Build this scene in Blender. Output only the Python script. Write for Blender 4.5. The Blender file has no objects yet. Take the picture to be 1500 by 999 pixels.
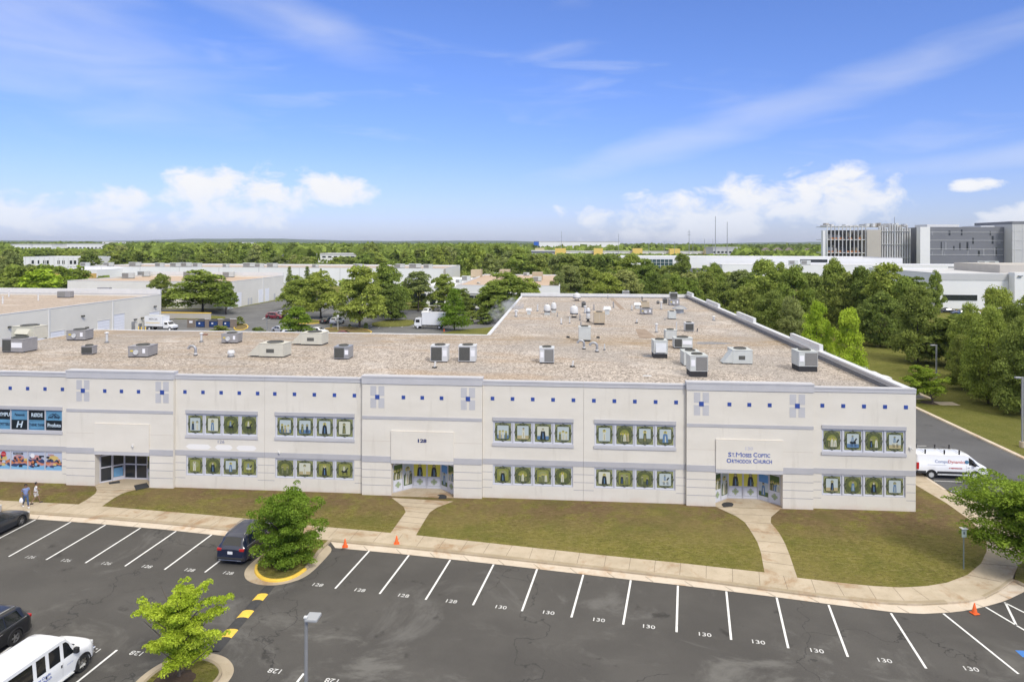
import bpy, bmesh, math, random
import numpy as np
from mathutils import Vector, Matrix

# ---------------------------------------------------------------- camera, sky, sun, exposure
S = bpy.context.scene
COL = S.collection
F_PX, CX, CY, ROLL = 1000.0, 750.0, 356.0, 0.003      # photo is 1500 x 999
TH = math.atan2(5.82, 72.5); HC = 20.0
cth, sth = math.cos(TH), math.sin(TH)

cam_d = bpy.data.cameras.new("camera"); cam = bpy.data.objects.new("camera", cam_d); COL.objects.link(cam)
cam_d.sensor_width = 36; cam_d.lens = 24.0; cam_d.clip_start = 0.1; cam_d.clip_end = 30000
cam_d.shift_y = -(499.5 - CY) / 1500.0
cam.matrix_world = Matrix.Translation((0, 0, HC)) @ Matrix.Rotation(TH, 4, 'Z') @ Matrix.Rotation(math.pi/2, 4, 'X') @ Matrix.Rotation(ROLL, 4, 'Z')
S.camera = cam

SUN_EL, SUN_AZ = math.radians(44), math.radians(146)   # clockwise from +Y
sun_dir = Vector((math.sin(SUN_AZ)*math.cos(SUN_EL), math.cos(SUN_AZ)*math.cos(SUN_EL), math.sin(SUN_EL)))
W = bpy.data.worlds.new("World"); S.world = W; W.use_nodes = True
nt = W.node_tree; nt.nodes.clear()
def N(t, **k):
    n = nt.nodes.new(t)
    for a, b in k.items(): setattr(n, a, b)
    return n
L = lambda a, b: nt.links.new(a, b)
def wm(op, a, b=None, c=None, clamp=False):
    n = N('ShaderNodeMath', operation=op); n.use_clamp = clamp
    for i, v in enumerate((a, b, c)):
        if v is None: continue
        if isinstance(v, (int, float)): n.inputs[i].default_value = v
        else: L(v, n.inputs[i])
    return n.outputs[0]
sky = N('ShaderNodeTexSky'); sky.sky_type = 'NISHITA'; sky.sun_disc = False
sky.sun_elevation = SUN_EL; sky.sun_rotation = SUN_AZ; sky.air_density = 1.0; sky.dust_density = 0.6; sky.ozone_density = 2.0
tc = N('ShaderNodeTexCoord'); sp = N('ShaderNodeSeparateXYZ'); L(tc.outputs['Generated'], sp.inputs[0])
az = wm('ARCTAN2', sp.outputs[0], sp.outputs[1]); el = wm('ARCSINE', sp.outputs[2])
azd = wm('MULTIPLY', az, 57.2958); eld = wm('MULTIPLY', el, 57.2958)
# clearer, deeper blue above the pale horizon
gr = N('ShaderNodeMapRange', interpolation_type='SMOOTHSTEP'); L(eld, gr.inputs[0]); gr.inputs[1].default_value = 0; gr.inputs[2].default_value = 19
tint = N('ShaderNodeMix', data_type='RGBA'); L(gr.outputs[0], tint.inputs[0])
tint.inputs[6].default_value = (0.73, 0.84, 1.42, 1); tint.inputs[7].default_value = (0.70, 0.90, 1.50, 1)
skm = N('ShaderNodeMix', data_type='RGBA', blend_type='MULTIPLY'); skm.inputs[0].default_value = 1
L(sky.outputs[0], skm.inputs[6]); L(tint.outputs[2], skm.inputs[7])
def cvec(sa, se, off=0.0, rot=0.0):
    a2 = wm('MULTIPLY', azd, sa); e2 = wm('MULTIPLY', eld, se)
    if rot:
        cr, sr = math.cos(rot), math.sin(rot)
        a3 = wm('ADD', wm('MULTIPLY', a2, cr), wm('MULTIPLY', e2, sr)); e3 = wm('SUBTRACT', wm('MULTIPLY', e2, cr), wm('MULTIPLY', a2, sr))
        a2, e2 = a3, e3
    cb = N('ShaderNodeCombineXYZ'); L(a2, cb.inputs[0]); L(e2, cb.inputs[1]); cb.inputs[2].default_value = off
    return cb.outputs[0]
def noise(vec, scale, det=6, rough=.6, dist=0.0):
    n = N('ShaderNodeTexNoise'); L(vec, n.inputs['Vector']); n.inputs['Scale'].default_value = scale
    n.inputs['Detail'].default_value = det; n.inputs['Roughness'].default_value = rough; n.inputs['Distortion'].default_value = dist
    return n.outputs['Fac']
def mr(v, a, b, c=0.0, d=1.0, t='SMOOTHSTEP'):
    n = N('ShaderNodeMapRange', interpolation_type=t); L(v, n.inputs[0])
    for i, q in enumerate((a, b, c, d)): n.inputs[i+1].default_value = q
    return n.outputs[0]
def blob(a0, e0, ra, re, slope=0.0):          # soft ellipse in azimuth/elevation degrees
    da = wm('SUBTRACT', azd, a0); de = wm('SUBTRACT', eld, e0)
    if slope: de = wm('SUBTRACT', de, wm('MULTIPLY', da, slope))
    q = wm('ADD', wm('POWER', wm('ABSOLUTE', wm('DIVIDE', da, ra)), 2), wm('POWER', wm('ABSOLUTE', wm('DIVIDE', de, re)), 2))
    return wm('SUBTRACT', 1.0, q)
def px_az(x): return math.degrees(math.atan((x-CX)/F_PX) - TH)
def px_el(x, y): return math.degrees(math.atan((CY-y)/F_PX/math.hypot(1, (x-CX)/F_PX)))
cum = None
for (x, y, rx, ry) in [(60, 312, 190, 30), (190, 296, 40, 22), (350, 290, 120, 42), (330, 268, 55, 26), (470, 285, 75, 26), (1020, 318, 190, 38), (1105, 290, 70, 36), (1225, 286, 95, 40),
                       (1240, 266, 50, 18), (1430, 270, 26, 9), (1490, 320, 50, 18), (960, 345, 140, 16), (1150, 305, 100, 20)]:
    b = blob(px_az(x), px_el(x, y), rx*.066, ry*.066)
    cum = b if cum is None else wm('MAXIMUM', cum, b)
n1 = noise(cvec(1, 1.5, 3.7), 0.36, 9, .58, .3)
n1b = noise(cvec(1, 1.2, 8.1), 0.16, 4, .5)
cu = mr(wm('ADD', wm('ADD', cum, wm('MULTIPLY', wm('SUBTRACT', n1, .5), 3.2)), wm('MULTIPLY', wm('SUBTRACT', n1b, .5), .8)), .0, 1.05)
cu = wm('MULTIPLY', wm('MULTIPLY', cu, mr(cum, -1.1, .05)), mr(eld, -.5, 4.5, .45, 1.0))
# soft streaky cirrus
n2 = noise(cvec(.10, .55, 1.3, .16), 1.0, 6, .55, .6)
n3 = noise(cvec(.05, .12, 5.3), 1.0, 3, .5)
ci = wm('MULTIPLY', mr(n2, .44, .80), mr(n3, .38, .62))
st = blob(px_az(1130), px_el(1130, 165), 26, 1.9, .27)     # long streak at the right
st2 = blob(px_az(60), px_el(60, 60), 15, 6.0, -.18)
st3 = blob(px_az(1420), px_el(1420, 235), 13, 1.0, .08)
st4 = blob(px_az(420), px_el(420, 30), 11, 2.4, -.25)
sm = wm('MAXIMUM', wm('MAXIMUM', st, st2), wm('MAXIMUM', st3, st4))
n4 = noise(cvec(.09, .42, 2.2, .2), 1.0, 5, .5, .5)
sc = wm('MULTIPLY', mr(wm('ADD', sm, wm('MULTIPLY', wm('SUBTRACT', n4, .5), 2.2)), -.4, 2.2), .44)
veil = mr(eld, -1, 9, .20, 0.02)
ov = mr(wm('ADD', eld, wm('MULTIPLY', wm('SUBTRACT', noise(tc.outputs['Generated'], 2.5, 4), .5), 26)), 24, 38)   # unseen cloud sheet overhead, added for soft, neutral light
cov = wm('MAXIMUM', wm('MAXIMUM', cu, wm('MULTIPLY', ci, .22)), wm('MAXIMUM', wm('MAXIMUM', sc, veil), ov))
cc = N('ShaderNodeMix', data_type='RGBA'); L(n1, cc.inputs[0])
CL = 7.6
cc.inputs[6].default_value = (CL*.93, CL*.96, CL*1.03, 1); cc.inputs[7].default_value = (CL*1.10, CL*1.10, CL*1.13, 1)
ccw = N('ShaderNodeMix', data_type='RGBA'); L(ov, ccw.inputs[0]); L(cc.outputs[2], ccw.inputs[6]); ccw.inputs[7].default_value = (12.6, 12.0, 10.9, 1)
fin = N('ShaderNodeMix', data_type='RGBA'); L(cov, fin.inputs[0]); L(skm.outputs[2], fin.inputs[6]); L(ccw.outputs[2], fin.inputs[7])
bg = N('ShaderNodeBackground'); bg.inputs[1].default_value = 0.10; L(fin.outputs[2], bg.inputs[0])
wo = N('ShaderNodeOutputWorld'); L(bg.outputs[0], wo.inputs[0])

sd = bpy.data.lights.new("sun", 'SUN'); sd.energy = 2.25; sd.angle = math.radians(14); sd.color = (1.0, .955, .88)
so = bpy.data.objects.new("sun", sd); COL.objects.link(so); so.rotation_mode = 'QUATERNION'
so.rotation_quaternion = sun_dir.to_track_quat('Z', 'Y')
S.view_settings.view_transform = 'Standard'; S.view_settings.look = 'None'; S.view_settings.gamma = 1; S.view_settings.exposure = 0.25

# ---------------------------------------------------------------- photo measurement -> place in the world
def ray(x, y):
    u = x-CX; v = y-CY
    u2 = u+v*ROLL; v2 = v-u*ROLL
    X, Z = u2/F_PX, -v2/F_PX
    return (X*cth-sth, X*sth+cth, Z)
def P(x, y, z=0.0):                                    # point at height z
    r = ray(x, y); t = (z-HC)/r[2]; return (r[0]*t, r[1]*t, z)
def P2(x, y, z=0.0): return P(x, y, z)[:2]
def Q(x, y, Y=53.0):                                   # point on the plane y = Y
    r = ray(x, y); t = Y/r[1]; return (r[0]*t, Y, HC+r[2]*t)
def QX(x, y, X):                                       # point on the plane x = X
    r = ray(x, y); t = X/r[0]; return (X, r[1]*t, HC+r[2]*t)

# ---------------------------------------------------------------- mesh helpers
class MB:
    def __init__(s): s.v = []; s.f = []; s.m = []
    def add(s, vs, fs, m=0):
        b = len(s.v); s.v += [tuple(p) for p in vs]
        for f in fs: s.f.append([i+b for i in f]); s.m.append(m)
        return s
    def quad(s, a, b, c, d, m=0): return s.add([a, b, c, d], [(0, 1, 2, 3)], m)
    def poly(s, pts, z, m=0): return s.add([(p[0], p[1], z) for p in pts], [tuple(range(len(pts)))], m)
    def box(s, x0, x1, y0, y1, z0, z1, m=0):
        return s.add([(x0,y0,z0),(x1,y0,z0),(x1,y1,z0),(x0,y1,z0),(x0,y0,z1),(x1,y0,z1),(x1,y1,z1),(x0,y1,z1)],
                     [(0,3,2,1),(4,5,6,7),(0,1,5,4),(1,2,6,5),(2,3,7,6),(3,0,4,7)], m)
    def obox(s, o, u, v, w, m=0):                       # box from corner o with edge vectors
        o, u, v, w = map(Vector, (o, u, v, w))
        return s.add([o, o+u, o+u+v, o+v, o+w, o+u+w, o+u+v+w, o+v+w], [(0,3,2,1),(4,5,6,7),(0,1,5,4),(1,2,6,5),(2,3,7,6),(3,0,4,7)], m)
    def prism(s, pts, z0, z1, m=0, mside=None):
        a = sum(pts[i][0]*pts[(i+1) % len(pts)][1]-pts[(i+1) % len(pts)][0]*pts[i][1] for i in range(len(pts)))
        if a < 0: pts = pts[::-1]
        n = len(pts); b = [(p[0], p[1], z0) for p in pts]+[(p[0], p[1], z1) for p in pts]
        s.add(b, [tuple(range(n, 2*n)), tuple(range(n-1, -1, -1))], m)
        return s.add(b, [(i, (i+1) % n, n+(i+1) % n, n+i) for i in range(n)], m if mside is None else mside)
    def cyl(s, p0, p1, r0, r1=None, n=10, m=0, caps=True):
        r1 = r0 if r1 is None else r1; p0 = Vector(p0); p1 = Vector(p1); d = (p1-p0).normalized()
        a = d.orthogonal().normalized(); b = d.cross(a)
        vs = [p0+(a*math.cos(t)+b*math.sin(t))*r0 for t in (2*math.pi*i/n for i in range(n))]+[p1+(a*math.cos(t)+b*math.sin(t))*r1 for t in (2*math.pi*i/n for i in range(n))]
        s.add(vs, [(i, (i+1) % n, n+(i+1) % n, n+i) for i in range(n)]+([tuple(range(n-1, -1, -1)), tuple(range(n, 2*n))] if caps else []), m)
        return s
    def tube(s, pts, r, n=8, m=0):
        pts = [Vector(p) for p in pts]; rs = r if isinstance(r, (list, tuple)) else [r]*len(pts)
        vs = []; up = None
        for i, p in enumerate(pts):
            d = (pts[min(i+1, len(pts)-1)]-pts[max(i-1, 0)]).normalized()
            if up is None: up = d.orthogonal().normalized()
            up = (up-d*up.dot(d)).normalized(); b = d.cross(up)
            vs += [p+(up*math.cos(2*math.pi*k/n)+b*math.sin(2*math.pi*k/n))*rs[i] for k in range(n)]
        fs = [(i*n+k, i*n+(k+1) % n, (i+1)*n+(k+1) % n, (i+1)*n+k) for i in range(len(pts)-1) for k in range(n)]
        return s.add(vs, fs+[tuple(range(n-1, -1, -1)), tuple(range(len(vs)-n, len(vs)))], m)
    def lathe(s, prof, o=(0, 0, 0), axis='z', n=16, m=0, caps=True):
        vs = []
        for r, h in prof:
            for k in range(n):
                a = 2*math.pi*k/n; c, q = r*math.cos(a), r*math.sin(a)
                p = (c, q, h) if axis == 'z' else (c, h, q)
                vs.append((o[0]+p[0], o[1]+p[1], o[2]+p[2]))
        fs = [(i*n+k, i*n+(k+1) % n, (i+1)*n+(k+1) % n, (i+1)*n+k) for i in range(len(prof)-1) for k in range(n)]
        return s.add(vs, fs+([tuple(range(n-1, -1, -1)), tuple(range(len(vs)-n, len(vs)))] if caps else []), m)
    def strip(s, left, right, z, m=0):
        for i in range(len(left)-1):
            s.quad((*left[i][:2], z), (*right[i][:2], z), (*right[i+1][:2], z), (*left[i+1][:2], z), m)
        return s

def setp(o, label=None, cat=None, group=None, kind=None):
    if label: o['label'] = label
    if cat: o['category'] = cat
    if group: o['group'] = group
    if kind: o['kind'] = kind
    return o
def empty(name, loc, rz, label, cat, group=None):
    o = bpy.data.objects.new(name, None); COL.objects.link(o); o.location = loc; o.rotation_euler = (0, 0, rz); o.empty_display_size = .3
    return setp(o, label, cat, group)
def build(name, mb, mats, parent=None, world=False, smooth=False, fixn=True):
    me = bpy.data.meshes.new(name)
    vs = mb.v
    if world and parent is not None:
        L0 = parent.location if parent.type == 'EMPTY' else Vector((0, 0, 0))
        if parent.parent: L0 = parent.parent.location
        vs = [(p[0]-L0[0], p[1]-L0[1], p[2]-L0[2]) for p in vs]
    me.from_pydata([tuple(p) for p in vs], [], mb.f)
    for m in (mats if isinstance(mats, (list, tuple)) else [mats]): me.materials.append(m)
    me.polygons.foreach_set('material_index', mb.m)
    if fixn:
        b = bmesh.new(); b.from_mesh(me); bmesh.ops.recalc_face_normals(b, faces=b.faces); b.to_mesh(me); b.free()
    if smooth:
        me.polygons.foreach_set('use_smooth', [True]*len(me.polygons))
        try: me.set_sharp_from_angle(angle=math.radians(38))
        except Exception: pass
    me.update()
    o = bpy.data.objects.new(name, me); COL.objects.link(o); o.parent = parent
    return o
def struct(name, mb, mats, **k):
    o = build(name, mb, mats, **k); o['kind'] = 'structure'; return o
def kids(o): return [c for c in bpy.data.objects if c.parent == o]
_kid_cache = {}
def dup(root, loc, rz, label=None, group=None, scale=None):
    key = root.name
    if key not in _kid_cache: _kid_cache[key] = [(c, kids(c)) for c in kids(root)]
    r = root.copy(); COL.objects.link(r); r.location = loc; r.rotation_euler = (0, 0, rz)
    if label: r['label'] = label
    if group: r['group'] = group
    if scale: r.scale = scale
    for c, gs in _kid_cache[key]:
        d = c.copy(); COL.objects.link(d); d.parent = r
        for g in gs:
            e = g.copy(); COL.objects.link(e); e.parent = d
    return r
FONT_CACHE = {}
def text_geo(txt, size, bold=0.0, sx=1.0, spacing=1.0):
    key = (txt, size, bold, sx, spacing)
    if key in FONT_CACHE: return FONT_CACHE[key]
    cu_ = bpy.data.curves.new('t', 'FONT'); cu_.body = txt; cu_.size = size; cu_.align_x = 'CENTER'; cu_.align_y = 'CENTER'; cu_.offset = bold; cu_.resolution_u = 3; cu_.space_character = spacing
    o = bpy.data.objects.new('t', cu_); COL.objects.link(o)
    dg = bpy.context.evaluated_depsgraph_get(); me = o.evaluated_get(dg).to_mesh()
    r = ([(v.co.x*sx, v.co.y) for v in me.vertices], [tuple(p.vertices) for p in me.polygons])
    o.evaluated_get(dg).to_mesh_clear(); bpy.data.objects.remove(o); bpy.data.curves.remove(cu_)
    FONT_CACHE[key] = r
    return r
def put_text(mb, txt, size, o, u, w, m=0, thick=0.0, nrm=None, **k):    # o origin, u reading direction, w up
    vs, fs = text_geo(txt, size, **k); o, u, w = Vector(o), Vector(u).normalized(), Vector(w).normalized()
    mb.add([o+u*a+w*b for a, b in vs], fs, m)

# ---------------------------------------------------------------- materials
def mat(name, col, rough=.7, metal=0.0, spec=.5, var=0.0, vscale=1.0, bump=0.0, bscale=20.0, col2=None, detail=5, coat=0.0):
    m = bpy.data.materials.new(name); m.use_nodes = True; t = m.node_tree; b = t.nodes['Principled BSDF']
    b.inputs['Base Color'].default_value = (*col, 1); b.inputs['Roughness'].default_value = rough; b.inputs['Metallic'].default_value = metal
    b.inputs['Specular IOR Level'].default_value = spec; b.inputs['Coat Weight'].default_value = coat
    tcn = t.nodes.new('ShaderNodeTexCoord')
    if var or col2:
        n = t.nodes.new('ShaderNodeTexNoise'); n.inputs['Scale'].default_value = vscale; n.inputs['Detail'].default_value = detail; n.inputs['Roughness'].default_value = .65
        t.links.new(tcn.outputs['Object'], n.inputs['Vector'])
        r = t.nodes.new('ShaderNodeMapRange'); r.inputs[1].default_value = .32; r.inputs[2].default_value = .68; t.links.new(n.outputs['Fac'], r.inputs[0])
        x = t.nodes.new('ShaderNodeMix'); x.data_type = 'RGBA'; t.links.new(r.outputs[0], x.inputs[0])
        c2 = col2 if col2 else tuple(min(1, c*(1+var)) for c in col); c1 = col if col2 else tuple(c*(1-var) for c in col)
        x.inputs[6].default_value = (*c1, 1); x.inputs[7].default_value = (*c2, 1); t.links.new(x.outputs[2], b.inputs['Base Color'])
    if bump:
        n = t.nodes.new('ShaderNodeTexNoise'); n.inputs['Scale'].default_value = bscale; n.inputs['Detail'].default_value = 4
        t.links.new(tcn.outputs['Object'], n.inputs['Vector'])
        bp = t.nodes.new('ShaderNodeBump'); bp.inputs['Strength'].default_value = bump; bp.inputs['Distance'].default_value = .05
        t.links.new(n.outputs['Fac'], bp.inputs['Height']); t.links.new(bp.outputs[0], b.inputs['Normal'])
    return m
class NG:                                               # small node-graph helper for the richer materials
    def __init__(s, name):
        s.m = bpy.data.materials.new(name); s.m.use_nodes = True; s.t = s.m.node_tree; s.b = s.t.nodes['Principled BSDF']
        s.geo = s.t.nodes.new('ShaderNodeNewGeometry'); s.pos = s.geo.outputs['Position']
    def n(s, t, **k):
        q = s.t.nodes.new(t)
        for a, b in k.items(): setattr(q, a, b)
        return q
    def l(s, a, b): s.t.links.new(a, b)
    def map(s, sc, rot=0.0, vec=None):
        q = s.n('ShaderNodeMapping'); q.inputs['Scale'].default_value = sc; q.inputs['Rotation'].default_value = (0, 0, rot); s.l(vec or s.pos, q.inputs[0]); return q.outputs[0]
    def noise(s, sc, det=4, rough=.6, vec=None, dist=0.0):
        q = s.n('ShaderNodeTexNoise'); q.inputs['Scale'].default_value = sc; q.inputs['Detail'].default_value = det; q.inputs['Roughness'].default_value = rough; q.inputs['Distortion'].default_value = dist
        s.l(vec or s.pos, q.inputs['Vector']); return q.outputs['Fac']
    def voro(s, sc, feat='F1', out='Distance', vec=None):
        q = s.n('ShaderNodeTexVoronoi'); q.feature = feat; q.inputs['Scale'].default_value = sc; s.l(vec or s.pos, q.inputs['Vector']); return q.outputs[out]
    def mr(s, v, a, b, c=0., d=1.):
        q = s.n('ShaderNodeMapRange', interpolation_type='SMOOTHSTEP'); s.l(v, q.inputs[0])
        for i, z in enumerate((a, b, c, d)): q.inputs[i+1].default_value = z
        return q.outputs[0]
    def mix(s, f, a, b, blend='MIX'):
        q = s.n('ShaderNodeMix', data_type='RGBA', blend_type=blend)
        for i, z in ((0, f), (6, a), (7, b)):
            if isinstance(z, tuple): q.inputs[i].default_value = (*z, 1)
            elif isinstance(z, (int, float)): q.inputs[i].default_value = z
            else: s.l(z, q.inputs[i])
        return q.outputs[2]
    def math(s, op, a, b):
        q = s.n('ShaderNodeMath', operation=op)
        for i, z in enumerate((a, b)):
            if isinstance(z, (int, float)): q.inputs[i].default_value = z
            else: s.l(z, q.inputs[i])
        return q.outputs[0]
    def bump(s, h, st=.3, d=.05):
        q = s.n('ShaderNodeBump'); q.inputs['Strength'].default_value = st; q.inputs['Distance'].default_value = d; s.l(h, q.inputs['Height']); s.l(q.outputs[0], s.b.inputs['Normal'])
    def fin(s, col, rough=.85, spec=.3):
        if isinstance(col, tuple): s.b.inputs['Base Color'].default_value = (*col, 1)
        else: s.l(col, s.b.inputs['Base Color'])
        s.b.inputs['Roughness'].default_value = rough; s.b.inputs['Specular IOR Level'].default_value = spec
        return s.m
def m_asphalt(name, c0, c1, lightpatch):
    g = NG(name)
    a = g.mix(g.mr(g.noise(.18, 5, .6), .35, .68), c0, c1)
    a = g.mix(g.math('MULTIPLY', g.mr(g.noise(28, 2, .7), .3, .75), .35), a, tuple(c*1.9 for c in c1))
    a = g.mix(g.math('MULTIPLY', g.mr(g.noise(.11, 7, .72, dist=1.2), .54, .70), lightpatch), a, (.17, .165, .155))      # worn pale streaks
    w = g.n('ShaderNodeVectorMath', operation='ADD'); g.l(g.pos, w.inputs[0])
    nz = g.n('ShaderNodeTexNoise'); nz.inputs['Scale'].default_value = .55; nz.inputs['Detail'].default_value = 5; g.l(g.pos, nz.inputs['Vector'])
    sc = g.n('ShaderNodeVectorMath', operation='SCALE'); g.l(nz.outputs['Color'], sc.inputs[0]); sc.inputs['Scale'].default_value = 4.0; g.l(sc.outputs[0], w.inputs[1])
    cr = g.voro(.10, 'DISTANCE_TO_EDGE', vec=w.outputs[0])
    crk = g.math('MULTIPLY', g.mr(cr, .0012, .0045, 1, 0), g.mr(g.noise(.09, 3), .50, .60))
    a = g.mix(g.math('MULTIPLY', crk, .6), a, (.012, .012, .012))
    if name == 'asphalt':
        sp_ = g.n('ShaderNodeSeparateXYZ'); g.l(g.pos, sp_.inputs[0])
        salt = g.math('MULTIPLY', g.mr(sp_.outputs[1], 37.5, 33.5), g.mr(g.noise(.20, 8, .68, vec=g.map((1, 1.5, 1), .3), dist=.7), .50, .68))
        a = g.mix(g.math('MULTIPLY', salt, .8), a, (.155, .150, .138))
        seal = g.math('MULTIPLY', g.mr(g.voro(.055, 'DISTANCE_TO_EDGE', vec=w.outputs[0]), .0010, .0030, 1, 0), .6); a = g.mix(seal, a, (.03, .03, .03))
    oil = g.math('MULTIPLY', g.mr(g.noise(.62, 4, .6, vec=g.map((1, 1, 1), .7)), .62, .72), .62)
    a = g.mix(oil, a, tuple(c*.45 for c in c0))
    g.bump(g.noise(45, 2), .25, .02)
    return g.fin(a, .88, .25)
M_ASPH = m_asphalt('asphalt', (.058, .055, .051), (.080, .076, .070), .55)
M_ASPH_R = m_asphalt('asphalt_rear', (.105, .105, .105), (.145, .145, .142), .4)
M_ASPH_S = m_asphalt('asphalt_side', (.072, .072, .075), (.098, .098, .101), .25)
def m_grass(name, g0, g1, bare, dry, bare_amt=.66):
    g = NG(name)
    a = g.mix(g.mr(g.noise(.35, 5, .65), .3, .7), g0, g1)
    a = g.mix(g.math('MULTIPLY', g.mr(g.noise(2.6, 5, .75, vec=g.map((1, 1.6, 1))), .46, .64), .55), a, dry)
    a = g.mix(g.math('MULTIPLY', g.mr(g.noise(7, 4, .8), .52, .66), .7), a, tuple(c*.42 for c in g0))
    a = g.mix(g.mr(g.noise(.22, 6, .75, dist=.8), bare_amt, bare_amt+.10), a, bare)
    a = g.mix(g.math('MULTIPLY', g.mr(g.noise(90, 1), .62, .7), .4), a, tuple(min(1, c*2.0) for c in dry))
    if name == 'lawn_grass':                            # thin, muddy turf at the foot of the wall
        sp_ = g.n('ShaderNodeSeparateXYZ'); g.l(g.pos, sp_.inputs[0])
        mk = g.math('MULTIPLY', g.mr(sp_.outputs[1], 45.0, 52.4), g.mr(g.noise(.42, 6, .78), .38, .54))
        a = g.mix(g.math('MULTIPLY', mk, .88), a, (.22, .135, .085))
        a = g.mix(g.math('MULTIPLY', g.mr(g.noise(2.4, 7, .88, vec=g.map((1, 2.4, 1))), .515, .585), .72), a, (.085, .075, .022))
        a = g.mix(g.math('MULTIPLY', g.mr(g.noise(2.0, 7, .88, vec=g.map((1, 2.0, 1), .3)), .54, .60), .6), a, (.36, .31, .13))
        a = g.mix(g.math('MULTIPLY', g.mr(g.noise(.13, 3, .5, vec=g.map((1, 1, 1), .2)), .45, .60), .35), a, (.27, .22, .08))
        a = g.mix(g.math('MULTIPLY', g.mr(g.noise(.28, 4, .6, vec=g.map((1, 1, 1), 1.1)), .50, .68), .4), a, (.14, .155, .032))
    g.bump(g.noise(9, 5, .8), 1.0, .2)
    return g.fin(a, .95, .1)
M_LAWN = m_grass('lawn_grass', (.185, .185, .036), (.265, .24, .055), (.27, .175, .10), (.38, .31, .12), .60)
M_GRASS = m_grass('meadow_grass', (.13, .145, .028), (.19, .19, .045), (.19, .15, .07), (.24, .22, .08), .7)
def m_conc(name, c0, c1, stain, amt):
    g = NG(name)
    a = g.mix(g.mr(g.noise(.6, 5), .3, .7), c0, c1)
    a = g.mix(g.math('MULTIPLY', g.mr(g.noise(.38, 6, .7, dist=.6), .5, .68), amt), a, stain)
    a = g.mix(g.math('MULTIPLY', g.mr(g.noise(3.1, 5, .7), .5, .72), .35), a, tuple(c*.66 for c in c0))
    a = g.mix(g.math('MULTIPLY', g.noise(60, 2), .2), a, tuple(c*.7 for c in c0))
    return g.fin(a, .85, .25)
M_WALK = m_conc('sidewalk_concrete', (.43, .36, .26), (.52, .44, .33), (.33, .215, .12), .95)
M_KERB = m_conc('kerb_concrete', (.33, .27, .18), (.42, .35, .25), (.30, .20, .12), .7)
M_GUT = m_conc('gutter_concrete', (.56, .48, .38), (.63, .55, .45), (.42, .25, .12), .8)
M_JOINT = mat('joint_dark', (.13, .10, .075), .9)
M_NUM = mat('road_paint_number', (.42, .42, .41), .6, col2=(.72, .72, .70), vscale=5, detail=8)
M_WHITE_LINE = mat('road_paint_white', (.62, .62, .60), .6, col2=(.84, .84, .82), vscale=3.5, detail=8)
M_FADED = mat('road_paint_faded', (.45, .45, .44), .7, var=.35, vscale=9)
M_YEL = mat('road_paint_yellow', (.78, .52, .07), .6, var=.12, vscale=3)
def m_stucco():
    g = NG('painted_concrete_panel')
    a = g.mix(g.mr(g.noise(.5, 4, .6, vec=g.map((.6, .6, 1.4))), .3, .7), (.66, .62, .54), (.705, .665, .585))
    sp_ = g.n('ShaderNodeSeparateXYZ'); g.l(g.pos, sp_.inputs[0])
    z = g.math('ADD', sp_.outputs[2], g.math('MULTIPLY', g.noise(1.1, 4), .8))
    a = g.mix(g.mr(z, .30, .95, .55, 0), a, (.60, .47, .37))             # mud splashed up the foot of the wall
    a = g.mix(g.math('MULTIPLY', g.mr(g.noise(1.3, 4, .7, vec=g.map((1.2, 1.2, .12))), .55, .75), .38), a, (.50, .46, .39))
    g.bump(g.noise(55, 2), .12, .01)
    return g.fin(a, .85, .25)
M_WALL = m_stucco()
M_GREY = mat('grey_painted_band', (.43, .425, .435), .75, var=.05, vscale=.8)
M_GREY2 = mat('light_grey_band', (.485, .48, .49), .75, var=.05, vscale=.8)
M_GROOVE = mat('groove_shade', (.36, .35, .36), .9)
M_BLUE = mat('blue_tile', (.035, .075, .30), .35, var=.15, vscale=3)
M_NAVY = mat('navy_letters', (.02, .03, .12), .5)
M_BLUEL = mat('blue_letters', (.05, .10, .36), .5)
M_FAINT = mat('faded_letters', (.50, .50, .56), .7)
M_CLEAN = mat('clean_paint_patch', (.80, .78, .75), .8)
M_CAP = mat('white_metal_coping', (.64, .64, .62), .45, var=.05, vscale=1)
M_DARKFLASH = mat('bitumen_flashing', (.16, .16, .165), .8, var=.2, vscale=2)
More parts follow.
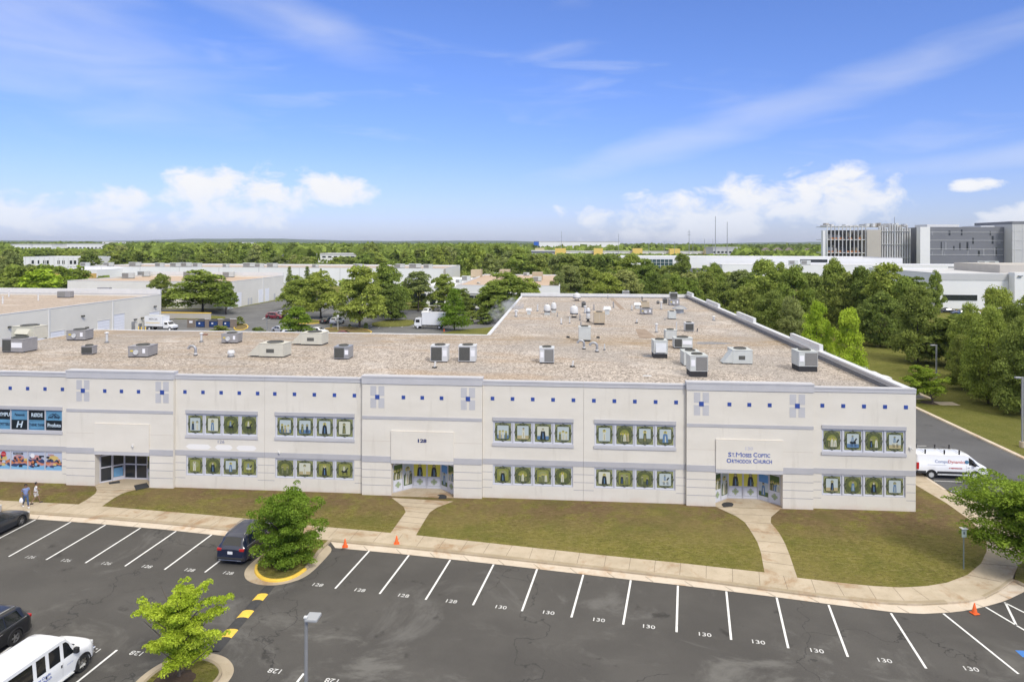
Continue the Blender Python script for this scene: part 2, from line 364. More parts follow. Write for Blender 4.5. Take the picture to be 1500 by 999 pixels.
def m_gravel(name, c0, c1, c2, k=1.0):
    g = NG(name)
    vec = g.map((k, k, k))
    vc = g.n('ShaderNodeTexVoronoi'); vc.inputs['Scale'].default_value = 9.5; g.l(vec, vc.inputs['Vector'])
    sx = g.n('ShaderNodeSeparateColor'); g.l(vc.outputs['Color'], sx.inputs[0])
    a = g.mix(g.mr(sx.outputs[0], .15, .85), c0, c1)
    a = g.mix(g.math('MULTIPLY', g.mr(sx.outputs[1], .66, .86), .8), a, c2)
    a = g.mix(g.math('MULTIPLY', g.mr(g.noise(1.6, 4, .7, vec=vec), .5, .7), .42), a, c2)
    a = g.mix(g.math('MULTIPLY', g.mr(g.noise(2.6, 6, .85, vec=g.map((k, k*.55, k), .4)), .50, .58), .45), a, c2)
    a = g.mix(g.math('MULTIPLY', g.mr(g.noise(4.1, 5, .85, vec=g.map((k, k*.6, k), -.5)), .56, .62), .6), a, tuple(min(1, c*1.28) for c in c0))
    band = g.mr(g.noise(.10, 6, .7, vec=g.map((.45*k, 1.7*k, 1))), .52, .68)
    a = g.mix(g.math('MULTIPLY', band, .42), a, (.36, .25, .15))
    a = g.mix(g.math('MULTIPLY', g.mr(g.noise(.16, 5, .6, vec=g.map((1, 1, 1), .5)), .56, .7), .3), a, (.72, .67, .62))
    if name == 'roof_gravel':                           # ponding line along the rear of the front wing, wind drifts
        sp_ = g.n('ShaderNodeSeparateXYZ'); g.l(g.pos, sp_.inputs[0]); yv = g.math('ADD', sp_.outputs[1], g.math('MULTIPLY', g.noise(.07, 5, .6), 14))
        bd = g.math('MULTIPLY', g.math('MULTIPLY', g.mr(yv, 82, 87), g.mr(yv, 97, 91)), g.mr(g.noise(.5, 6, .8, vec=g.map((.35, 1.6, 1))), .38, .60))
        a = g.mix(g.math('MULTIPLY', bd, .75), a, (.30, .215, .12))
        bd2 = g.math('MULTIPLY', g.mr(sp_.outputs[0], -18, -34), g.mr(g.noise(.4, 6, .8, vec=g.map((.3, 1.8, 1), .12)), .45, .62))
        a = g.mix(g.math('MULTIPLY', bd2, .5), a, (.27, .20, .13))
        a = g.mix(g.math('MULTIPLY', g.mr(g.noise(.09, 4, .55, vec=g.map((1, 1, 1), 1.2)), .46, .62), .42), a, (.30, .28, .26))
        a = g.mix(g.math('MULTIPLY', g.mr(g.noise(.9, 3, .7, vec=g.map((.6, 1.3, 1), .8)), .70, .76), .6), a, (.16, .13, .11))
    g.bump(g.noise(16, 2, vec=vec), .5, .04)
    return g.fin(a, .95, .15)
M_GRAVEL = m_gravel('roof_gravel', (.60, .525, .45), (.35, .305, .26), (.115, .098, .082))
M_GRAVEL2 = m_gravel('roof_gravel_far', (.46, .38, .31), (.40, .33, .265), (.30, .25, .2), .5)
M_TANROOF = mat('tan_roof', (.50, .38, .27), .9, col2=(.42, .31, .22), vscale=.12)
M_CREAM = mat('cream_concrete', (.70, .675, .60), .85, var=.05, vscale=.15)
M_WHITEB = mat('white_building', (.74, .74, .73), .8, var=.04, vscale=.05)
M_LGREY = mat('light_grey_panel', (.50, .50, .50), .8, var=.05, vscale=.05)
M_DGREY = mat('dark_grey_panel', (.17, .175, .195), .7, var=.10, vscale=.04)
M_BEIGE = mat('beige_concrete', (.44, .41, .36), .85, var=.08, vscale=.08)
M_DOORW = mat('white_roller_door', (.78, .79, .82), .6, var=.03, vscale=2)
M_STEEL = mat('grey_steel', (.36, .365, .37), .45, metal=.5, var=.08, vscale=3)
M_LSTEEL = mat('light_sheet_metal', (.60, .61, .60), .5, metal=.2, var=.06, vscale=2)
M_UNITG = mat('unit_grey', (.31, .30, .295), .55, metal=.15, var=.08, vscale=2)
M_UNITL = mat('unit_pale', (.52, .54, .51), .55, metal=.1, var=.06, vscale=2)
M_UNITB = mat('unit_beige', (.55, .53, .44), .6, var=.06, vscale=2)
M_TAN = mat('unit_tan', (.45, .36, .24), .7, var=.06, vscale=2)
M_COIL = mat('condenser_coil', (.085, .085, .075), .7, var=.3, vscale=25)
M_COIL2 = mat('condenser_coil_pale', (.22, .215, .20), .7, var=.2, vscale=25)
M_BLACK = mat('black_curb', (.025, .025, .027), .7)
M_RUBBER = mat('tyre_rubber', (.018, .018, .018), .8)
M_RIM = mat('alloy_rim', (.42, .42, .43), .35, metal=.8)
M_GLASSD = mat('car_glass', (.012, .014, .016), .06, spec=.7)
M_BLUEGLASS = mat('blue_window_film', (.10, .24, .38), .25, spec=.6, var=.25, vscale=1.2)
M_DARKGLASS = mat('dark_glass', (.018, .024, .03), .12, spec=.6)
M_ALU = mat('aluminium_frame', (.55, .55, .58), .45, metal=.2)
M_RED = mat('tail_light_red', (.42, .02, .02), .25)
M_HEAD = mat('headlight_glass', (.62, .63, .62), .12)
M_CHROME = mat('chrome', (.72, .72, .72), .15, metal=1)
M_ORANGE = mat('cone_orange', (.80, .13, .02), .6)
M_BROWN = mat('mulch_bark', (.055, .035, .022), .95, var=.3, vscale=9)
M_BARK = mat('bark', (.10, .08, .062), .95, var=.25, vscale=6, bump=.4, bscale=14)
M_BROWNFENCE = mat('brown_fence', (.19, .155, .125), .85, var=.1, vscale=2)
M_DUMPB = mat('blue_dumpster', (.02, .06, .20), .55, var=.12, vscale=2)
M_PLATE = mat('plate_white', (.75, .75, .76), .5)
M_TEXTGREY = mat('grey_print', (.24, .25, .28), .6)
def paint(name, col, rough=.28): return mat(name, col, rough, coat=.6, var=.03, vscale=.8)
M_PWHITE = paint('white_paint', (.76, .77, .78)); M_PNAVY = paint('navy_paint', (.012, .018, .045)); M_PBLACK = paint('black_paint', (.012, .013, .016))
M_PGREY = paint('graphite_paint', (.022, .026, .034)); M_PSILV = paint('silver_paint', (.42, .43, .46)); M_PRED = paint('maroon_paint', (.16, .012, .022))
M_TRIM = mat('black_plastic_trim', (.022, .022, .024), .6)
def m_leaf(name, c0, c1, trans=.42):
    g = NG(name); t = g.t
    oi = g.n('ShaderNodeObjectInfo')
    gm = g.n('ShaderNodeNewGeometry')
    a = g.mix(g.mr(g.noise(.55, 4, .6), .35, .65), c0, c1)
    rnd = g.mr(gm.outputs['Random Per Island'], 0, 1, .70, 1.30)
    hsv = g.n('ShaderNodeHueSaturation'); g.l(a, hsv.inputs['Color']); g.l(rnd, hsv.inputs['Value'])
    g.l(g.mr(oi.outputs['Random'], 0, 1, .490, .512), hsv.inputs['Hue'])
    h2 = g.n('ShaderNodeHueSaturation'); g.l(hsv.outputs[0], h2.inputs['Color']); g.l(g.mr(oi.outputs['Random'], 0, 1, 1.14, .86), h2.inputs['Value'])
    d = g.n('ShaderNodeBsdfDiffuse'); tr = g.n('ShaderNodeBsdfTranslucent'); g.l(h2.outputs[0], d.inputs[0]); g.l(h2.outputs[0], tr.inputs[0])
    ms = g.n('ShaderNodeMixShader'); ms.inputs[0].default_value = trans; g.l(d.outputs[0], ms.inputs[1]); g.l(tr.outputs[0], ms.inputs[2])
    g.l(ms.outputs[0], t.nodes['Material Output'].inputs[0]); return g.m
M_LEAF = m_leaf('leaf_green', (.235, .300, .060), (.330, .400, .088))
M_LEAFD = m_leaf('leaf_deep_green', (.185, .235, .055), (.265, .320, .080))
M_LEAFY = m_leaf('leaf_yellow_green', (.31, .43, .040), (.45, .57, .07))
M_LEAFP = m_leaf('leaf_pale_green', (.26, .30, .10), (.34, .38, .13))
M_LEAFN = m_leaf('leaf_fresh_green', (.18, .27, .035), (.28, .38, .055))
# ---------------------------------------------------------------- ground, lots, walks
ZL = 0.13                                              # lawn and walk level above the asphalt
mb = MB(); mb.poly([(-9000, -3000), (9000, -3000), (9000, 12000), (-9000, 12000)], -0.03); struct('ground', mb, M_GRASS)
def PL(pts, z=0.0): return [P2(x, y, z) for x, y in pts]
kerb_px_L = [(-60, 744), (0, 747.5), (47, 751), (129, 756.5), (250, 766.5), (322, 774), (376, 780), (424, 785.5)]
kerb_px_R = [(484, 791), (520, 794.5), (580, 800), (650, 807), (749, 818), (893, 834), (1000, 846), (1125, 862.7), (1213, 874), (1290, 881.7), (1340, 884.3), (1388, 882), (1417, 880), (1443, 874), (1467, 862), (1482, 850)]
gut_px_R = [(491, 802.5), (525, 805.5), (584, 811), (650, 818), (746, 828.5), (888, 845), (1000, 857.5), (1130, 873.5), (1213, 884.5), (1310, 896.7), (1350, 899), (1397, 896.7), (1420, 893.5), (1443, 888.5), (1473, 880), (1500, 867), (1525, 853)]
gut_px_L = [(-60, 753), (0, 757), (47, 760), (130, 766), (240, 775.5), (300, 782), (369, 789), (404, 794)]
walk_px_L = [(-60, 728.5), (8, 733), (114, 738.5), (300, 753.5), (379, 761), (460, 770)]
walk_px_R = [(570, 780), (609, 783.5), (750, 798.5), (870, 811.5), (1000, 824.7), (1120, 838), (1168, 845.7), (1235, 853.5), (1280, 858), (1320, 860), (1357, 858), (1387, 853), (1417, 841.7), (1437, 825), (1445, 808), (1446, 797), (1440, 781), (1423, 763), (1387, 737), (1343, 711)]
# front parking lot
mb = MB(); mb.poly([(-75, -20), (75, -20), (75, 47), (-75, 49.5)], -0.004); struct('parking_lot', mb, M_ASPH)
# rear lot seen over the roof, the side road, the far bays
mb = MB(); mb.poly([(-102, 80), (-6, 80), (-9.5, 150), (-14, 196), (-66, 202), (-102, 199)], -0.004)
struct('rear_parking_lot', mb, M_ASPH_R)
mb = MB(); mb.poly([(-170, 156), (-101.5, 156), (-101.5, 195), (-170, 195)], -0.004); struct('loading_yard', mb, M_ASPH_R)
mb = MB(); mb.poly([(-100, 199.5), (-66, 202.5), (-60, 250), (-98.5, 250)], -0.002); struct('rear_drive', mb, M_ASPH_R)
mb = MB(); mb.poly([(31, 54), (36.5, 47.0), (42.3, 42), (60, 46.9), (42.6, 60), (42.35, 90), (46.9, 92), (46.9, 158), (31, 158)], 0.0)
mb.poly([(31, 46.97), (36.5, 46.97), (31, 54)], 0.0)
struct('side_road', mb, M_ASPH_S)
# lawn slab in front of the building
lawn = [(-70, 53.2)] + [P2(-110, 725, ZL)] + PL(walk_px_L, ZL) + [P2(520, 775.2, ZL)] + PL(walk_px_R, ZL) + [(28.75, 60.5), (28.75, 150), (25.5, 150), (25.5, 53.2)]
mb = MB(); mb.prism(lawn, -.02, ZL-.004); struct('lawn', mb, M_LAWN)
# sidewalk slab: from the lawn edge to the kerb top
def resample(pts, n):
    pts = [Vector(p) for p in pts]; ds = [0]
    for i in range(1, len(pts)): ds.append(ds[-1]+(pts[i]-pts[i-1]).length)
    out = []
    for k in range(n):
        t = ds[-1]*k/(n-1); i = max(j for j in range(len(ds)) if ds[j] <= t+1e-9); i = min(i, len(pts)-2)
        f = (t-ds[i])/(ds[i+1]-ds[i]); out.append(tuple(pts[i].lerp(pts[i+1], f)))
    return out
KT = PL(kerb_px_L, ZL)+PL([(452, 788.3)], ZL)+PL(kerb_px_R, ZL)      # front edge of the kerb top
mb = MB()
wl = PL(walk_px_L, ZL)+[P2(520, 775.2, ZL)]+PL(walk_px_R, ZL)
outer = KT+PL([(1490, 831)], ZL)+[(37.4, 46.4), (36.2, 48.2), (34.0, 51.6), (31.9, 54.5), (30.6, 57.5), (30.6, 62), (30.6, 157), (28.75, 157), (28.75, 60.5)]
mb.prism(wl[::1]+outer[::-1], -.015, ZL); struct('sidewalk', mb, M_WALK)
# joints across the walk
mb = MB()
def joint(mb, a, b, w=.022, z=ZL+.004):
    a, b = Vector(a[:2]), Vector(b[:2]); d = (b-a).normalized(); n = Vector((-d.y, d.x))*w
    mb.quad((*(a-n), z), (*(a+n), z), (*(b+n), z), (*(b-n), z))
fr_all = [Vector(p) for p in resample(PL(kerb_px_L, ZL)+PL([(452, 788.3)], ZL)+PL(kerb_px_R[:12], ZL), 400)]
bk_all = [Vector(p) for p in resample(PL(walk_px_L, ZL)+[P2(520, 775.2, ZL)]+PL(walk_px_R[:15], ZL), 500)]
tot = sum((fr_all[i+1]-fr_all[i]).length for i in range(399)); step = 400/tot*1.52; k = 3.0
while k < 396:
    a = fr_all[int(k)]; d = (fr_all[int(k)+1]-fr_all[int(k)-1]).normalized(); nrm = Vector((-d.y, d.x))
    best = min(bk_all, key=lambda q: abs((q-a).dot(d))+(0 if (q-a).dot(nrm) > 0 else 99))
    joint(mb, a+nrm*.31, best, .011); k += step
for y in np.arange(58, 150, 1.6): joint(mb, (28.8, y), (30.4, y), .011)
joint(mb, P(1437, 825, ZL), P(1487, 829, ZL)); joint(mb, P(1446, 800, ZL), P(1484, 812, ZL)); joint(mb, P(1417, 841.7, ZL), P(1467, 852, ZL))
struct('sidewalk_joints', mb, M_JOINT)
# kerbs: swept profile
def kerb(name, pts, side, mats, w=.16, h=ZL+.012, zb=-.02, closed=False):
    mb = MB(); pts = [Vector(p[:2]) for p in pts]; n = len(pts); sec = []
    for i, p in enumerate(pts):
        if closed: d = (pts[(i+1) % n]-pts[i-1]).normalized()
        else: d = (pts[min(i+1, n-1)]-pts[max(i-1, 0)]).normalized()
        q = Vector((-d.y, d.x))*side
        sec.append([(*(p-q*.02), zb), (*p, h-.03), (*(p+q*.03), h), (*(p+q*(w-.02)), h), (*(p+q*w), zb)])
    m = 5
    for i in range(n if closed else n-1):
        a, b = sec[i], sec[(i+1) % n]
        for k in range(m-1): mb.quad(a[k], a[k+1], b[k+1], b[k])
    if not closed: mb.add(sec[0], [tuple(range(m))]); mb.add(sec[-1], [tuple(range(m))])
    return struct(name, mb, mats)
def smooth_pts(pts, it=2, closed=False):
    pts = [Vector(p[:2]) for p in pts]
    for _ in range(it):
        o = [] if closed else [pts[0]]
        n = len(pts)
        for i in range(n if closed else n-1):
            a, b = pts[i], pts[(i+1) % n]; o += [a.lerp(b, .25), a.lerp(b, .75)]
        if not closed: o.append(pts[-1])
        pts = o
    return pts
kerb('kerb', smooth_pts(PL(kerb_px_L, ZL)+PL([(430, 786.2)], ZL), 1), 1, M_KERB, w=.3)
kerb('kerb', smooth_pts(PL(kerb_px_R[:12], ZL), 1), 1, M_KERB, w=.3)
kerb('kerb', smooth_pts(PL([(1443, 874), (1467, 862), (1481, 850.5), (1486, 849.5), (1500, 857), (1540, 873)], ZL), 1), 1, M_KERB, w=.2)
def gutter(name, inner, outr, z=.012):
    a = resample(inner, 60); b = resample(outr, 60); mb = MB()
    for i in range(59):
        mb.quad((*a[i][:2], z+.02), (*b[i][:2], z), (*b[i+1][:2], z), (*a[i+1][:2], z+.02))
    mb.m = [0]*len(mb.f); o = struct(name, mb, M_GUT)
    j = MB()
    for i in range(3, 59, 3 if len(inner) > 9 else 6): joint(j, a[i], b[i], .014, z+.016)
    struct('gutter_joints', j, M_JOINT); return o
def drop(pts):                                         # kerb top line -> foot of the kerb
    return [P2(x, y+1.6, 0) for x, y in pts]
gutter('gutter', [P2(x, y, ZL) for x, y in kerb_px_L], PL(gut_px_L))
gutter('gutter', [P2(x, y, ZL) for x, y in kerb_px_R]+[P2(1500, 842, .05)], PL(gut_px_R))
# entrance walks
def flat(name, px, m, z=ZL+.006): mb = MB(); mb.prism(PL(px, z), z-.03, z); return struct(name, mb, m)
def entry_walk(left, right, ents):
    z = ZL+.006; mb = MB(); a = smooth_pts(PL(left, z), 1); b = smooth_pts(PL(right, z), 1)
    mb.prism([tuple(p) for p in a]+[tuple(p) for p in b][::-1], z-.03, z); struct('entrance_walk', mb, M_WALK)
    j = MB(); aa = resample(a, 8); bb = resample(b, 8)
    for i in range(1, 7): joint(j, aa[i], bb[i], .02, z+.004)
    struct('walk_joints', j, M_JOINT)
entry_walk([(1050, 742.5), (1088, 760), (1101, 779), (1113, 800), (1120, 838.5)], [(1143, 745.5), (1125, 760.7), (1141, 779), (1153, 801.7), (1168, 846)], 6)
entry_walk([(574, 729), (597, 746), (586, 761), (572, 780.5)], [(664, 734), (632, 746), (622, 762), (609, 784)], 6)
entry_walk([(139, 710), (143, 720), (130, 730), (114, 739)], [(220, 713.5), (192, 718), (173, 725), (149, 741.5)], 6)
# stall lines
def line(mb, a, b, w=.10, z=0.006, m=0):
    a, b = Vector(P2(*a)), Vector(P2(*b)); d = (b-a).normalized(); n = Vector((-d.y, d.x))*w/2
    mb.quad((*(a-n), z), (*(a+n), z), (*(b+n), z), (*(b-n), z), m)
mb = MB()
stalls = [((52,761),(-12,794)),((103.8,764.3),(12.8,815)),((154.6,768.5),(67.7,819.6)),((206,773),(125,824.4)),((257.8,777.8),(183,829)),((310,783),(241,834)),((365,788),(300,838)),
 ((541,806.6),(491,861.7)),((599,812.9),(556,869.5)),((659.5,819.9),(623.5,878)),((723,826.5),(692.8,886)),((786.7,833.5),(764.5,894.8)),((854.4,841.5),(837,903.9)),((924,849.5),(912.8,914.5)),
 ((993,857.5),(991,925.5)),((1064,866),(1071,936.7)),((1137.7,875),(1154.7,949)),((1213.7,885.7),(1242,961.7)),((1305,897.7),(1356.7,978.7)),((1381.7,898.3),(1492,986.7)),((1444,889),(1540,946)),
 ((1471,882),(1560,927)),((1473,883),(1489,916)),((171.5,951.6),(80,1025)),((445,986),(425,1012)),((26,939.5),(-60,1003)),((1513,896),(1530,930))]
for a, b in stalls: line(mb, a, b, .115)
struct('stall_lines', mb, M_WHITE_LINE)
mb = MB()
for a, b in [((1368,704),(1452,707.6)),((1393,719.4),(1464,722.8)),((1421,736.3),(1490,739)),((1343,653),(1357,653.2)),((1343,583.5),(1358,584.2)), ((1418,692),(1422,693))]: line(mb, a, b, .10, .008)
struct('stall_lines', mb, M_WHITE_LINE)
# stall numbers, stencilled
mb = MB(); mf = MB()
def num(m, txt, x, y, flip=False, slant=(0, 0)):
    o = P(x, y, .0055); u = Vector(P(x+10, y+slant[0]))-Vector(P(x, y)); u.z = 0; u.normalize(); w = Vector((-u.y, u.x, 0))
    if flip: u, w = -u, -w
    put_text(m, txt, .46, o, u, w, bold=.004, sx=1.05)
for x, y, t in [(214.7,829.5,'128'),(277.3,834.6,'128'),(333.8,839,'128'),(464.7,856.3,'128'),(526.4,864,'128'),(590.4,872,'128'),(660.5,880.4,'128'),(733,889,'130'),(802.7,897,'130'),(876.5,907.6,'130'),
                (949.6,917.5,'130'),(1031.7,929,'130'),(1110,940,'130'),(1195.7,952.7,'130'),(1295,967,'130'),(1421.7,979.4,'130')]: num(mb, t, x, y, slant=(1.25, 0))
for x, y, t in [(201,956,'128'),(138,951.6,'126'),(403.6,982,'128'),(487,996.4,'128')]: num(mb, t, x, y, True, (1.25, 0))
for x, y, t in [(44,815.8,'126'),(96.5,820.6,'126'),(155.6,825,'126')]: num(mf, t, x, y, slant=(1.0, 0))
struct('stall_numbers', mb, M_NUM); struct('faded_stall_numbers', mf, M_FADED)
M_HBLUE = mat('marking_blue', (.05, .18, .50), .6)
mb = MB(); o = P(1504, 958); mb.box(o[0]-.35, o[0]+.6, o[1]-.25, o[1]+.3, -.001, .006); struct('accessible_bay_marking', mb, M_HBLUE)
# planted islands
def island(gr_px, kb_px, out_px, yellow_range=None):
    g = smooth_pts(PL(gr_px, ZL), 2, True); k = smooth_pts(PL(kb_px, ZL), 2, True)
    mb = MB(); mb.prism([tuple(p) for p in k], -.01, ZL-.006); struct('island_grass', mb, M_LAWN)
    o = smooth_pts(PL(out_px), 2, True)
    mb = MB(); mb.prism([tuple(p) for p in o], -.02, .010); struct('island_gutter', mb, M_WALK)
    return k
k1 = island([], [(477, 797), (460, 812), (449, 827), (434, 839), (417, 846), (398, 847), (380, 841.5), (374, 831), (377, 820), (396, 804), (424, 786), (452, 786), (484, 790)],
       [(489, 803), (477.5, 817), (462, 833), (450, 843), (435.6, 850), (409, 857), (382, 857), (362, 851), (356.6, 841), (362, 829), (385, 811), (408, 793), (440, 790), (470, 793)])
# kerb round the island: yellow nose, plain flanks
kerb('island_kerb', smooth_pts(PL([(484, 791.5), (470, 804), (459.6, 819), (449, 832)], ZL), 2), -1, M_KERB, w=.18)
kerb('yellow_kerb', smooth_pts(PL([(449, 832), (436, 841.5), (417.7, 848.5), (397, 850), (381, 846), (372, 836), (374, 826)], ZL), 2), -1, M_YEL, w=.18)
kerb('island_kerb', smooth_pts(PL([(374, 826), (392, 807), (412, 794), (424, 787)], ZL), 2), -1, M_KERB, w=.18)
k2 = island([], [(310, 969), (322, 981), (317, 992), (300, 1008), (255, 1030), (215, 1030), (205, 1010), (223, 988), (250, 972), (285, 963.5)],
       [(304, 955), (330, 961), (342, 973), (343, 986), (330, 1004), (290, 1040), (200, 1050), (180, 1022), (197, 999), (220, 980), (245, 966), (278, 957)])
kerb('island_kerb', smooth_pts(PL([(310, 969), (322, 981), (317, 992), (300, 1008), (255, 1030), (215, 1030), (205, 1010), (223, 988), (250, 972), (285, 963.5)], ZL), 2, True), 1, M_KERB, w=.16, closed=True)
for x, y, r in [(414, 822, .75), (255, 996, .85)]:
    c = P(x, y, ZL); mb = MB(); rr = random.Random(5)
    ring = [(c[0]+math.cos(a)*r*(1+rr.uniform(-.12, .12)), c[1]+math.sin(a)*r*(1+rr.uniform(-.12, .12))) for a in np.linspace(0, 2*math.pi, 22)[:-1]]
    mb.add([(p[0], p[1], ZL-.002) for p in ring]+[(c[0], c[1], ZL+.12)], [(i, (i+1) % 21, 21) for i in range(21)]); struct('mulch_bed', mb, M_BROWN)
# grass corner at the right with the tree
mb = MB(); mb.prism(PL([(1486, 846), (1491, 828), (1500, 822), (1560, 800), (1600, 860), (1540, 868), (1500, 856)], ZL), -.01, ZL+.004); struct('corner_grass', mb, M_LAWN)
# speed bump with yellow bands between the islands
def quad_px(a, b, c, d): return [P2(*q) for q in (a, b, c, d)]
A0, A1, B0, B1 = [Vector(P2(*q)) for q in ((387.5, 859), (402.5, 858.7), (302, 954.5), (322, 954.5))]
sb = empty('speed_bump', (*((A0+B0)/2), 0), 0, 'low black rubber speed bump with yellow bands between two planted islands', 'speed bump')
M_BUMP = mat('bump_rubber', (.045, .045, .046), .85, var=.2, vscale=4)
def bump_piece(mb, t0, t1):
    n = 6; prof = [(0, .005), (.15, .045), (.35, .065), (.65, .065), (.85, .045), (1, .005)]
    for a, b in zip(np.linspace(t0, t1, n)[:-1], np.linspace(t0, t1, n)[1:]):
        for (s0, z0), (s1, z1) in zip(prof[:-1], prof[1:]):
            q = lambda t, s, z: (*((A0.lerp(B0, t)).lerp(A1.lerp(B1, t), s)), z)
            mb.quad(q(a, s0, z0), q(a, s1, z1), q(b, s1, z1), q(b, s0, z0))
def tpar(y):                                            # photo row -> parameter along the bump
    yy = lambda t: None
    lo, hi = 0., 1.
    for _ in range(30):
        m_ = (lo+hi)/2; p = A0.lerp(B0, m_); a = p.x*cth+p.y*sth; d = -p.x*sth+p.y*cth
        if CY+HC/d*F_PX < y: lo = m_
        else: hi = m_
    return lo
cuts = [0, tpar(871.6), tpar(881), tpar(896), tpar(906.6), tpar(923.7), tpar(935.6), 1]
for i in range(7):
    mb = MB(); bump_piece(mb, cuts[i], cuts[i+1]); build('yellow_band' if i % 2 else 'rubber_section', mb, M_YEL if i % 2 else M_BUMP, sb, world=True, smooth=True)
# far side of the side road
kerb('kerb', [(42.3, 90.2), (42.35, 75), (42.4, 67), (42.6, 60), (44.5, 56.5), (50, 54)], 1, M_GUT, w=.45)
kerb('kerb', [(42.3, 90.2), (43.5, 91.6), (46.7, 92.0), (46.75, 158)], -1, M_GUT, w=.45)
kerb('kerb', [(30.75, 58), (30.75, 157)], 1, M_GUT, w=.3)
mb = MB(); mb.prism([(42.45, 60), (44.5, 56.6), (90, 38), (110, 60), (90, 170), (47, 170), (47, 92.3), (43.4, 91.9), (42.45, 90.4)], -.01, ZL-.01); struct('verge', mb, M_GRASS)
o = P(1386, 591, ZL); mb = MB(); mb.box(o[0]-1.2, o[0]+1.2, o[1]-.9, o[1]+.9, ZL-.02, ZL+.02); struct('concrete_pad', mb, M_WALK)
# rear islands and strips
def rear_patch(px, mat_, kerbm=None, z=ZL):
    pts = PL(px, z); mb = MB(); mb.prism(smooth_pts(pts, 1, True), -.01, z); struct('grass_strip', mb, mat_)
    if kerbm: kerb('kerb', smooth_pts(pts, 1, True), 1, kerbm, closed=True, w=.2, h=z+.02)
rear_patch([(470, 481), (515, 478.5), (545, 484), (540, 490), (460, 492)], M_LAWN, M_YEL)
rear_patch([(545, 471), (608, 467), (606, 476), (585, 478), (545, 478.5)], M_GRASS)
rear_patch([(646, 485.5), (735, 478), (770, 470), (775, 484), (735, 495), (646, 497)], M_GRASS)
rear_patch([(240, 459), (330, 463), (330, 467), (240, 467)], M_GRASS)
rear_patch([(343, 476), (359, 474), (364, 479), (355, 483), (344, 483)], M_LAWN, M_YEL)
rear_patch([(370, 487), (392, 485), (400, 498), (360, 498)], M_GRASS)
rear_patch([(415, 466), (470, 469), (470, 474), (420, 473)], M_GRASS, M_YEL)
rear_patch([(600, 449), (880, 451), (880, 457), (600, 455)], M_GRASS)
mb = MB()
for i in range(9):
    x = 537+i*17; line(mb, (x, 481-i*.6), (x+9, 476.5-i*.6), .14)
for i in range(6): line(mb, (600+i*14, 461.5), (610+i*14, 461.8), .12)
for a, b in [((385, 466), (402, 463.5)), ((392, 469), (404, 464)), ((384, 468), (393, 463)), ((330, 459), (352, 457))]: line(mb, a, b, .15)
struct('rear_stall_lines', mb, M_WHITE_LINE)

# ---------------------------------------------------------------- the main building
YF = 53.0; ZP = 9.18; ZR = 8.42
XB = [-62.5, -55.5, -48.55, -40.74, -31.6, -24.11, -16.06, -6.52, 1.33, 9.11, 18.45, 25.92]
PAV = {3: 1, 6: 2, 9: 3}                                # index of left boundary -> entrance number
bd = empty('flex_building', (-10, YF, 0), 0, 'long cream two storey building with grey bands, blue tiles and a gravel roof', 'building')
def part(name, mb, m, smooth=False): return build(name, mb, m, bd, world=True, smooth=smooth)
def xpx(x, y=640): return Q(x, y)[0]
# windows: bay index -> pixel extents of the strip at the upper row
WIN = {2: (-10, 91), 4: (272.4, 377.2), 5: (403, 519), 7: (722, 839.7), 8: (870.7, 989.7), 10: (1204, 1327), 1: None, 0: None}
WR = {}
for b, e in WIN.items():
    if e: WR[b] = (xpx(e[0]), xpx(e[1]))
    else: c = (XB[b]+XB[b+1])/2; WR[b] = (c-3, c+3)
UZ0, UZ1 = 4.38, 6.14; LZ0, LZ1 = 1.12, 2.72
TH_W = .35
M_JB = mat('joint_buff', (.50, .42, .34), .9)
def wallgrid(mb, x0, x1, y0, y1, holes, z0=0.0, z1=ZP):  # solid wall slab with rectangular openings
    xs = sorted({x0, x1, *[h[0] for h in holes], *[h[1] for h in holes]}); zs = sorted({z0, z1, *[h[2] for h in holes], *[h[3] for h in holes]})
    for i in range(len(xs)-1):
        for k in range(len(zs)-1):
            cx_, cz = (xs[i]+xs[i+1])/2, (zs[k]+zs[k+1])/2
            if any(h[0] < cx_ < h[1] and h[2] < cz < h[3] for h in holes): continue
            mb.quad((xs[i], y0, zs[k]), (xs[i+1], y0, zs[k]), (xs[i+1], y0, zs[k+1]), (xs[i], y0, zs[k+1]))
            mb.quad((xs[i], y1, zs[k]), (xs[i+1], y1, zs[k]), (xs[i+1], y1, zs[k+1]), (xs[i], y1, zs[k+1]))
    for h in holes:
        mb.quad((h[0], y0, h[2]), (h[0], y1, h[2]), (h[0], y1, h[3]), (h[0], y0, h[3])); mb.quad((h[1], y0, h[2]), (h[1], y1, h[2]), (h[1], y1, h[3]), (h[1], y0, h[3]))
        mb.quad((h[0], y0, h[3]), (h[1], y0, h[3]), (h[1], y1, h[3]), (h[0], y1, h[3]))
        if h[2] > z0: mb.quad((h[0], y0, h[2]), (h[1], y0, h[2]), (h[1], y1, h[2]), (h[0], y1, h[2]))
    mb.quad((x0, y0, z1), (x1, y0, z1), (x1, y1, z1), (x0, y1, z1)); mb.quad((x0, y0, z0), (x0, y1, z0), (x0, y1, z1), (x0, y0, z1)); mb.quad((x1, y0, z0), (x1, y1, z0), (x1, y1, z1), (x1, y0, z1))
YP = YF-.28                                             # entrance bays stand proud
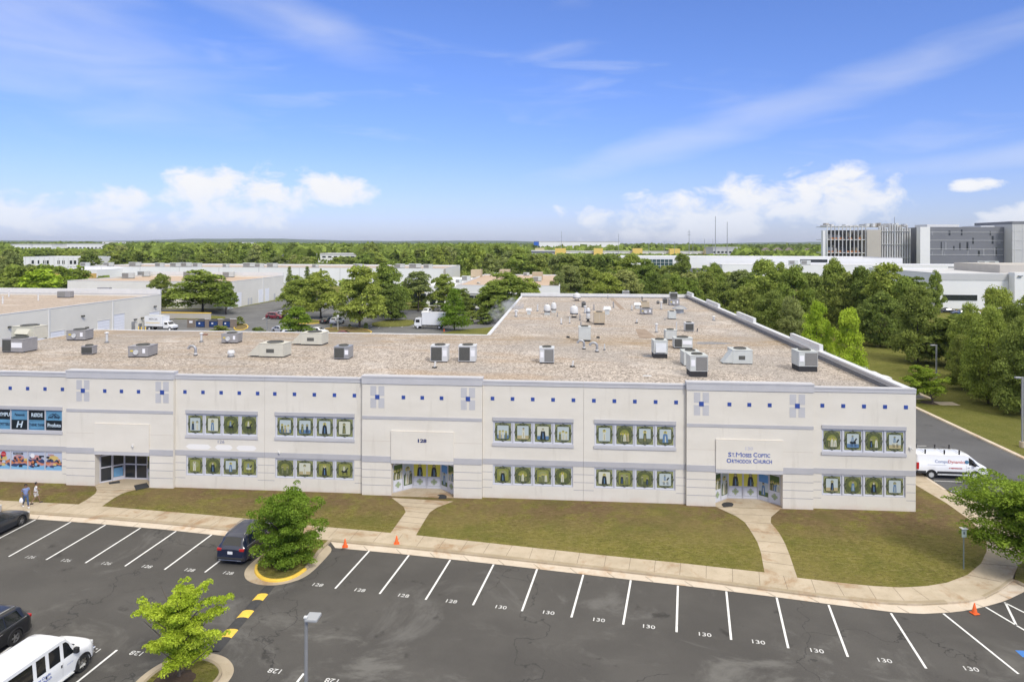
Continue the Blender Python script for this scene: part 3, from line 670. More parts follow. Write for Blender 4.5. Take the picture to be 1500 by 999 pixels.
for i in range(len(XB)-1):
    x0, x1 = XB[i]+.008, XB[i+1]-.008; mb = MB()
    if i in PAV:
        ox0, ox1 = {1: (Q(139, 690, YP)[0], Q(219, 690, YP)[0]), 2: (Q(573, 700, YP)[0], Q(664.5, 700, YP)[0]), 3: (11.28, 16.22)}[PAV[i]]
        wallgrid(mb, x0, x1, YP, YP+.6, [(ox0, ox1, 0, 2.72)], z1=9.45)
        part('wall_panel', mb, M_WALL)
        mb = MB(); mb.box(x0-.03, x1+.03, YP-.06, YP+.62, 8.90, 9.40); part('parapet_band', mb, M_GREY2)
        mb = MB(); mb.box(x0-.05, x1+.05, YP-.09, YP+.64, 9.402, 9.52); part('parapet_cap', mb, M_GREY2)
        mb = MB(); mb.box(x0, x1, YP-.035, YP-.001, 6.13, 6.36); part('string_course', mb, M_GREY)
        for a, b in ((x0, ox0-.002), (ox1+.002, x1)): mb = MB(); mb.box(a, b, YP-.04, YP-.001, 2.76, 3.22); part('storey_band', mb, M_GREY)
        mb = MB(); mb.box(ox0+.001, ox1-.001, YP-.10, YP-.001, 2.98, 5.24); part('sign_fascia', mb, M_WALL)
        mb = MB(); mb.box(ox0+.001, ox1-.001, YP-.085, YP+.02, 2.70, 2.978); part('door_head_band', mb, M_GREY2)
        for z in (2.14, 1.53, .93):
            for a, b in ((x0, ox0-.002), (ox1+.002, x1)): mb = MB(); mb.box(a, b, YP-.006, YP-.0005, z-.022, z+.022); part('wall_reveal', mb, M_GROOVE)
        for a, b in ((x0, ox0-.002), (ox1+.002, x1)): mb = MB(); mb.box(a, b, YP-.004, YP-.0005, 4.395, 4.412); part('panel_joint', mb, M_JB)
        mb = MB(); mb.box(ox0, ox1, YP-.1035, YP-.1005, 5.222, 5.237); part('panel_joint', mb, M_JB)
        # grey cross windows with a blue tile
        cxs = {1: (121.5, 237.5), 2: (552.8, 685.5), 3: (1027.5, 1168)}[PAV[i]]; dots = {1: (153.5, 178, 203), 2: (591, 618.6, 646.8), 3: (1068.5, 1097.6, 1127.5)}[PAV[i]]
        for c in cxs:
            X = Q(c, 592, YP)[0]
            for sx in (-1, 1):
                for sz in (-1, 1):
                    mb = MB()
                    a = X+sx*.09; b_ = X+sx*.56; z0 = 7.86+sz*.09; z1 = 7.86+sz*.86
                    mb.box(min(a, b_), max(a, b_), YP-.012, YP-.0008, min(z0, z1), max(z0, z1))
                    part('cross_panel', mb, M_GREY2)
            mb = MB(); mb.box(X-.17, X+.17, YP-.03, YP-.0008, 7.69, 8.03); part('blue_tile', mb, M_BLUE)
        for c in dots:
            X = Q(c, 592, YP)[0]; mb = MB(); mb.box(X-.14, X+.14, YP-.02, YP-.0008, 7.73, 8.01); part('blue_tile', mb, M_BLUE)
    else:
        w = WR[i]; mb = MB(); wallgrid(mb, x0, x1, YF, YF+TH_W, [(w[0], w[1], UZ0, UZ1), (w[0], w[1], LZ0, LZ1)]); part('wall_panel', mb, M_WALL)
        mb = MB(); mb.box(x0, x1, YF-.05, YF+.4, 8.90, 9.145); part('parapet_band', mb, M_GREY2)
        mb = MB(); mb.box(x0, x1, YF-.08, YF+.42, 9.147, 9.26); part('parapet_cap', mb, M_GREY2)
        mb = MB(); mb.box(x0, x1, YF-.03, YF-.001, 2.76, 3.17); part('storey_band', mb, M_GREY)
        for z in (2.14, 1.53, .93):
            for a, b in ((x0, w[0]-.04), (w[1]+.04, x1)): mb = MB(); mb.box(a, b, YF-.006, YF-.0005, z-.02, z+.02); part('wall_reveal', mb, M_GROOVE)
        mb = MB(); mb.box(w[0]-.03, w[1]+.03, YF-.06, YF-.001, UZ1+.0, UZ1+.28); part('window_head', mb, M_GREY)
        mb = MB(); mb.box(w[0]-.05, w[1]+.05, YF-.07, YF-.001, UZ0-.20, UZ0+.02); part('window_sill', mb, M_GREY2)
        n = 5; ds = {2: (15, 40.5, 66, 91.5), 4: (271, 297.4, 324, 350.5, 377.4), 5: (402.6, 431.4, 460.5, 490, 519.2), 7: (721.5, 750.8, 780.4, 810.2, 840), 8: (870, 900, 930, 960.4, 990.4), 10: (1204.6, 1235.2, 1265.6, 1296.4, 1327)}.get(i)
        xs = [xpx(d, 592) for d in ds] if ds else list(np.linspace(w[0], w[1], 5))
        for X in xs: mb = MB(); mb.box(X-.14, X+.14, YF-.02, YF-.0008, 7.73, 8.01); part('blue_tile', mb, M_BLUE)
# ---- icon pictures in the windows
IC = [mat('icon_dark_olive', (.028, .036, .018), .4), mat('icon_lime', (.26, .28, .12), .4), mat('icon_sage', (.13, .145, .09), .4), mat('icon_sky', (.44, .50, .50), .4),
      mat('icon_gold', (.22, .235, .06), .4), mat('icon_flesh', (.42, .36, .20), .4), mat('icon_robe_dark', (.02, .026, .03), .4), mat('icon_robe_pale', (.55, .56, .46), .4),
      mat('icon_robe_blue', (.10, .19, .33), .4), mat('icon_frame_white', (.60, .61, .64), .5), mat('icon_olive', (.09, .11, .04), .4), mat('icon_yellow', (.62, .56, .07), .4), mat('icon_cross_green', (.34, .42, .24), .4), mat('icon_blue_sky', (.10, .27, .55), .4), mat('icon_leafy', (.07, .12, .03), .4)]
class Flat:
    def __init__(s, o, u, n, mb): s.o, s.u, s.n, s.mb = Vector(o), Vector(u).normalized(), Vector(n).normalized(), mb
    def p(s, a, b, k): return s.o+s.u*a+Vector((0, 0, 1))*b+s.n*(.004*k)
    def poly(s, pts, k, m): s.mb.add([s.p(a, b, k) for a, b in pts], [tuple(range(len(pts)))], m)
    def rect(s, a0, a1, b0, b1, k, m): s.poly([(a0, b0), (a1, b0), (a1, b1), (a0, b1)], k, m)
    def disc(s, a, b, ra, rb, k, m, n=14): s.poly([(a+ra*math.cos(2*math.pi*i/n), b+rb*math.sin(2*math.pi*i/n)) for i in range(n)], k, m)
def figure(F, rng, cx_, b0, h, k, robe, skin=5, halo=1, full=True, beard=None):
    w = h*(.22 if full else .33)
    if halo is not None: F.disc(cx_, b0+h*.86, h*.15, h*.15, k, halo)
    F.poly([(cx_-w*.75, b0), (cx_+w*.75, b0), (cx_+w*.62, b0+h*.45), (cx_+w*.52, b0+h*.70), (cx_+w*.2, b0+h*.78), (cx_-w*.2, b0+h*.78), (cx_-w*.52, b0+h*.70), (cx_-w*.62, b0+h*.45)], k+1, robe)
    F.disc(cx_, b0+h*.86, h*.085, h*.105, k+2, skin, 10)
    F.poly([(cx_-h*.09, b0+h*.88), (cx_-h*.07, b0+h*.98), (cx_+h*.07, b0+h*.98), (cx_+h*.09, b0+h*.88), (cx_+h*.05, b0+h*.92), (cx_-h*.05, b0+h*.92)], k+3, 6 if robe != 6 else 2)
    if beard is not None: F.poly([(cx_-h*.07, b0+h*.83), (cx_+h*.07, b0+h*.83), (cx_+h*.04, b0+h*.70), (cx_-h*.04, b0+h*.70)], k+3, beard)
    F.poly([(cx_-w*.12, b0+h*.05), (cx_+w*.2, b0+h*.05), (cx_+w*.12, b0+h*.55), (cx_-w*.1, b0+h*.6)], k+3, {6: 8, 7: 5, 8: 7, 2: 1, 10: 5}.get(robe, 2))
def icon(F, w, h, rng, bright):
    F.rect(-w/2, w/2, -h/2, h/2, 0, 9)
    fw, fh = w*.86/2, h*.87/2
    pts = []
    for i in range(48):
        a = 2*math.pi*i/48; r = 1.0+.035*math.cos(8*a)+.02*math.cos(16*a); pts.append((fw*1.02*r*math.cos(a), fh*1.03*r*math.sin(a)))
    F.rect(-fw, fw, -fh, fh, 1, 0); F.rect(-fw*.96, fw*.96, -fh*.96, fh*.96, 2, 1); F.rect(-fw*.76, fw*.76, -fh*.76, fh*.76, 3, 0)
    F.poly(pts, 4, 0); F.poly([(a*.945, b*.945) for a, b in pts], 5, 2)
    for i in range(24):
        a = 2*math.pi*(i+.5)/24; r = .90; x, y = fw*r*math.cos(a), fh*r*math.sin(a); q = w*.026
        F.poly([(x-q, y), (x, y-q), (x+q, y), (x, y+q)], 6, 0 if i % 2 else 1)
    F.poly([(a*.84, b*.84) for a, b in pts], 6.5, 0); F.poly([(a*.80, b*.80) for a, b in pts], 7, 10 if rng.random() < .4 else 2)
    pw, ph = w*.30, h*.315
    F.rect(-pw-.03, pw+.03, -ph-.03, ph+.03, 8, 0); F.rect(-pw-.012, pw+.012, -ph-.012, ph+.012, 8.6, 1)
    bgm = rng.choice([3, 3, 3, 7, 3, 10]) if bright else rng.choice([4, 7, 3, 10, 4]); F.rect(-pw, pw, -ph, ph, 9, bgm)
    if bgm in (4, 10): F.disc(0, ph*.2, pw*.75, ph*.6, 9.5, 1 if bgm == 4 else 4)
    else:
        if rng.random() < .6: F.rect(-pw, pw, -ph, -ph*.45, 9.5, rng.choice([8, 5, 2]))
    sty = rng.choice(['one', 'one', 'bust', 'two', 'three', 'rider'])
    robes = [6, 7, 8, 7, 2, 10, 6]
    if sty == 'one': figure(F, rng, rng.uniform(-.05, .05), -ph*.9, ph*1.65, 10, rng.choice(robes), halo=rng.choice([1, 11, 7]))
    elif sty == 'bust': figure(F, rng, 0, -ph, ph*1.75, 10, rng.choice([6, 6, 8]), halo=rng.choice([11, 1, None]), full=False, beard=rng.choice([7, 6, None]))
    elif sty == 'two':
        for dx in (-.45, .4): figure(F, rng, dx*pw, -ph*.9, ph*rng.uniform(1.2, 1.6), 10, rng.choice(robes), halo=1)
    elif sty == 'three':
        for dx in (-.55, 0, .55): figure(F, rng, dx*pw, -ph*.95, ph*rng.uniform(1.1, 1.45), 10, rng.choice([7, 2, 5, 10]), halo=11)
    else:
        F.disc(0, -ph*.25, pw*.55, ph*.22, 10, rng.choice([6, 7])); F.poly([(pw*.35, -ph*.2), (pw*.75, ph*.35), (pw*.5, ph*.4), (pw*.2, 0)], 10, 6)
        for dx in (-.4, -.2, .25, .42): F.poly([(pw*dx, -ph*.3), (pw*(dx+.08), -ph*.3), (pw*(dx+.14), -ph*.85), (pw*(dx+.06), -ph*.85)], 10, 6)
        figure(F, rng, -.03, -ph*.15, ph*.95, 11, rng.choice([7, 8]), halo=1)
rng = random.Random(11)
def window_frame(w, z0, z1, nx, y=YF):
    mb = MB(); yb = y+.06
    mb.box(w[0], w[1], yb+.03, yb+.08, z0, z1)
    for i in range(nx+1):
        x = w[0]+(w[1]-w[0])*i/nx; d = .045; a, b = max(w[0], x-d), min(w[1], x+d); mb.box(a, b, yb-.035, yb+.028, z0, z1)
    mb.box(w[0], w[1], yb-.034, yb+.027, z1-.07, z1-.002); mb.box(w[0], w[1], yb-.034, yb+.027, z0+.002, z0+.07)
    return part('window', mb, M_ALU)
def child(name, mb, mats, par):                        # a sub-part, given in world coordinates
    me = bpy.data.meshes.new(name); L0 = bd.location
    me.from_pydata([(p[0]-L0[0], p[1]-L0[1], p[2]-L0[2]) for p in mb.v], [], mb.f)
    for m in (mats if isinstance(mats, list) else [mats]): me.materials.append(m)
    me.polygons.foreach_set('material_index', mb.m); o = bpy.data.objects.new(name, me); COL.objects.link(o); o.parent = par; return o
BRAND = [[('OLYMPUS', 0), ('OUTFITTERS', 1)], [('Panasonic', 1), ('H', 0)], [('RØDE', 0), ('THINK TANK', 1)], [('peak design', 1), ('Profoto', 0)]]
M_TXW = mat('print_pale', (.55, .66, .74), .5); M_TXD = mat('print_dark', (.012, .03, .06), .5); M_FILMD = mat('film_dark', (.012, .018, .024), .3); M_FILMB = mat('film_blue', (.11, .27, .42), .3, var=.15, vscale=1)
AD = [mat('ad_pale', (.46, .50, .60), .4), mat('ad_pink', (.52, .26, .24), .4), mat('ad_yellow', (.62, .46, .16), .4), mat('ad_navy', (.035, .06, .15), .4), mat('ad_black', (.02, .02, .025), .4), mat('ad_sky', (.20, .42, .62), .4), mat('ad_red', (.50, .03, .04), .4), M_PLATE, mat('ad_orange', (.55, .20, .08), .4)]
for b, w in WR.items():
    for row, (z0, z1) in enumerate(((UZ0, UZ1), (LZ0, LZ1))):
        fr = window_frame(w, z0, z1, 4)
        for k in range(4):
            pw = (w[1]-w[0])/4; cx_ = w[0]+pw*(k+.5); mb = MB(); F = Flat((cx_, YF+.088, (z0+z1)/2), (1, 0, 0), (0, -1, 0), mb)
            hw, hh = pw/2-.047, (z1-z0)/2-.07
            if b >= 4:
                icon(F, hw*2, hh*2, rng, row == 0); child('picture_panel', mb, IC, fr)
            elif row == 0:
                (t0, d0), (t1, d1) = BRAND[k]
                for s_, (t, d) in ((1, (t0, d0)), (-1, (t1, d1))):
                    F.rect(-hw, hw, 0 if s_ > 0 else -hh, hh if s_ > 0 else 0, 1, 1 if d else 0)
                    if t == 'H': put_text(mb, 'H', .75, F.p(0, -hh/2, 3), (1, 0, 0), (.25, 0, 1), 2, bold=.02)
                    else: put_text(mb, t, .42 if len(t) < 8 else .30, F.p(0, s_*hh/2-(.12 if t == 'peak design' else 0), 3), (1, 0, 0), (0, 0, 1), 3 if d else 2, bold=.012, sx=.9 if len(t) < 9 else .75)
                    if t == 'peak design':
                        for q in (-1, 1): F.poly([(q*.45, .42), (q*.10, .58), (-q*.22, .34), (-q*.14, .30), (q*.10, .50), (q*.45, .37)], 3, 3)
                    if t == 'THINK TANK':
                        for a0, a1, b0, b1 in ((-hw*.9, hw*.9, -hh*.93, -hh*.90), (-hw*.9, hw*.9, -hh*.13, -hh*.10), (-hw*.9, -hw*.87, -hh*.93, -hh*.1), (hw*.87, hw*.9, -hh*.93, -hh*.1)): F.rect(a0, a1, b0, b1, 3, 3)
                child('printed_film', mb, [M_FILMD, M_FILMB, M_TXW, M_TXD], fr)
            else:
                F.rect(-hw, hw, -hh, hh, 1, 0); F.disc(-hw*.1, .15, hw*.7, hh*.42, 2, 2 if k in (0, 3) else 1, 10)
                r2 = random.Random(40+k)
                for q in range(5):
                    yb = -hh+hh*.30*q*.55; c_ = [5, 3, 1, 8, 3][q]; pts = [(-hw, yb-.05)]
                    n_ = 7
                    for j in range(n_): pts.append((-hw+2*hw*j/(n_-1), min(hh, yb+hh*.38+r2.uniform(-.14, .14))))
                    pts.append((hw, yb-.05)); F.poly([(a, max(-hh, b_)) for a, b_ in pts], 8-q, c_)
                for q in range(11):
                    a, b_ = r2.uniform(-hw*.8, hw*.8), r2.uniform(-hh*.75, hh*.45); s_ = r2.uniform(.05, .13)
                    if q % 2: F.rect(max(-hw, a-s_*1.3), min(hw, a+s_*1.3), b_-s_*.8, b_+s_*.8, 9+q*.1, r2.choice([4, 4, 3, 2, 0]))
                    else: F.disc(max(-hw+s_, min(hw-s_, a)), b_, s_, s_*1.1, 9+q*.1, r2.choice([4, 3, 4, 8, 5]), 9)
                if k == 0: F.disc(.12, hh*.66, .22, .22, 11, 6); put_text(mb, 'adorama', .10, F.p(.12, hh*.66, 12), (1, 0, 0), (0, 0, 1), 7)
                if k == 1: F.rect(-hw*.75, hw*.45, hh*.66, hh*.86, 11, 4); put_text(mb, 'Panasonic', .16, F.p(-hw*.15, hh*.76, 12), (1, 0, 0), (0, 0, 1), 7)
                if k == 2: F.disc(-hw*.5, hh*.55, .2, .2, 10.5, 7); F.rect(hw*.3, hw*.92, hh*.45, hh*.6, 11, 4)
                if k == 3: put_text(mb, 'Lume', .22, F.p(-hw*.35, hh*.72, 11), (1, 0, 0), (0, 0, 1), 1, bold=.01)
                child('printed_film', mb, AD, fr)
# ---- entrances
def cross_motif(F, a, b, r, k):
    for t in range(4):
        c_, s_ = math.cos(t*math.pi/2), math.sin(t*math.pi/2)
        R = lambda x, y: (a+(x*c_-y*s_), b+(x*s_+y*c_))
        F.poly([R(0, -r*.14), R(r*.55, -r*.2), R(r*.72, -r*.42), R(r*.78, -r*.12), R(r, 0), R(r*.78, r*.12), R(r*.72, r*.42), R(r*.55, r*.2), R(0, r*.14)], k+1, 12)
        F.poly([R(0, -r*.19), R(r*.52, -r*.26), R(r*.72, -r*.5), R(r*.84, -r*.14), R(r*1.08, 0), R(r*.84, r*.14), R(r*.72, r*.5), R(r*.52, r*.26), R(0, r*.19)], k, 2)
        q = .38*r; F.disc(*R(q, q), r*.13, r*.13, k+1, 12, 8)
def leaf_panel(mb, o, u, n, w, h, kind, seed):          # one storefront leaf: frame, picture above, cross below
    F = Flat(o, u, n, mb); r2 = random.Random(seed)
    F.rect(0, w, 0, h, 0, 9)
    zc = .36*h; x0, x1 = .07, w-.07
    if kind == 'icon':
        F.rect(x0, x1, zc+.04, h-.56, 2, 11); figure(F, r2, w/2, zc+.05, (h-.64-zc)*.98, 4, 6, halo=4, full=False); F.disc(w/2+w*.13, zc+.3, .10, .14, 8, 10); F.rect(x0, x1, .20, zc-.04, 2, 9); cross_motif(F, w/2, .20+(zc-.24)/2, .27, 3)
        for a0, a1, b0, b1 in ((x0, x1, zc-.03, zc-.015), (x0, x1, .19, .205), (x0, x0+.015, .2, zc), (x1-.015, x1, .2, zc)): F.rect(a0, a1, b0, b1, 3, 2)
    elif kind == 'cross':
        F.rect(x0, x1, zc+.04, h-.42, 2, 14); 
        for q in range(5): figure(F, r2, x0+.08+(x1-x0-.16)*q/4, zc+.06, r2.uniform(.5, .85), 3+q*.2, r2.choice([7, 10, 8, 2]), halo=11)
        cross_motif(F, w/2, .20+(zc-.24)/2, min(.26, w*.4), 3)
        for z in (h-.34, h-.27, h-.2): F.rect(w*.25, w*.75, z, z+.025, 3, 2)
    elif kind == 'tall':
        F.rect(x0, x1, .35, h-.5, 2, 3); F.rect(x0, x1, .35, h*.48, 3, 14); F.disc(w*.5, h*.42, (x1-x0)*.42, h*.16, 4, 10)
        figure(F, r2, w*.45, .42, h*.55, 5, 7, halo=11); figure(F, r2, w*.75, .42, h*.40, 5, 2, halo=None)
    elif kind == 'blue':
        F.rect(x0, x1, .35, h-.55, 2, 3); F.rect(x0, x1, h*.55, h-.55, 3, 13); F.rect(x0, x1, .35, h*.27, 3, 14); figure(F, r2, w*.5, .45, h*.38, 5, 8, halo=None)
def entrance(num_, ox0, ox1, kinds):
    yb = YP+1.8; inset = 1.32; h = 2.70; zb = .14
    bx0, bx1 = ox0+inset, ox1-inset; yf = YP+.61
    ent = MB(); ent.box(ox0-.3, ox1+.3, YP+.61, yb+.3, h+.005, h+.1); part('entrance_soffit', ent, M_WALL)
    fl = MB(); fl.prism([(ox0, YP-.05), (ox1, YP-.05), (ox1, yf), (bx1, yb), (bx0, yb), (ox0, yf)], 0, zb); part('entrance_floor', fl, M_WALK)
    fr = MB(); t = .06
    for (x, y) in ((ox0, yf), (bx0, yb), (bx1, yb), (ox1, yf), ((bx0+bx1)/2, yb), ((ox0+bx0)/2, (yf+yb)/2), ((ox1+bx1)/2, (yf+yb)/2)): fr.box(x-t/2, x+t/2, y-t/2-.03, y+t/2, zb, h)
    for a, b in (((ox0, yf), (bx0, yb)), ((bx0, yb), (bx1, yb)), ((bx1, yb), (ox1, yf))):
        for z in (zb, h-.08): fr.obox((a[0], a[1]-.03, z), (b[0]-a[0], b[1]-a[1], 0), (0, .06, 0), (0, 0, .08))
    e = part('storefront', fr, M_ALU)
    hh = h-zb
    def seg(a, b, kind, seed, name='door'):
        a, b = Vector((*a, zb)), Vector((*b, zb)); u = b-a; w = u.length; n = Vector((u.y, -u.x, 0)); mb = MB()
        if kind in ('glass', 'glassdoor'):
            F = Flat(a, u, n, mb); F.rect(0, w, 0, hh, 0, 9); F.rect(.07, w-.07, .12 if kind == 'glass' else .28, hh*.46, 2, 0); F.rect(.07, w-.07, hh*.50, hh*.84, 2, 0); F.rect(.07, w-.07, hh*.88, hh-.08, 2, 0)
            if kind == 'glassdoor': F.rect(.10, w-.12, .3, hh*.40, 3, 1); mb.cyl(F.p(w-.12, .9, 14), F.p(w-.12, 1.3, 14), .018, n=6, m=9)
            mats = [M_DARKGLASS, M_BLUEGLASS]+[M_ALU]*8
        else: leaf_panel(mb, a, u, n, w, hh, kind, seed); mats = IC
        child(name, mb, mats, e)
        if kind == 'icon':
            hd = MB(); q = a+u.normalized()*(w-.12 if seed % 2 else .12)+n.normalized()*.05; hd.cyl(q+Vector((0, 0, .95)), q+Vector((0, 0, 1.25)), .016, n=6); child('handle', hd, M_CHROME, e)
    m0 = ((ox0+bx0)/2, (yf+yb)/2); m1 = ((ox1+bx1)/2, (yf+yb)/2); mc = ((bx0+bx1)/2, yb)
    segs = [((ox0, yf), m0), (m0, (bx0, yb)), ((bx0, yb), mc), (mc, (bx1, yb)), ((bx1, yb), m1), (m1, (ox1, yf))]
    for q, ((a, b), kd) in enumerate(zip(segs, kinds)): seg(a, b, kd, q+num_*10, 'door' if q in (2, 3) else 'side_panel')
    return e
OX = {1: (Q(139, 690, YP)[0], Q(219, 690, YP)[0]), 2: (Q(573, 700, YP)[0], Q(664.5, 700, YP)[0]), 3: (11.28, 16.22)}
entrance(1, *OX[1], ['glass', 'glassdoor', 'glass', 'glass', 'icon', 'glass'])
entrance(2, *OX[2], ['cross', 'tall', 'icon', 'icon', 'blue', 'cross'])
entrance(3, *OX[3], ['cross', 'tall', 'icon', 'icon', 'blue', 'cross'])
# backs of the recesses
for k, (a, b) in OX.items():
    mb = MB(); mb.box(a-.4, b+.4, YP+2.2, YP+2.35, 0, 2.8); part('recess_back', mb, M_GREY)
# ---- lettering
def letters(name, items, m, yy):
    mb = MB()
    for t, xa, xb, yc, hp, bold in items:
        vs, fs = text_geo(t, 1.0, bold); x0, x1 = min(v[0] for v in vs), max(v[0] for v in vs); y0, y1 = min(v[1] for v in vs), max(v[1] for v in vs)
        A, B = Q(xa, yc, yy), Q(xb, yc, yy); h = hp*.0515
        mb.add([(A[0]+(v[0]-x0)/(x1-x0)*(B[0]-A[0]), yy, A[2]+((v[1]-y0)/(y1-y0)-.5)*h) for v in vs], fs)
    return part(name, mb, m)
YS = YP-.106
letters('sign_lettering', [('S', 1066.7, 1071.4, 665.6, 6.8, .03), ('T.', 1072.1, 1076.8, 666.3, 5.6, .03), ('M', 1078.0, 1086.4, 665.9, 6.8, .0), ('OSES', 1087.0, 1101, 666.7, 5.6, .03),
     ('C', 1103.6, 1109.2, 666.2, 6.8, .03), ('OPTIC', 1110, 1128.2, 667.1, 5.6, .03)], M_BLUEL, YS)
letters('sign_lettering', [('O', 1064.4, 1071.2, 674.5, 6.8, .03), ('RTHODOX', 1072, 1101.2, 675.3, 5.6, .03), ('C', 1103.2, 1109, 675.1, 6.8, .03), ('HURCH', 1109.8, 1130.8, 676.0, 5.6, .03)], M_BLUEL, YS)
letters('building_number', [('128', 612, 625, 645.5, 5.6, .05)], M_NAVY, YS)
letters('building_number', [('126', 319, 328.8, 646.8, 5.0, .015)], mat('number_slate', (.20, .22, .33), .6), YF-.006)
letters('building_number', [('130', 1092, 1103, 656.8, 5.0, .02)], M_FAINT, YS)
for a, b in ((272, 309.5), (315, 341), (346, 376)):
    mb = MB(); x0, x1 = xpx(a), xpx(b); z = Q(324, 655.2)[2]; pts = [(x0+(x1-x0)*t, z+.21*math.sin(math.pi*min(1, max(0, t*6 if t < .5 else (1-t)*6))/2)*s_) for s_, rr_ in ((1, np.linspace(0, 1, 9)), (-1, np.linspace(1, 0, 9))) for t in rr_]
    mb.add([(p[0], YF-.003, p[1]) for p in pts], [tuple(range(len(pts)))])
    part('clean_patch', mb, M_CLEAN)
for px_, py_ in ((408.5, 662), (1332.8, 656), (199, 650.5)):
    q = Q(px_, py_); mb = MB(); mb.box(q[0]-.06, q[0]+.06, YF-.12 if px_ != 199 else YP-.22, YF-.001 if px_ != 199 else YP-.101, q[2]-.05, q[2]+.07); mb.cyl((q[0]+.05, YF-.12 if px_ != 199 else YP-.22, q[2]), (q[0]+.14, YF-.2 if px_ != 199 else YP-.3, q[2]-.06), .04, n=8); part('security_camera', mb, M_CAP)
# ---- body of the building, roof, parapets
XR = XB[-1]; XW = -9.95; YBK = 86.0; YE = 148.5; XLft = XB[0]
mb = MB(); mb.box(XR-.3, XR, YF+.36, YE, 0, 9.05); part('side_wall', mb, M_WALL)
mb = MB(); mb.box(XLft, XLft+.3, YF+.36, YBK, 0, 8.3); mb.box(XLft+.3, XW, YBK-.3, YBK, 0, 8.3); mb.box(XW, XW+.3, YBK, YE, 0, 8.3); part('rear_wall', mb, M_CREAM)
mb = MB(); mb.box(XW, XR-.31, YE-.3, YE, 0, 9.05); part('end_wall', mb, M_CREAM)
# roof: one gravel sheet draining a little to the rear
mb = MB()
def roof_z(x, y): return ZR - (y-YF)*.0032 if y < YBK+4 else ZR-.115
def rq(x0, x1, y0, y1, nx, ny):
    for i in range(nx):
        for j in range(ny):
            xa, xb = x0+(x1-x0)*i/nx, x0+(x1-x0)*(i+1)/nx; ya, yb = y0+(y1-y0)*j/ny, y0+(y1-y0)*(j+1)/ny
            mb.quad((xa, ya, roof_z(xa, ya)), (xb, ya, roof_z(xb, ya)), (xb, yb, roof_z(xb, yb)), (xa, yb, roof_z(xa, yb)))
rq(XLft+.3, XR-.3, YF+.3, YBK, 12, 6); mb.quad((XW+.3, YBK, roof_z(0, YBK)), (XR-.3, YBK, roof_z(0, YBK)), (XR-.3, YE-.3, ZR-.115), (XW+.3, YE-.3, ZR-.115))
part('roof', mb, M_GRAVEL)
mb = MB(); mb.box(XLft, XW, YBK-.25, YBK+.12, roof_z(0, YBK)-.25, roof_z(0, YBK)+.06); mb.box(XW-.12, XW+.35, YBK+.12, YE-.02, 8.0, ZR-.115+.10); part('eaves_gutter', mb, M_CAP)
mb = MB(); mb.box(XW+.02, XR-.5, YE-.35, YE+.05, 8.25, 9.10); part('rear_parapet', mb, M_CAP)
mb = MB(); mb.box(XW+.36, XR-.75, YE-.44, YE-.36, 8.2, 8.47); mb.box(XR-.47, XR-.31, YF+.45, YE-.45, 8.2, 8.66); part('parapet_flashing', mb, M_DARKFLASH)
mb = MB(); mb.box(XR-.50, XR+.08, YF+.43, YE+.05, 9.02, 9.16); part('coping', mb, M_CAP)
for a, b in (((1004, 430.5), (1016, 437)), ((1037, 443), (1054.6, 451)), ((1082, 461), (1107, 473)), ((1161.5, 491), (1205, 511))):
    mb = MB(); y1_ = QX(*a, XR)[1]; y0_ = QX(*b, XR)[1]; mb.box(XR-.32, XR+.05, y0_, min(y1_, YE), 9.165, 9.75)
    part('raised_parapet', mb, M_CAP)
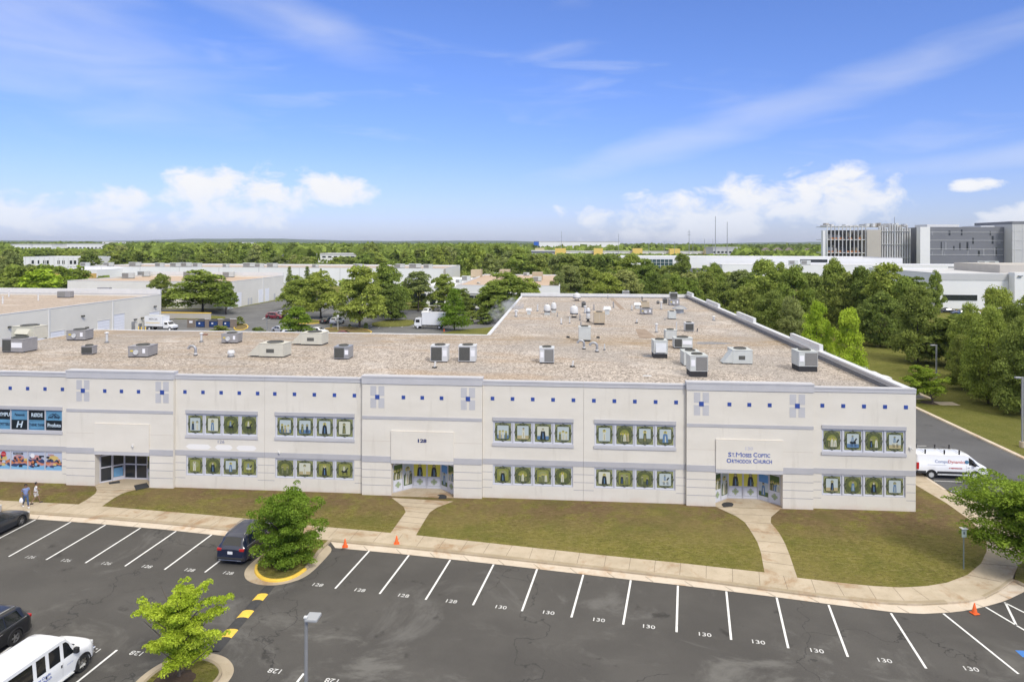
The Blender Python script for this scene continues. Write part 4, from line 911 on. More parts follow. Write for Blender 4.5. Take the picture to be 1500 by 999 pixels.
# ---------------------------------------------------------------- roof equipment
def mpp(z, y): return (HC-z)/((y-CY))                   # metres per photo pixel at height z, image row y
def rz(y): return ZR-.06 if y > 492 else ZR-.115
def louver(mb, x0, x1, y, z0, z1, m, n=6):
    for i in range(n): z = z0+(z1-z0)*(i+.5)/n; mb.box(x0, x1, y-.02, y-.002, z-.012, z+.012, m)
def make_hvac(loc, rz_, w, d, h, curb, body, label, style='coil', group=None):
    t = empty('rooftop_air_unit', loc, rz_, label, 'air unit', group or 'air units on the main roof'); x0, x1, y0, y1 = -w/2, w/2, 0, d
    zb = curb
    if curb > .05: mb = MB(); mb.box(x0+.04, x1-.04, y0+.04, y1-.04, 0, curb); build('curb', mb, M_BLACK, t)
    else:
        zb = .10
        for a in (y0+.1, y1-.2): mb = MB(); mb.box(x0+.05, x1-.05, a, a+.1, 0, .10); build('rail', mb, M_BLACK, t)
    mb = MB(); mb.box(x0, x1, y0, y1, zb, zb+h); c = build('cabinet', mb, body, t); bv = c.modifiers.new('b', 'BEVEL'); bv.width = .025; bv.segments = 2
    mb = MB(); mb.box(x0-.03, x1+.03, y0-.03, y1+.03, zb+h+.003, zb+h+.05); build('lid', mb, body, t)
    for k in ([0.5] if d < 1.9*w else [.3, .7]):
        mb = MB(); mb.lathe([(.32*w, 0), (.32*w, .10), (.26*w, .11), (.26*w, .03), (.02, .03)], (0, y0+d*k, zb+h+.052), n=16); build('fan', mb, M_COIL, t)
    if style in ('coil', 'darkcoil', 'coilleft'):
        cw = .68 if style == 'coil' else (.92 if style == 'darkcoil' else .42); a, b = (x0+.06, x0+.06+(w-.12)*cw) if style != 'darkcoil' else (x0+.05, x1-.05)
        if style == 'coil' and 'pale' in label: a, b = x1-.06-(w-.12)*cw, x1-.06
        mb = MB(); mb.box(a, b, y0-.02, y0-.002, zb+.08, zb+h-.08); louver(mb, a, b, y0-.018, zb+.1, zb+h-.1, 0, 9); build('coil', mb, M_COIL2 if 'pale' in label else M_COIL, t)
        if b < x1-.2: mb = MB(); mb.box(b+.08, x1-.08, y0-.03, y0-.002, zb+h*.35, zb+h*.75); build('label_plate', mb, M_PLATE, t)
        elif a > x0+.2: mb = MB(); mb.box(x0+.08, a-.08, y0-.03, y0-.002, zb+h*.35, zb+h*.75); build('label_plate', mb, M_PLATE, t)
    if style in ('hood', 'hoodr', 'slant'):
        mb = MB()
        if style == 'slant': mb.add([(x0, y0-.002, zb+.05), (x0, y0-.002, zb+h), (x0-.0, y1*.6, zb+h), (x0, y1*.6, zb+.05), (x0-.5*w, y0+.05, zb+.05), (x0-.5*w, y1*.6-.05, zb+.05)], [(0, 1, 4), (2, 3, 5), (1, 2, 5, 4), (0, 4, 5, 3)])
        else:
            mb.add([(x0+.25*w, y0-.002, zb+h*.85), (x1-.15*w, y0-.002, zb+h*.85), (x1-.15*w, y0-.45, zb+h*.45), (x0+.25*w, y0-.45, zb+h*.45), (x0+.25*w, y0-.002, zb+h*.2), (x1-.15*w, y0-.002, zb+h*.2)], [(0, 1, 2, 3), (0, 3, 4), (1, 2, 5), (3, 2, 5, 4)])
        build('intake_hood', mb, body, t)
        mb = MB(); mb.box(x0+.35*w, x0+.75*w, y0-.47, y0-.452, zb+h*.3, zb+h*.42) if style != 'slant' else mb.box(x0+.3*w, x0+.62*w, y0-.02, y0-.002, zb+h*.3, zb+h*.6); build('opening', mb, M_COIL, t)
    if style == 'gauge':
        mb = MB(); mb.lathe([(.02, 0), (.24, .0), (.24, .16), (.02, .16)], (0, 0, 0), 'y', 14); g_ = build('round_damper', mb, M_LSTEEL, t); g_.location = (x0+.42*w, y0-.18, zb+h*.45)
        mb = MB(); mb.box(x0+.12*w, x0+.25*w, y0-.015, y0-.002, zb+h*.5, zb+h*.66); build('sticker', mb, mat('sticker_yellow', (.62, .48, .06), .5) if 'sticker_yellow' not in bpy.data.materials else bpy.data.materials['sticker_yellow'], t)
        mb = MB(); mb.box(x0+.72*w, x0+.86*w, y0-.02, y0-.002, zb+h*.35, zb+h*.8); build('label_plate', mb, M_PLATE, t)
    if style == 'panel':
        mb = MB(); mb.obox((x0+.12*w, y0-.02, zb+h*.85), (w*.76, 0, 0), (0, -.16, -h*.72), (0, .03, 0)); build('side_panel', mb, M_LSTEEL, t)
    if style == 'louver':
        mb = MB()
        for k in range(12): a = x0+.04+(w-.08)*k/12; mb.box(a, a+.025, y0-.02, y0-.002, zb+.03, zb+h-.03)
        mb.box(-.02, .02, y0-.03, y0-.002, zb, zb+h); build('louver_face', mb, M_UNITB, t)
    mb = MB()
    for sx in (x0+.03, x1-.03): mb.box(sx-.015, sx+.015, y0-.012, y0-.001, zb+.02, zb+h-.02)
    mb.box(x0+.04, x1-.04, y0-.010, y0-.001, zb+.02, zb+.05); build('edge_trim', mb, body, t)
    return t
# x centre, base row, width px, height px(total), depth m, curb m, material, style, turn, label
UN = [
 (18, 517, 36, 21, 1.9, 0, M_UNITG, 'coilleft', -.05, 'dark grey air unit cut by the left edge of the photo'),
 (33, 498, 40, 20, 2.0, 0, M_UNITB, 'hoodr', -.10, 'pale beige air unit with dark right end, behind the dark grey one'),
 (111, 499, 29, 15, 1.7, 0, M_UNITG, 'gauge', .12, 'grey air unit with round damper, nearest the cream wall with roller doors'),
 (127, 520, 18, 12, .8, 0, M_UNITG, 'darkcoil', .05, 'small low condenser with a dark face, left of the first gooseneck vent'),
 (202, 524, 31, 19, 2.0, .12, M_UNITG, 'gauge', .10, 'grey air unit with round damper, above the left grey cross panels of the facade'),
 (336, 503, 25, 14, 1.6, 0, M_UNITG, 'gauge', .10, 'small grey air unit near the rear edge of the roof, behind the white mushroom vent'),
 (397, 524, 40, 23, 1.9, .12, M_UNITB, 'slant', -.04, 'beige air unit with a slanted intake, nearer of the two beige ones'),
 (456, 506, 35, 20, 1.9, .12, M_UNITB, 'slant', -.04, 'beige air unit with slanted intake, farther of the two, before the parked cars'),
 (500, 527, 24, 21, 1.6, .10, M_STEEL, 'coil', .04, 'grey condenser with dark coil, alone between the beige unit and the paired units'),
 (643, 531, 27, 26, 1.5, .10, M_LSTEEL, 'coil', .04, 'left one of two twin condensers standing side by side'),
 (684, 531, 27, 26, 1.5, .10, M_LSTEEL, 'coil', .04, 'right one of two twin condensers standing side by side'),
 (801, 533, 23, 25, 1.5, .14, M_LSTEEL, 'coil', .03, 'condenser with dark coil standing alone in front of the tall pale cabinet'),
 (856.5, 500, 19, 22, 1.4, .16, M_UNITL, 'plain', .0, 'tall pale plain cabinet unit behind the two gooseneck vents'),
 (968, 525, 22, 28, 1.7, .45, M_UNITL, 'panel', .03, 'pale air unit with a white sloping side panel on a black curb'),
 (1001, 511, 29, 17, 1.3, .12, M_UNITL, 'coilleft', .0, 'wide grey air unit with a dark left half, behind the white panelled unit'),
 (983, 498, 18, 15, 1.2, .08, M_UNITL, 'plain', .02, 'pale box unit directly behind the wide grey unit'),
 (1010, 486, 14, 13, 1.1, .05, M_LSTEEL, 'darkcoil', .0, 'box condenser with a black square face, right of the long worn trail'),
 (1014, 537, 26, 24, 1.9, .1, M_UNITL, 'plain', .03, 'pale air unit with two top fans, half hidden by the pale unit in front'),
 (1024, 553, 28, 35, 1.7, .52, M_UNITL, 'coil', .04, 'pale tall air unit on a black curb, nearest the facade over the church sign'),
 (1088, 534, 31, 24, 2.0, .08, M_UNITL, 'slantp', .03, 'grey green air unit with a slanting left side and two fans'),
 (1184, 545, 30, 33, 1.9, .50, M_UNITL, 'coil', .03, 'pale air unit on a black curb, nearest the right parapet'),
 (878, 476, 17, 19, 1.8, .25, M_TAN, 'louver', .0, 'tan louvred unit on a black curb in the left half of the rear wing'),
 (945, 452, 13, 10, 1.6, .08, M_TAN, 'louver', .0, 'tan louvred unit far back beside the worn trail'),
 (947, 461, 19, 9, 1.3, .05, M_UNITG, 'gauge', .0, 'low grey unit directly in front of the far tan louvred unit'),
 (985, 468, 12, 12, 1.2, .12, M_UNITL, 'plain', .0, 'pale plain box unit in front of the wide hat vent'),
 (917, 436, 10, 10, 1.3, .08, M_UNITL, 'darkcoil', .0, 'pale unit with a dark face standing against the rear parapet'),
 (987, 437, 12, 8, 1.3, .05, M_UNITL, 'darkcoil', .0, 'unit with dark face at the far right rear corner, behind the grey one'),
 (988, 448, 16, 10, 1.5, .08, M_UNITG, 'gauge', .0, 'grey unit with small white labels near the far right rear corner'),
 (974.5, 445, 7, 7, .8, 0, M_UNITG, 'darkcoil', .0, 'small dark box right of the white capped pipe near the rear corner'),
 (964, 445.5, 4.5, 3, .5, 0, M_UNITG, 'darkcoil', .0, 'tiny low dark box left of the white capped pipe near the rear corner'),
 (855, 450.5, 7, 7, .7, 0, M_UNITG, 'darkcoil', .0, 'small dark grey box near the rear parapet, left of the thin pipe'),
]
for (x, y, w, hpx, d, curb, m, st, turn, lab) in UN:
    z = rz(y); k = (HC-z)/(y-CY); o = P(x, y, z); W_ = w*k; dpx = d*(HC-z)/( (HC-z)/k )**1
    dist = o[1]
    h = hpx*k - d*(HC-z-1.0)/dist*1.0*.72 - curb
    h = max(h, .35 if hpx < 11 else .6)
    t = make_hvac((o[0], o[1], z), turn, W_*.93, d, h, curb, m, lab, 'slant' if st == 'slantp' else st)
# exhaust fans with domes
def pipe(x, y, hpx, r, m, label, cap=None, boot=True, name='vent_pipe', cat='vent pipe'):
    z = rz(y); k = (HC-z)/(y-CY); o = P(x, y, z); h = hpx*k; t = empty(name, (o[0], o[1], z), 0, label, cat, 'pipes and vents on the main roof')
    mb = MB(); mb.cyl((0, 0, 0), (0, 0, h), r, n=12); build('pipe', mb, m, t, smooth=True)
    if boot: mb = MB(); mb.lathe([(r*2.2, 0), (r*2.2, .02), (r*1.25, .16), (r*1.05, .17)], n=12); build('boot', mb, M_DARKFLASH, t, smooth=True)
    if cap: mb = MB(); mb.lathe([(r*1.1, h-.02), (r*1.9, h-.02), (r*1.9, h+.06), (.02, h+.16)], n=12); build('cap', mb, cap, t, smooth=True)
    return t
PI_ = [(156.5, 502, 14, .13, M_LSTEEL, 'grey vent pipe with a white cap, right of the grey unit by the roller doors', M_CAP),
 (295, 501, 12, .12, M_LSTEEL, 'grey capped vent pipe behind the first gooseneck vent', M_CAP),
 (756, 464, 9, .16, M_CAP, 'white pipe with a dark boot nearest the left edge of the rear wing', M_CAP),
 (787.5, 456, 10, .12, M_LSTEEL, 'grey stack left of the two white dome fans', None), (816.5, 464, 6, .06, M_STEEL, 'thin dark pipe just in front of the two white dome fans', None),
 (822, 475, 9, .10, M_CAP, 'stout white pipe, left of a pair of white pipes', None), (834.5, 474, 10, .07, M_CAP, 'slim white pipe, right of a pair of white pipes', None),
 (849.5, 469.5, 10, .08, M_STEEL, 'thin dark pipe left of the stainless fan', None), (857, 459, 10, .15, M_LSTEEL, 'pale steel pipe just behind the stainless fan', M_CAP), (851, 478, 7, .08, M_STEEL, 'short dark pipe behind the tall pale cabinet', None),
 (870, 454, 8, .10, M_STEEL, 'grey pipe behind the tan louvred unit', None), (898.5, 451, 9, .11, M_STEEL, 'grey pipe at the left end of the worn trail', None), (890.3, 437.5, 5, .07, M_STEEL, 'thin pipe in front of the rear parapet left of the dark faced unit', None),
 (961.5, 487, 12, .13, M_LSTEEL, 'white capped pipe left of the pale box unit', M_CAP), (968.5, 453.5, 11, .14, M_LSTEEL, 'white capped pipe with a wide white collar beside two small dark boxes', M_CAP), (991, 485, 14, .07, M_LSTEEL, 'tall slim pipe left of the black faced condenser', None),
 (1021.5, 486, 5, .06, M_BLACK, 'short black pipe right of the black faced condenser', None), (1045.5, 470, 6, .15, M_LSTEEL, 'short steel pipe standing alone near the right parapet', M_CAP), (940.5, 440.5, 6, .09, M_BLACK, 'short black pipe right of the dark faced unit at the rear parapet', None),
 (955.5, 436.5, 5, .05, M_CAP, 'thin white pipe in front of the rear parapet', None), (992.5, 447.5, 8, .12, M_CAP, 'white stack rising just behind the wide hat vent', None), (885.5, 513, 9, .07, M_LSTEEL, 'slim pipe right of the second gooseneck vent', None),
 (974, 469, 3, .05, M_CAP, 'stub of white pipe left of the pale plain box unit', None), (925.5, 454.8, 8, .12, M_LSTEEL, 'pipe left of the small white hooded fan', None)]
for x, y, h, r, m, lab, cp in PI_: pipe(x, y, h, r, m, lab, cp)
def dome(x, y, w, hpx, label, legs=False):
    z = rz(y); k = (HC-z)/(y-CY); o = P(x, y, z); R_ = w*k/2; h = hpx*k*.92; t = empty('exhaust_fan', (o[0], o[1]+R_*.8, z), 0, label, 'exhaust fan', 'exhaust fans on the main roof')
    if legs:
        for a in range(4): mb = MB(); c_ = math.pi/4+a*math.pi/2; mb.cyl((R_*.8*math.cos(c_), R_*.8*math.sin(c_), 0), (R_*.6*math.cos(c_), R_*.6*math.sin(c_), h*.35), .04, n=6); build('leg', mb, M_BLACK, t)
        mb = MB(); mb.lathe([(R_*.5, 0), (R_*.5, .18), (R_*.4, .2)], n=14); build('curb', mb, M_BLACK, t)
    else: mb = MB(); mb.box(-R_*.8, R_*.8, -R_*.8, R_*.8, 0, h*.22); build('curb', mb, M_UNITL, t)
    mb = MB(); mb.box(-R_*1.0, R_*1.0, -R_, R_, h*.30, h*.36); build('base_plate', mb, M_BLACK, t)
    mb = MB(); mb.lathe([(R_*.95, h*.365), (R_*1.0, h*.45), (R_*.98, h*.70), (R_*.80, h*.88), (R_*.35, h*.96), (.02, h*.97)], n=20); build('dome', mb, M_CAP, t, smooth=True)
    mb = MB(); mb.cyl((0, 0, h*.9), (0, 0, h*1.06), R_*.18, n=10); build('motor_cap', mb, M_STEEL, t)
dome(801.5, 461.5, 10, 17, 'white dome exhaust fan, left and nearer of two close together'); dome(811, 458.5, 8, 17, 'white dome exhaust fan, right and farther of two close together')
dome(841, 466, 12, 20, 'white dome exhaust fan on open legs behind the stout white pipe', True); dome(845, 441, 11, 13, 'pale round fan with a square base against the rear parapet', True)
def tallfan(x, y, w, hpx, label):
    z = rz(y); k = (HC-z)/(y-CY); o = P(x, y, z); R_ = w*k/2; h = hpx*k; t = empty('stack_fan', (o[0], o[1], z), 0, label, 'exhaust fan', 'exhaust fans on the main roof')
    for n_, prof, m in (('base', [(R_*.9, 0), (R_*.9, .12), (R_*.5, .15), (R_*.5, h*.16), (R_*.9, h*.18), (R_*.9, h*.22)], M_BLACK), ('barrel', [(R_*.75, h*.225), (R_*.8, h*.3), (R_*.8, h*.62), (R_*.75, h*.64)], M_LSTEEL), ('collar', [(R_*.95, h*.645), (R_*.95, h*.69), (.1, h*.695)], M_BLACK), ('hood', [(R_*.85, h*.70), (R_*.85, h*.86), (R_*.5, h*.98), (.02, h)], M_LSTEEL)):
        mb = MB(); mb.lathe(prof, n=16); build(n_, mb, m, t, smooth=True)
tallfan(861.5, 471.5, 7, 21, 'tall stainless stack fan with black collars')
def hat(x, y, w, hpx, label, name='hat_vent', sq=False):
    z = rz(y); k = (HC-z)/(y-CY); o = P(x, y, z); R_ = w*k/2; h = hpx*k; t = empty(name, (o[0], o[1]+.4, z), 0, label, 'roof vent', 'pipes and vents on the main roof')
    mb = MB(); (mb.box(-R_*.55, R_*.55, -R_*.5, R_*.5, 0, h*.5) if sq else mb.lathe([(R_*.55, 0), (R_*.55, h*.45)], n=18)); build('curb', mb, M_UNITL, t)
    mb = MB()
    if sq: mb.add([(-R_, -R_*.7, h*.55), (R_, -R_*.7, h*.55), (R_, R_*.7, h*.55), (-R_, R_*.7, h*.55), (-R_*.8, -R_*.4, h*.9), (R_*.8, -R_*.4, h*.9), (R_*.8, R_*.4, h*.9), (-R_*.8, R_*.4, h*.9)], [(0,3,2,1),(4,5,6,7),(0,1,5,4),(1,2,6,5),(2,3,7,6),(3,0,4,7)])
    else: mb.lathe([(R_, h*.5), (R_, h*.56), (R_*.55, h*.85), (.02, h*.92)], n=20)
    build('hood', mb, M_LSTEEL if sq else M_STEEL, t)
hat(996, 459, 22, 12, 'wide grey conical hat vent in front of the grey labelled unit'); hat(889.5, 461, 12, 13, 'galvanised hooded vent behind and right of the tan louvred unit', 'hooded_vent', True); hat(934, 452.5, 11, 10, 'galvanised hooded vent left of the far tan louvred unit', 'hooded_vent', True)
hat(774.5, 461, 9, 10, 'small hood vent with dark base beside the white stack left of the dome fans', 'hooded_vent', True); hat(756, 459, 6, 5, 'low dark vent at the left edge of the rear wing', 'hooded_vent', True)
t = None
def goose(x, y, label, s=1.0):
    z = rz(y); o = P(x, y, z); t = empty('gooseneck_vent', (o[0], o[1], z), 0, label, 'roof vent', 'pipes and vents on the main roof')
    mb = MB(); mb.cyl((0, 0, 0), (0, 0, .28*s), .17*s, n=12); build('boot', mb, M_CAP, t); mb = MB(); mb.cyl((0, 0, 0), (0, 0, .12), .2*s, n=12); build('flashing', mb, M_BLACK, t)
    pts = [(0, 0, .2*s)]+[(-.38*s+.38*s*math.cos(a), 0, .62*s+.38*s*math.sin(a)) for a in np.linspace(0, math.pi*.95, 9)]; mb = MB(); mb.tube(pts, .14*s, 12); build('bent_duct', mb, M_STEEL, t, smooth=True)
goose(286.5, 521, 'grey gooseneck vent alone at left, right of the grey unit with damper'); goose(855.5, 511.5, 'left one of two grey gooseneck vents in front of the tall pale cabinet', .95); goose(874.5, 515.5, 'right one of two grey gooseneck vents in front of the tall pale cabinet', 1.0)
def mush(x, y, label):
    z = rz(y); o = P(x, y, z); t = empty('mushroom_vent', (o[0], o[1], z), 0, label, 'roof vent', 'pipes and vents on the main roof')
    mb = MB(); mb.lathe([(.34, 0), (.34, .16), (.3, .17)], n=16); build('base', mb, M_DARKFLASH, t); mb = MB(); mb.lathe([(.26, .175), (.26, .36), (.36, .38), (.36, .55), (.26, .68), (.02, .70)], n=16); build('cap', mb, M_CAP, t, smooth=True)
mush(338.5, 523, 'white round mushroom vent beside the beige unit with slanted intake')
def small(x, y, label):
    z = rz(y); o = P(x, y, z); t = empty('roof_vent', (o[0], o[1], z), 0, label, 'roof vent', 'pipes and vents on the main roof')
    mb = MB(); mb.box(-.22, .22, -.15, .15, 0, .14); build('base', mb, M_BLACK, t); mb = MB(); mb.cyl((0, 0, .14), (.08, 0, .6), .09, n=10); build('pipe', mb, M_CAP, t)
small(636.5, 539.5, 'low black and white vent in front of the left twin condenser'); small(838.5, 538, 'leaning white pipe on a dark bracket near the facade'); small(932.5, 473.5, 'white fan on a splayed dark stand in front of the low grey unit')
# flat oddments
for x, y, w, d, m, nm, lab in [(948, 551, .75, .35, M_LSTEEL, 'metal_sheet', 'loose metal sheet lying flat on the gravel near the facade'), (299, 491, .9, .25, mat('rust_brown', (.20, .08, .05), .85), 'rusty_pipe', 'short rusty brown pipe lying at the rear edge of the roof'),
        (832, 494.5, .4, .3, M_BLACK, 'dark_block', 'small dark block left of the tall pale cabinet'), (876, 495, .4, .3, M_BLACK, 'dark_block', 'small dark block right of the tall pale cabinet')]:
    z = rz(y); o = P(x, y, z); mb = MB(); mb.box(-w/2, w/2, -d/2, d/2, 0, .05 if 'sheet' in nm else .16)
    q = build(nm, mb, m); q.location = (o[0], o[1], z+.004); bv = q.modifiers.new('b', 'BEVEL'); bv.width = .015; setp(q, lab, 'roof debris')
# worn path and patches in the gravel
M_TRAIL = m_conc('trail_gravel', (.27, .205, .15), (.35, .275, .205), (.2, .14, .09), .5)
mb = MB(); pts = [P2(896, 437, 8.3), P2(920, 462, 8.3), P2(936, 480, 8.3), P2(950, 496, 8.3)]; ws = [.35, .45, .6, 1.1]
for i in range(3): a, b = pts[i], pts[i+1]; mb.quad((a[0]-ws[i], a[1], ZR-.111), (a[0]+ws[i], a[1], ZR-.111), (b[0]+ws[i+1], b[1], ZR-.111), (b[0]-ws[i+1], b[1], ZR-.111))
mb.v = [(x, y, (ZR-.111 if y > YBK+4 else roof_z(x, y)+.02)) for x, y, z in mb.v]
part('worn_trail', mb, M_TRAIL)
M_TAR = mat('tar_patch', (.22, .215, .21), .7, var=.3, vscale=2)
for x, y, rx, ry in ((1045, 502.5, 2.0, 1.1), (1030, 503, .9, .8), (952, 522, .9, .8)):
    o = P(x, y, 8.34); mb = MB(); r_ = random.Random(int(x)); mb.poly([(o[0]+rx*math.cos(a)*r_.uniform(.7, 1.1), o[1]+ry*math.sin(a)*r_.uniform(.7, 1.1)) for a in np.linspace(0, 6.1, 16)], roof_z(o[0], o[1])+.012); part('tar_patch', mb, M_TAR)

# ---------------------------------------------------------------- vehicles
def lerp_tab(tab, x):
    for (a, va), (b, vb) in zip(tab, tab[1:]):
        if x <= b: return va+(vb-va)*((x-a)/(b-a) if b > a else 0)
    return tab[-1][1]
class Body:
    # x forward; tables: top(x), belt(x), half width at belt, half width of the roof
    def __init__(s, L_, top, belt, hw, hr, zb, wheels, wr, nose=.5, tail=.35):
        s.L, s.top, s.belt, s.hw, s.hr, s.zb, s.wh, s.wr, s.nose, s.tail = L_, top, belt, hw, hr, zb, wheels, wr, nose, tail
    def plan(s, x):
        f = s.L/2-x; r = x+s.L/2; k = 1.0
        if f < s.nose: k = min(k, 1-.22*(1-f/s.nose)**2.2)
        if r < s.tail: k = min(k, 1-.12*(1-r/s.tail)**2.2)
        return k
    def sec(s, x):
        k = s.plan(x); hw = s.hw*k; zt = lerp_tab(s.top, x); zl = min(lerp_tab(s.belt, x), zt-.03); zb = s.zb
        for wx in s.wh:
            d = abs(x-wx); R_ = s.wr*1.16
            if d < R_: zb = max(zb, s.wr+math.sqrt(R_*R_-d*d))
        zb = min(zb, zl-.08); cab = max(0, min(1, (zt-zl-.06)/.25)); hr = hw*.86+(s.hr*k-hw*.86)*cab
        return [(0, zb+.02), (hw-.12, zb), (hw-.02, zb+.03), (hw, zb+(zl-zb)*.45), (hw-.015, zl-.06), (hw-.05, zl), (hr+.02, zt-.07 if cab > 0 else zt-.015), (hr-.06, zt-.012), (hr*.55, zt+.018), (0, zt+.03)]
    def side(s, x, t, off=.008):                        # t: 0 belt .. 1 roof edge
        q = s.sec(x); a, b = q[5], q[6]; y = a[0]+(b[0]-a[0])*t; z = a[1]+(b[1]-a[1])*t; d = math.hypot(b[0]-a[0], b[1]-a[1]) or 1
        return (y+(b[1]-a[1])/d*off, z+(a[0]-b[0])/d*off)
    def mesh(s, mats, par, n=90):
        mb = MB(); xs = sorted(set([round(-s.L/2+s.L*i/n, 4) for i in range(n+1)]+[round(p[0], 4) for p in s.top if -s.L/2 <= p[0] <= s.L/2])); secs = [s.sec(x) for x in xs]; m = len(secs[0]); vs = []
        for x, sc_ in zip(xs, secs): vs += [(x, y, z) for y, z in sc_]+[(x, -y, z) for y, z in sc_[-2:0:-1]]
        M_ = 2*m-2; fs = []; mi = []
        for i in range(len(xs)-1):
            for k in range(M_): fs.append((i*M_+k, i*M_+(k+1) % M_, (i+1)*M_+(k+1) % M_, (i+1)*M_+k))
        mb.add(vs, fs)
        mb.add(vs[:M_], [tuple(range(M_))]); mb.add(vs[-M_:], [tuple(range(M_))])
        o = build('body', mb, mats, par, smooth=True); return o
def glass_side(B, par, x0, x1, t0=.06, t1=.88, slant0=0, slant1=0, m=None, name='side_window'):
    for sgn in (-1, 1):
        mb = MB(); n = 8
        for i in range(n):
            for j in range(3):
                q = []
                for (a, b) in ((i, j), (i+1, j), (i+1, j+1), (i, j+1)):
                    t = t0+(t1-t0)*b/3; f = a/n; x = (x0+slant0*b/3)*(1-f)+(x1+slant1*b/3)*f; y, z = B.side(x, t); q.append((x, sgn*y, z))
                mb.quad(*q)
        build(name, mb, m or M_GLASSD, par)
def glass_top(B, par, x0, x1, name, frac=.90, m=None):
    mb = MB(); n = 8
    def pt(x, f):
        q = B.sec(x); pts = q[7:]; hw = pts[0][0]*frac; y = hw*f; a = abs(y); zt = None
        for (ya, za), (yb, zb_) in zip(pts, pts[1:]):
            if yb <= a <= ya+1e-6: zt = za+(zb_-za)*((ya-a)/(ya-yb) if ya > yb else 0)
        return (x, y, (zt if zt is not None else pts[-1][1])+.010)
    for i in range(n):
        for j in range(8): f0, f1 = -1+2*j/8, -1+2*(j+1)/8; xa, xb = x0+(x1-x0)*i/n, x0+(x1-x0)*(i+1)/n; mb.quad(pt(xa, f0), pt(xb, f0), pt(xb, f1), pt(xa, f1))
    build(name, mb, m or M_GLASSD, par, smooth=True)
def wheels(B, par, track, w=.23, rimc=None, steel=False):
    for wx in B.wh:
        for sg in (-1, 1):
            R_ = B.wr; y0 = sg*(track-w); y1 = sg*track; mb = MB(); lo, hi = min(y0, y1), max(y0, y1)
            mb.lathe([(R_*.62, lo), (R_*.94, lo), (R_, lo+.04), (R_, hi-.04), (R_*.94, hi), (R_*.62, hi)], (0, 0, 0), 'y', 26, caps=False); wo_ = build('wheel', mb, M_RUBBER, par, smooth=True); wo_.location = (wx, 0, R_)
            mb = MB(); yf = y1-sg*.03
            mb.lathe([(R_*.64, yf-sg*.09), (R_*.66, yf), (R_*.60, yf+sg*.005), (R_*.57, yf-sg*.05)] , (0, 0, 0), 'y', 26, caps=False)
            nsp = 5 if not steel else 8
            for k in range(nsp):
                a = 2*math.pi*k/nsp; c_, q = math.cos(a), math.sin(a); u = Vector((c_, 0, q)); v = Vector((-q, 0, c_)); wd = R_*(.10 if not steel else .13)
                mb.obox(Vector((0, yf-sg*.03, 0))-v*wd, u*R_*.6, v*wd*2, Vector((0, sg*.03, 0)))
            mb.lathe([(R_*.16, yf-sg*.04), (R_*.16, yf+sg*.01), (.01, yf+sg*.012)], (0, 0, 0), 'y', 14)
            rr_ = build('rim', mb, rimc or M_RIM, wo_, smooth=False)
            mb = MB(); mb.lathe([(R_*1.13, sg*(track-.34)), (R_*1.13, sg*(track-.33)), (.02, sg*(track-.33))], (0, 0, 0), 'y', 20); ww = build('wheel_well', mb, M_BLACK, par); ww.location = (wx, 0, R_)
def boxpart(par, name, m, x0, x1, y0, y1, z0, z1, bev=.02):
    mb = MB(); mb.box(min(x0, x1), max(x0, x1), min(y0, y1), max(y0, y1), z0, z1); o = build(name, mb, m, par)
    if bev: b = o.modifiers.new('b', 'BEVEL'); b.width = bev; b.segments = 2
    return o
def arches(B, par, m, hw):
    for wx in B.wh:
        for sg in (-1, 1):
            pts = [(wx+B.wr*1.17*math.cos(a), sg*(hw-.01), B.wr+B.wr*1.17*math.sin(a)) for a in np.linspace(-.25, math.pi+.25, 16)]; mb = MB(); mb.tube(pts, .035, 6); build('wheel_arch', mb, m, par, smooth=True)
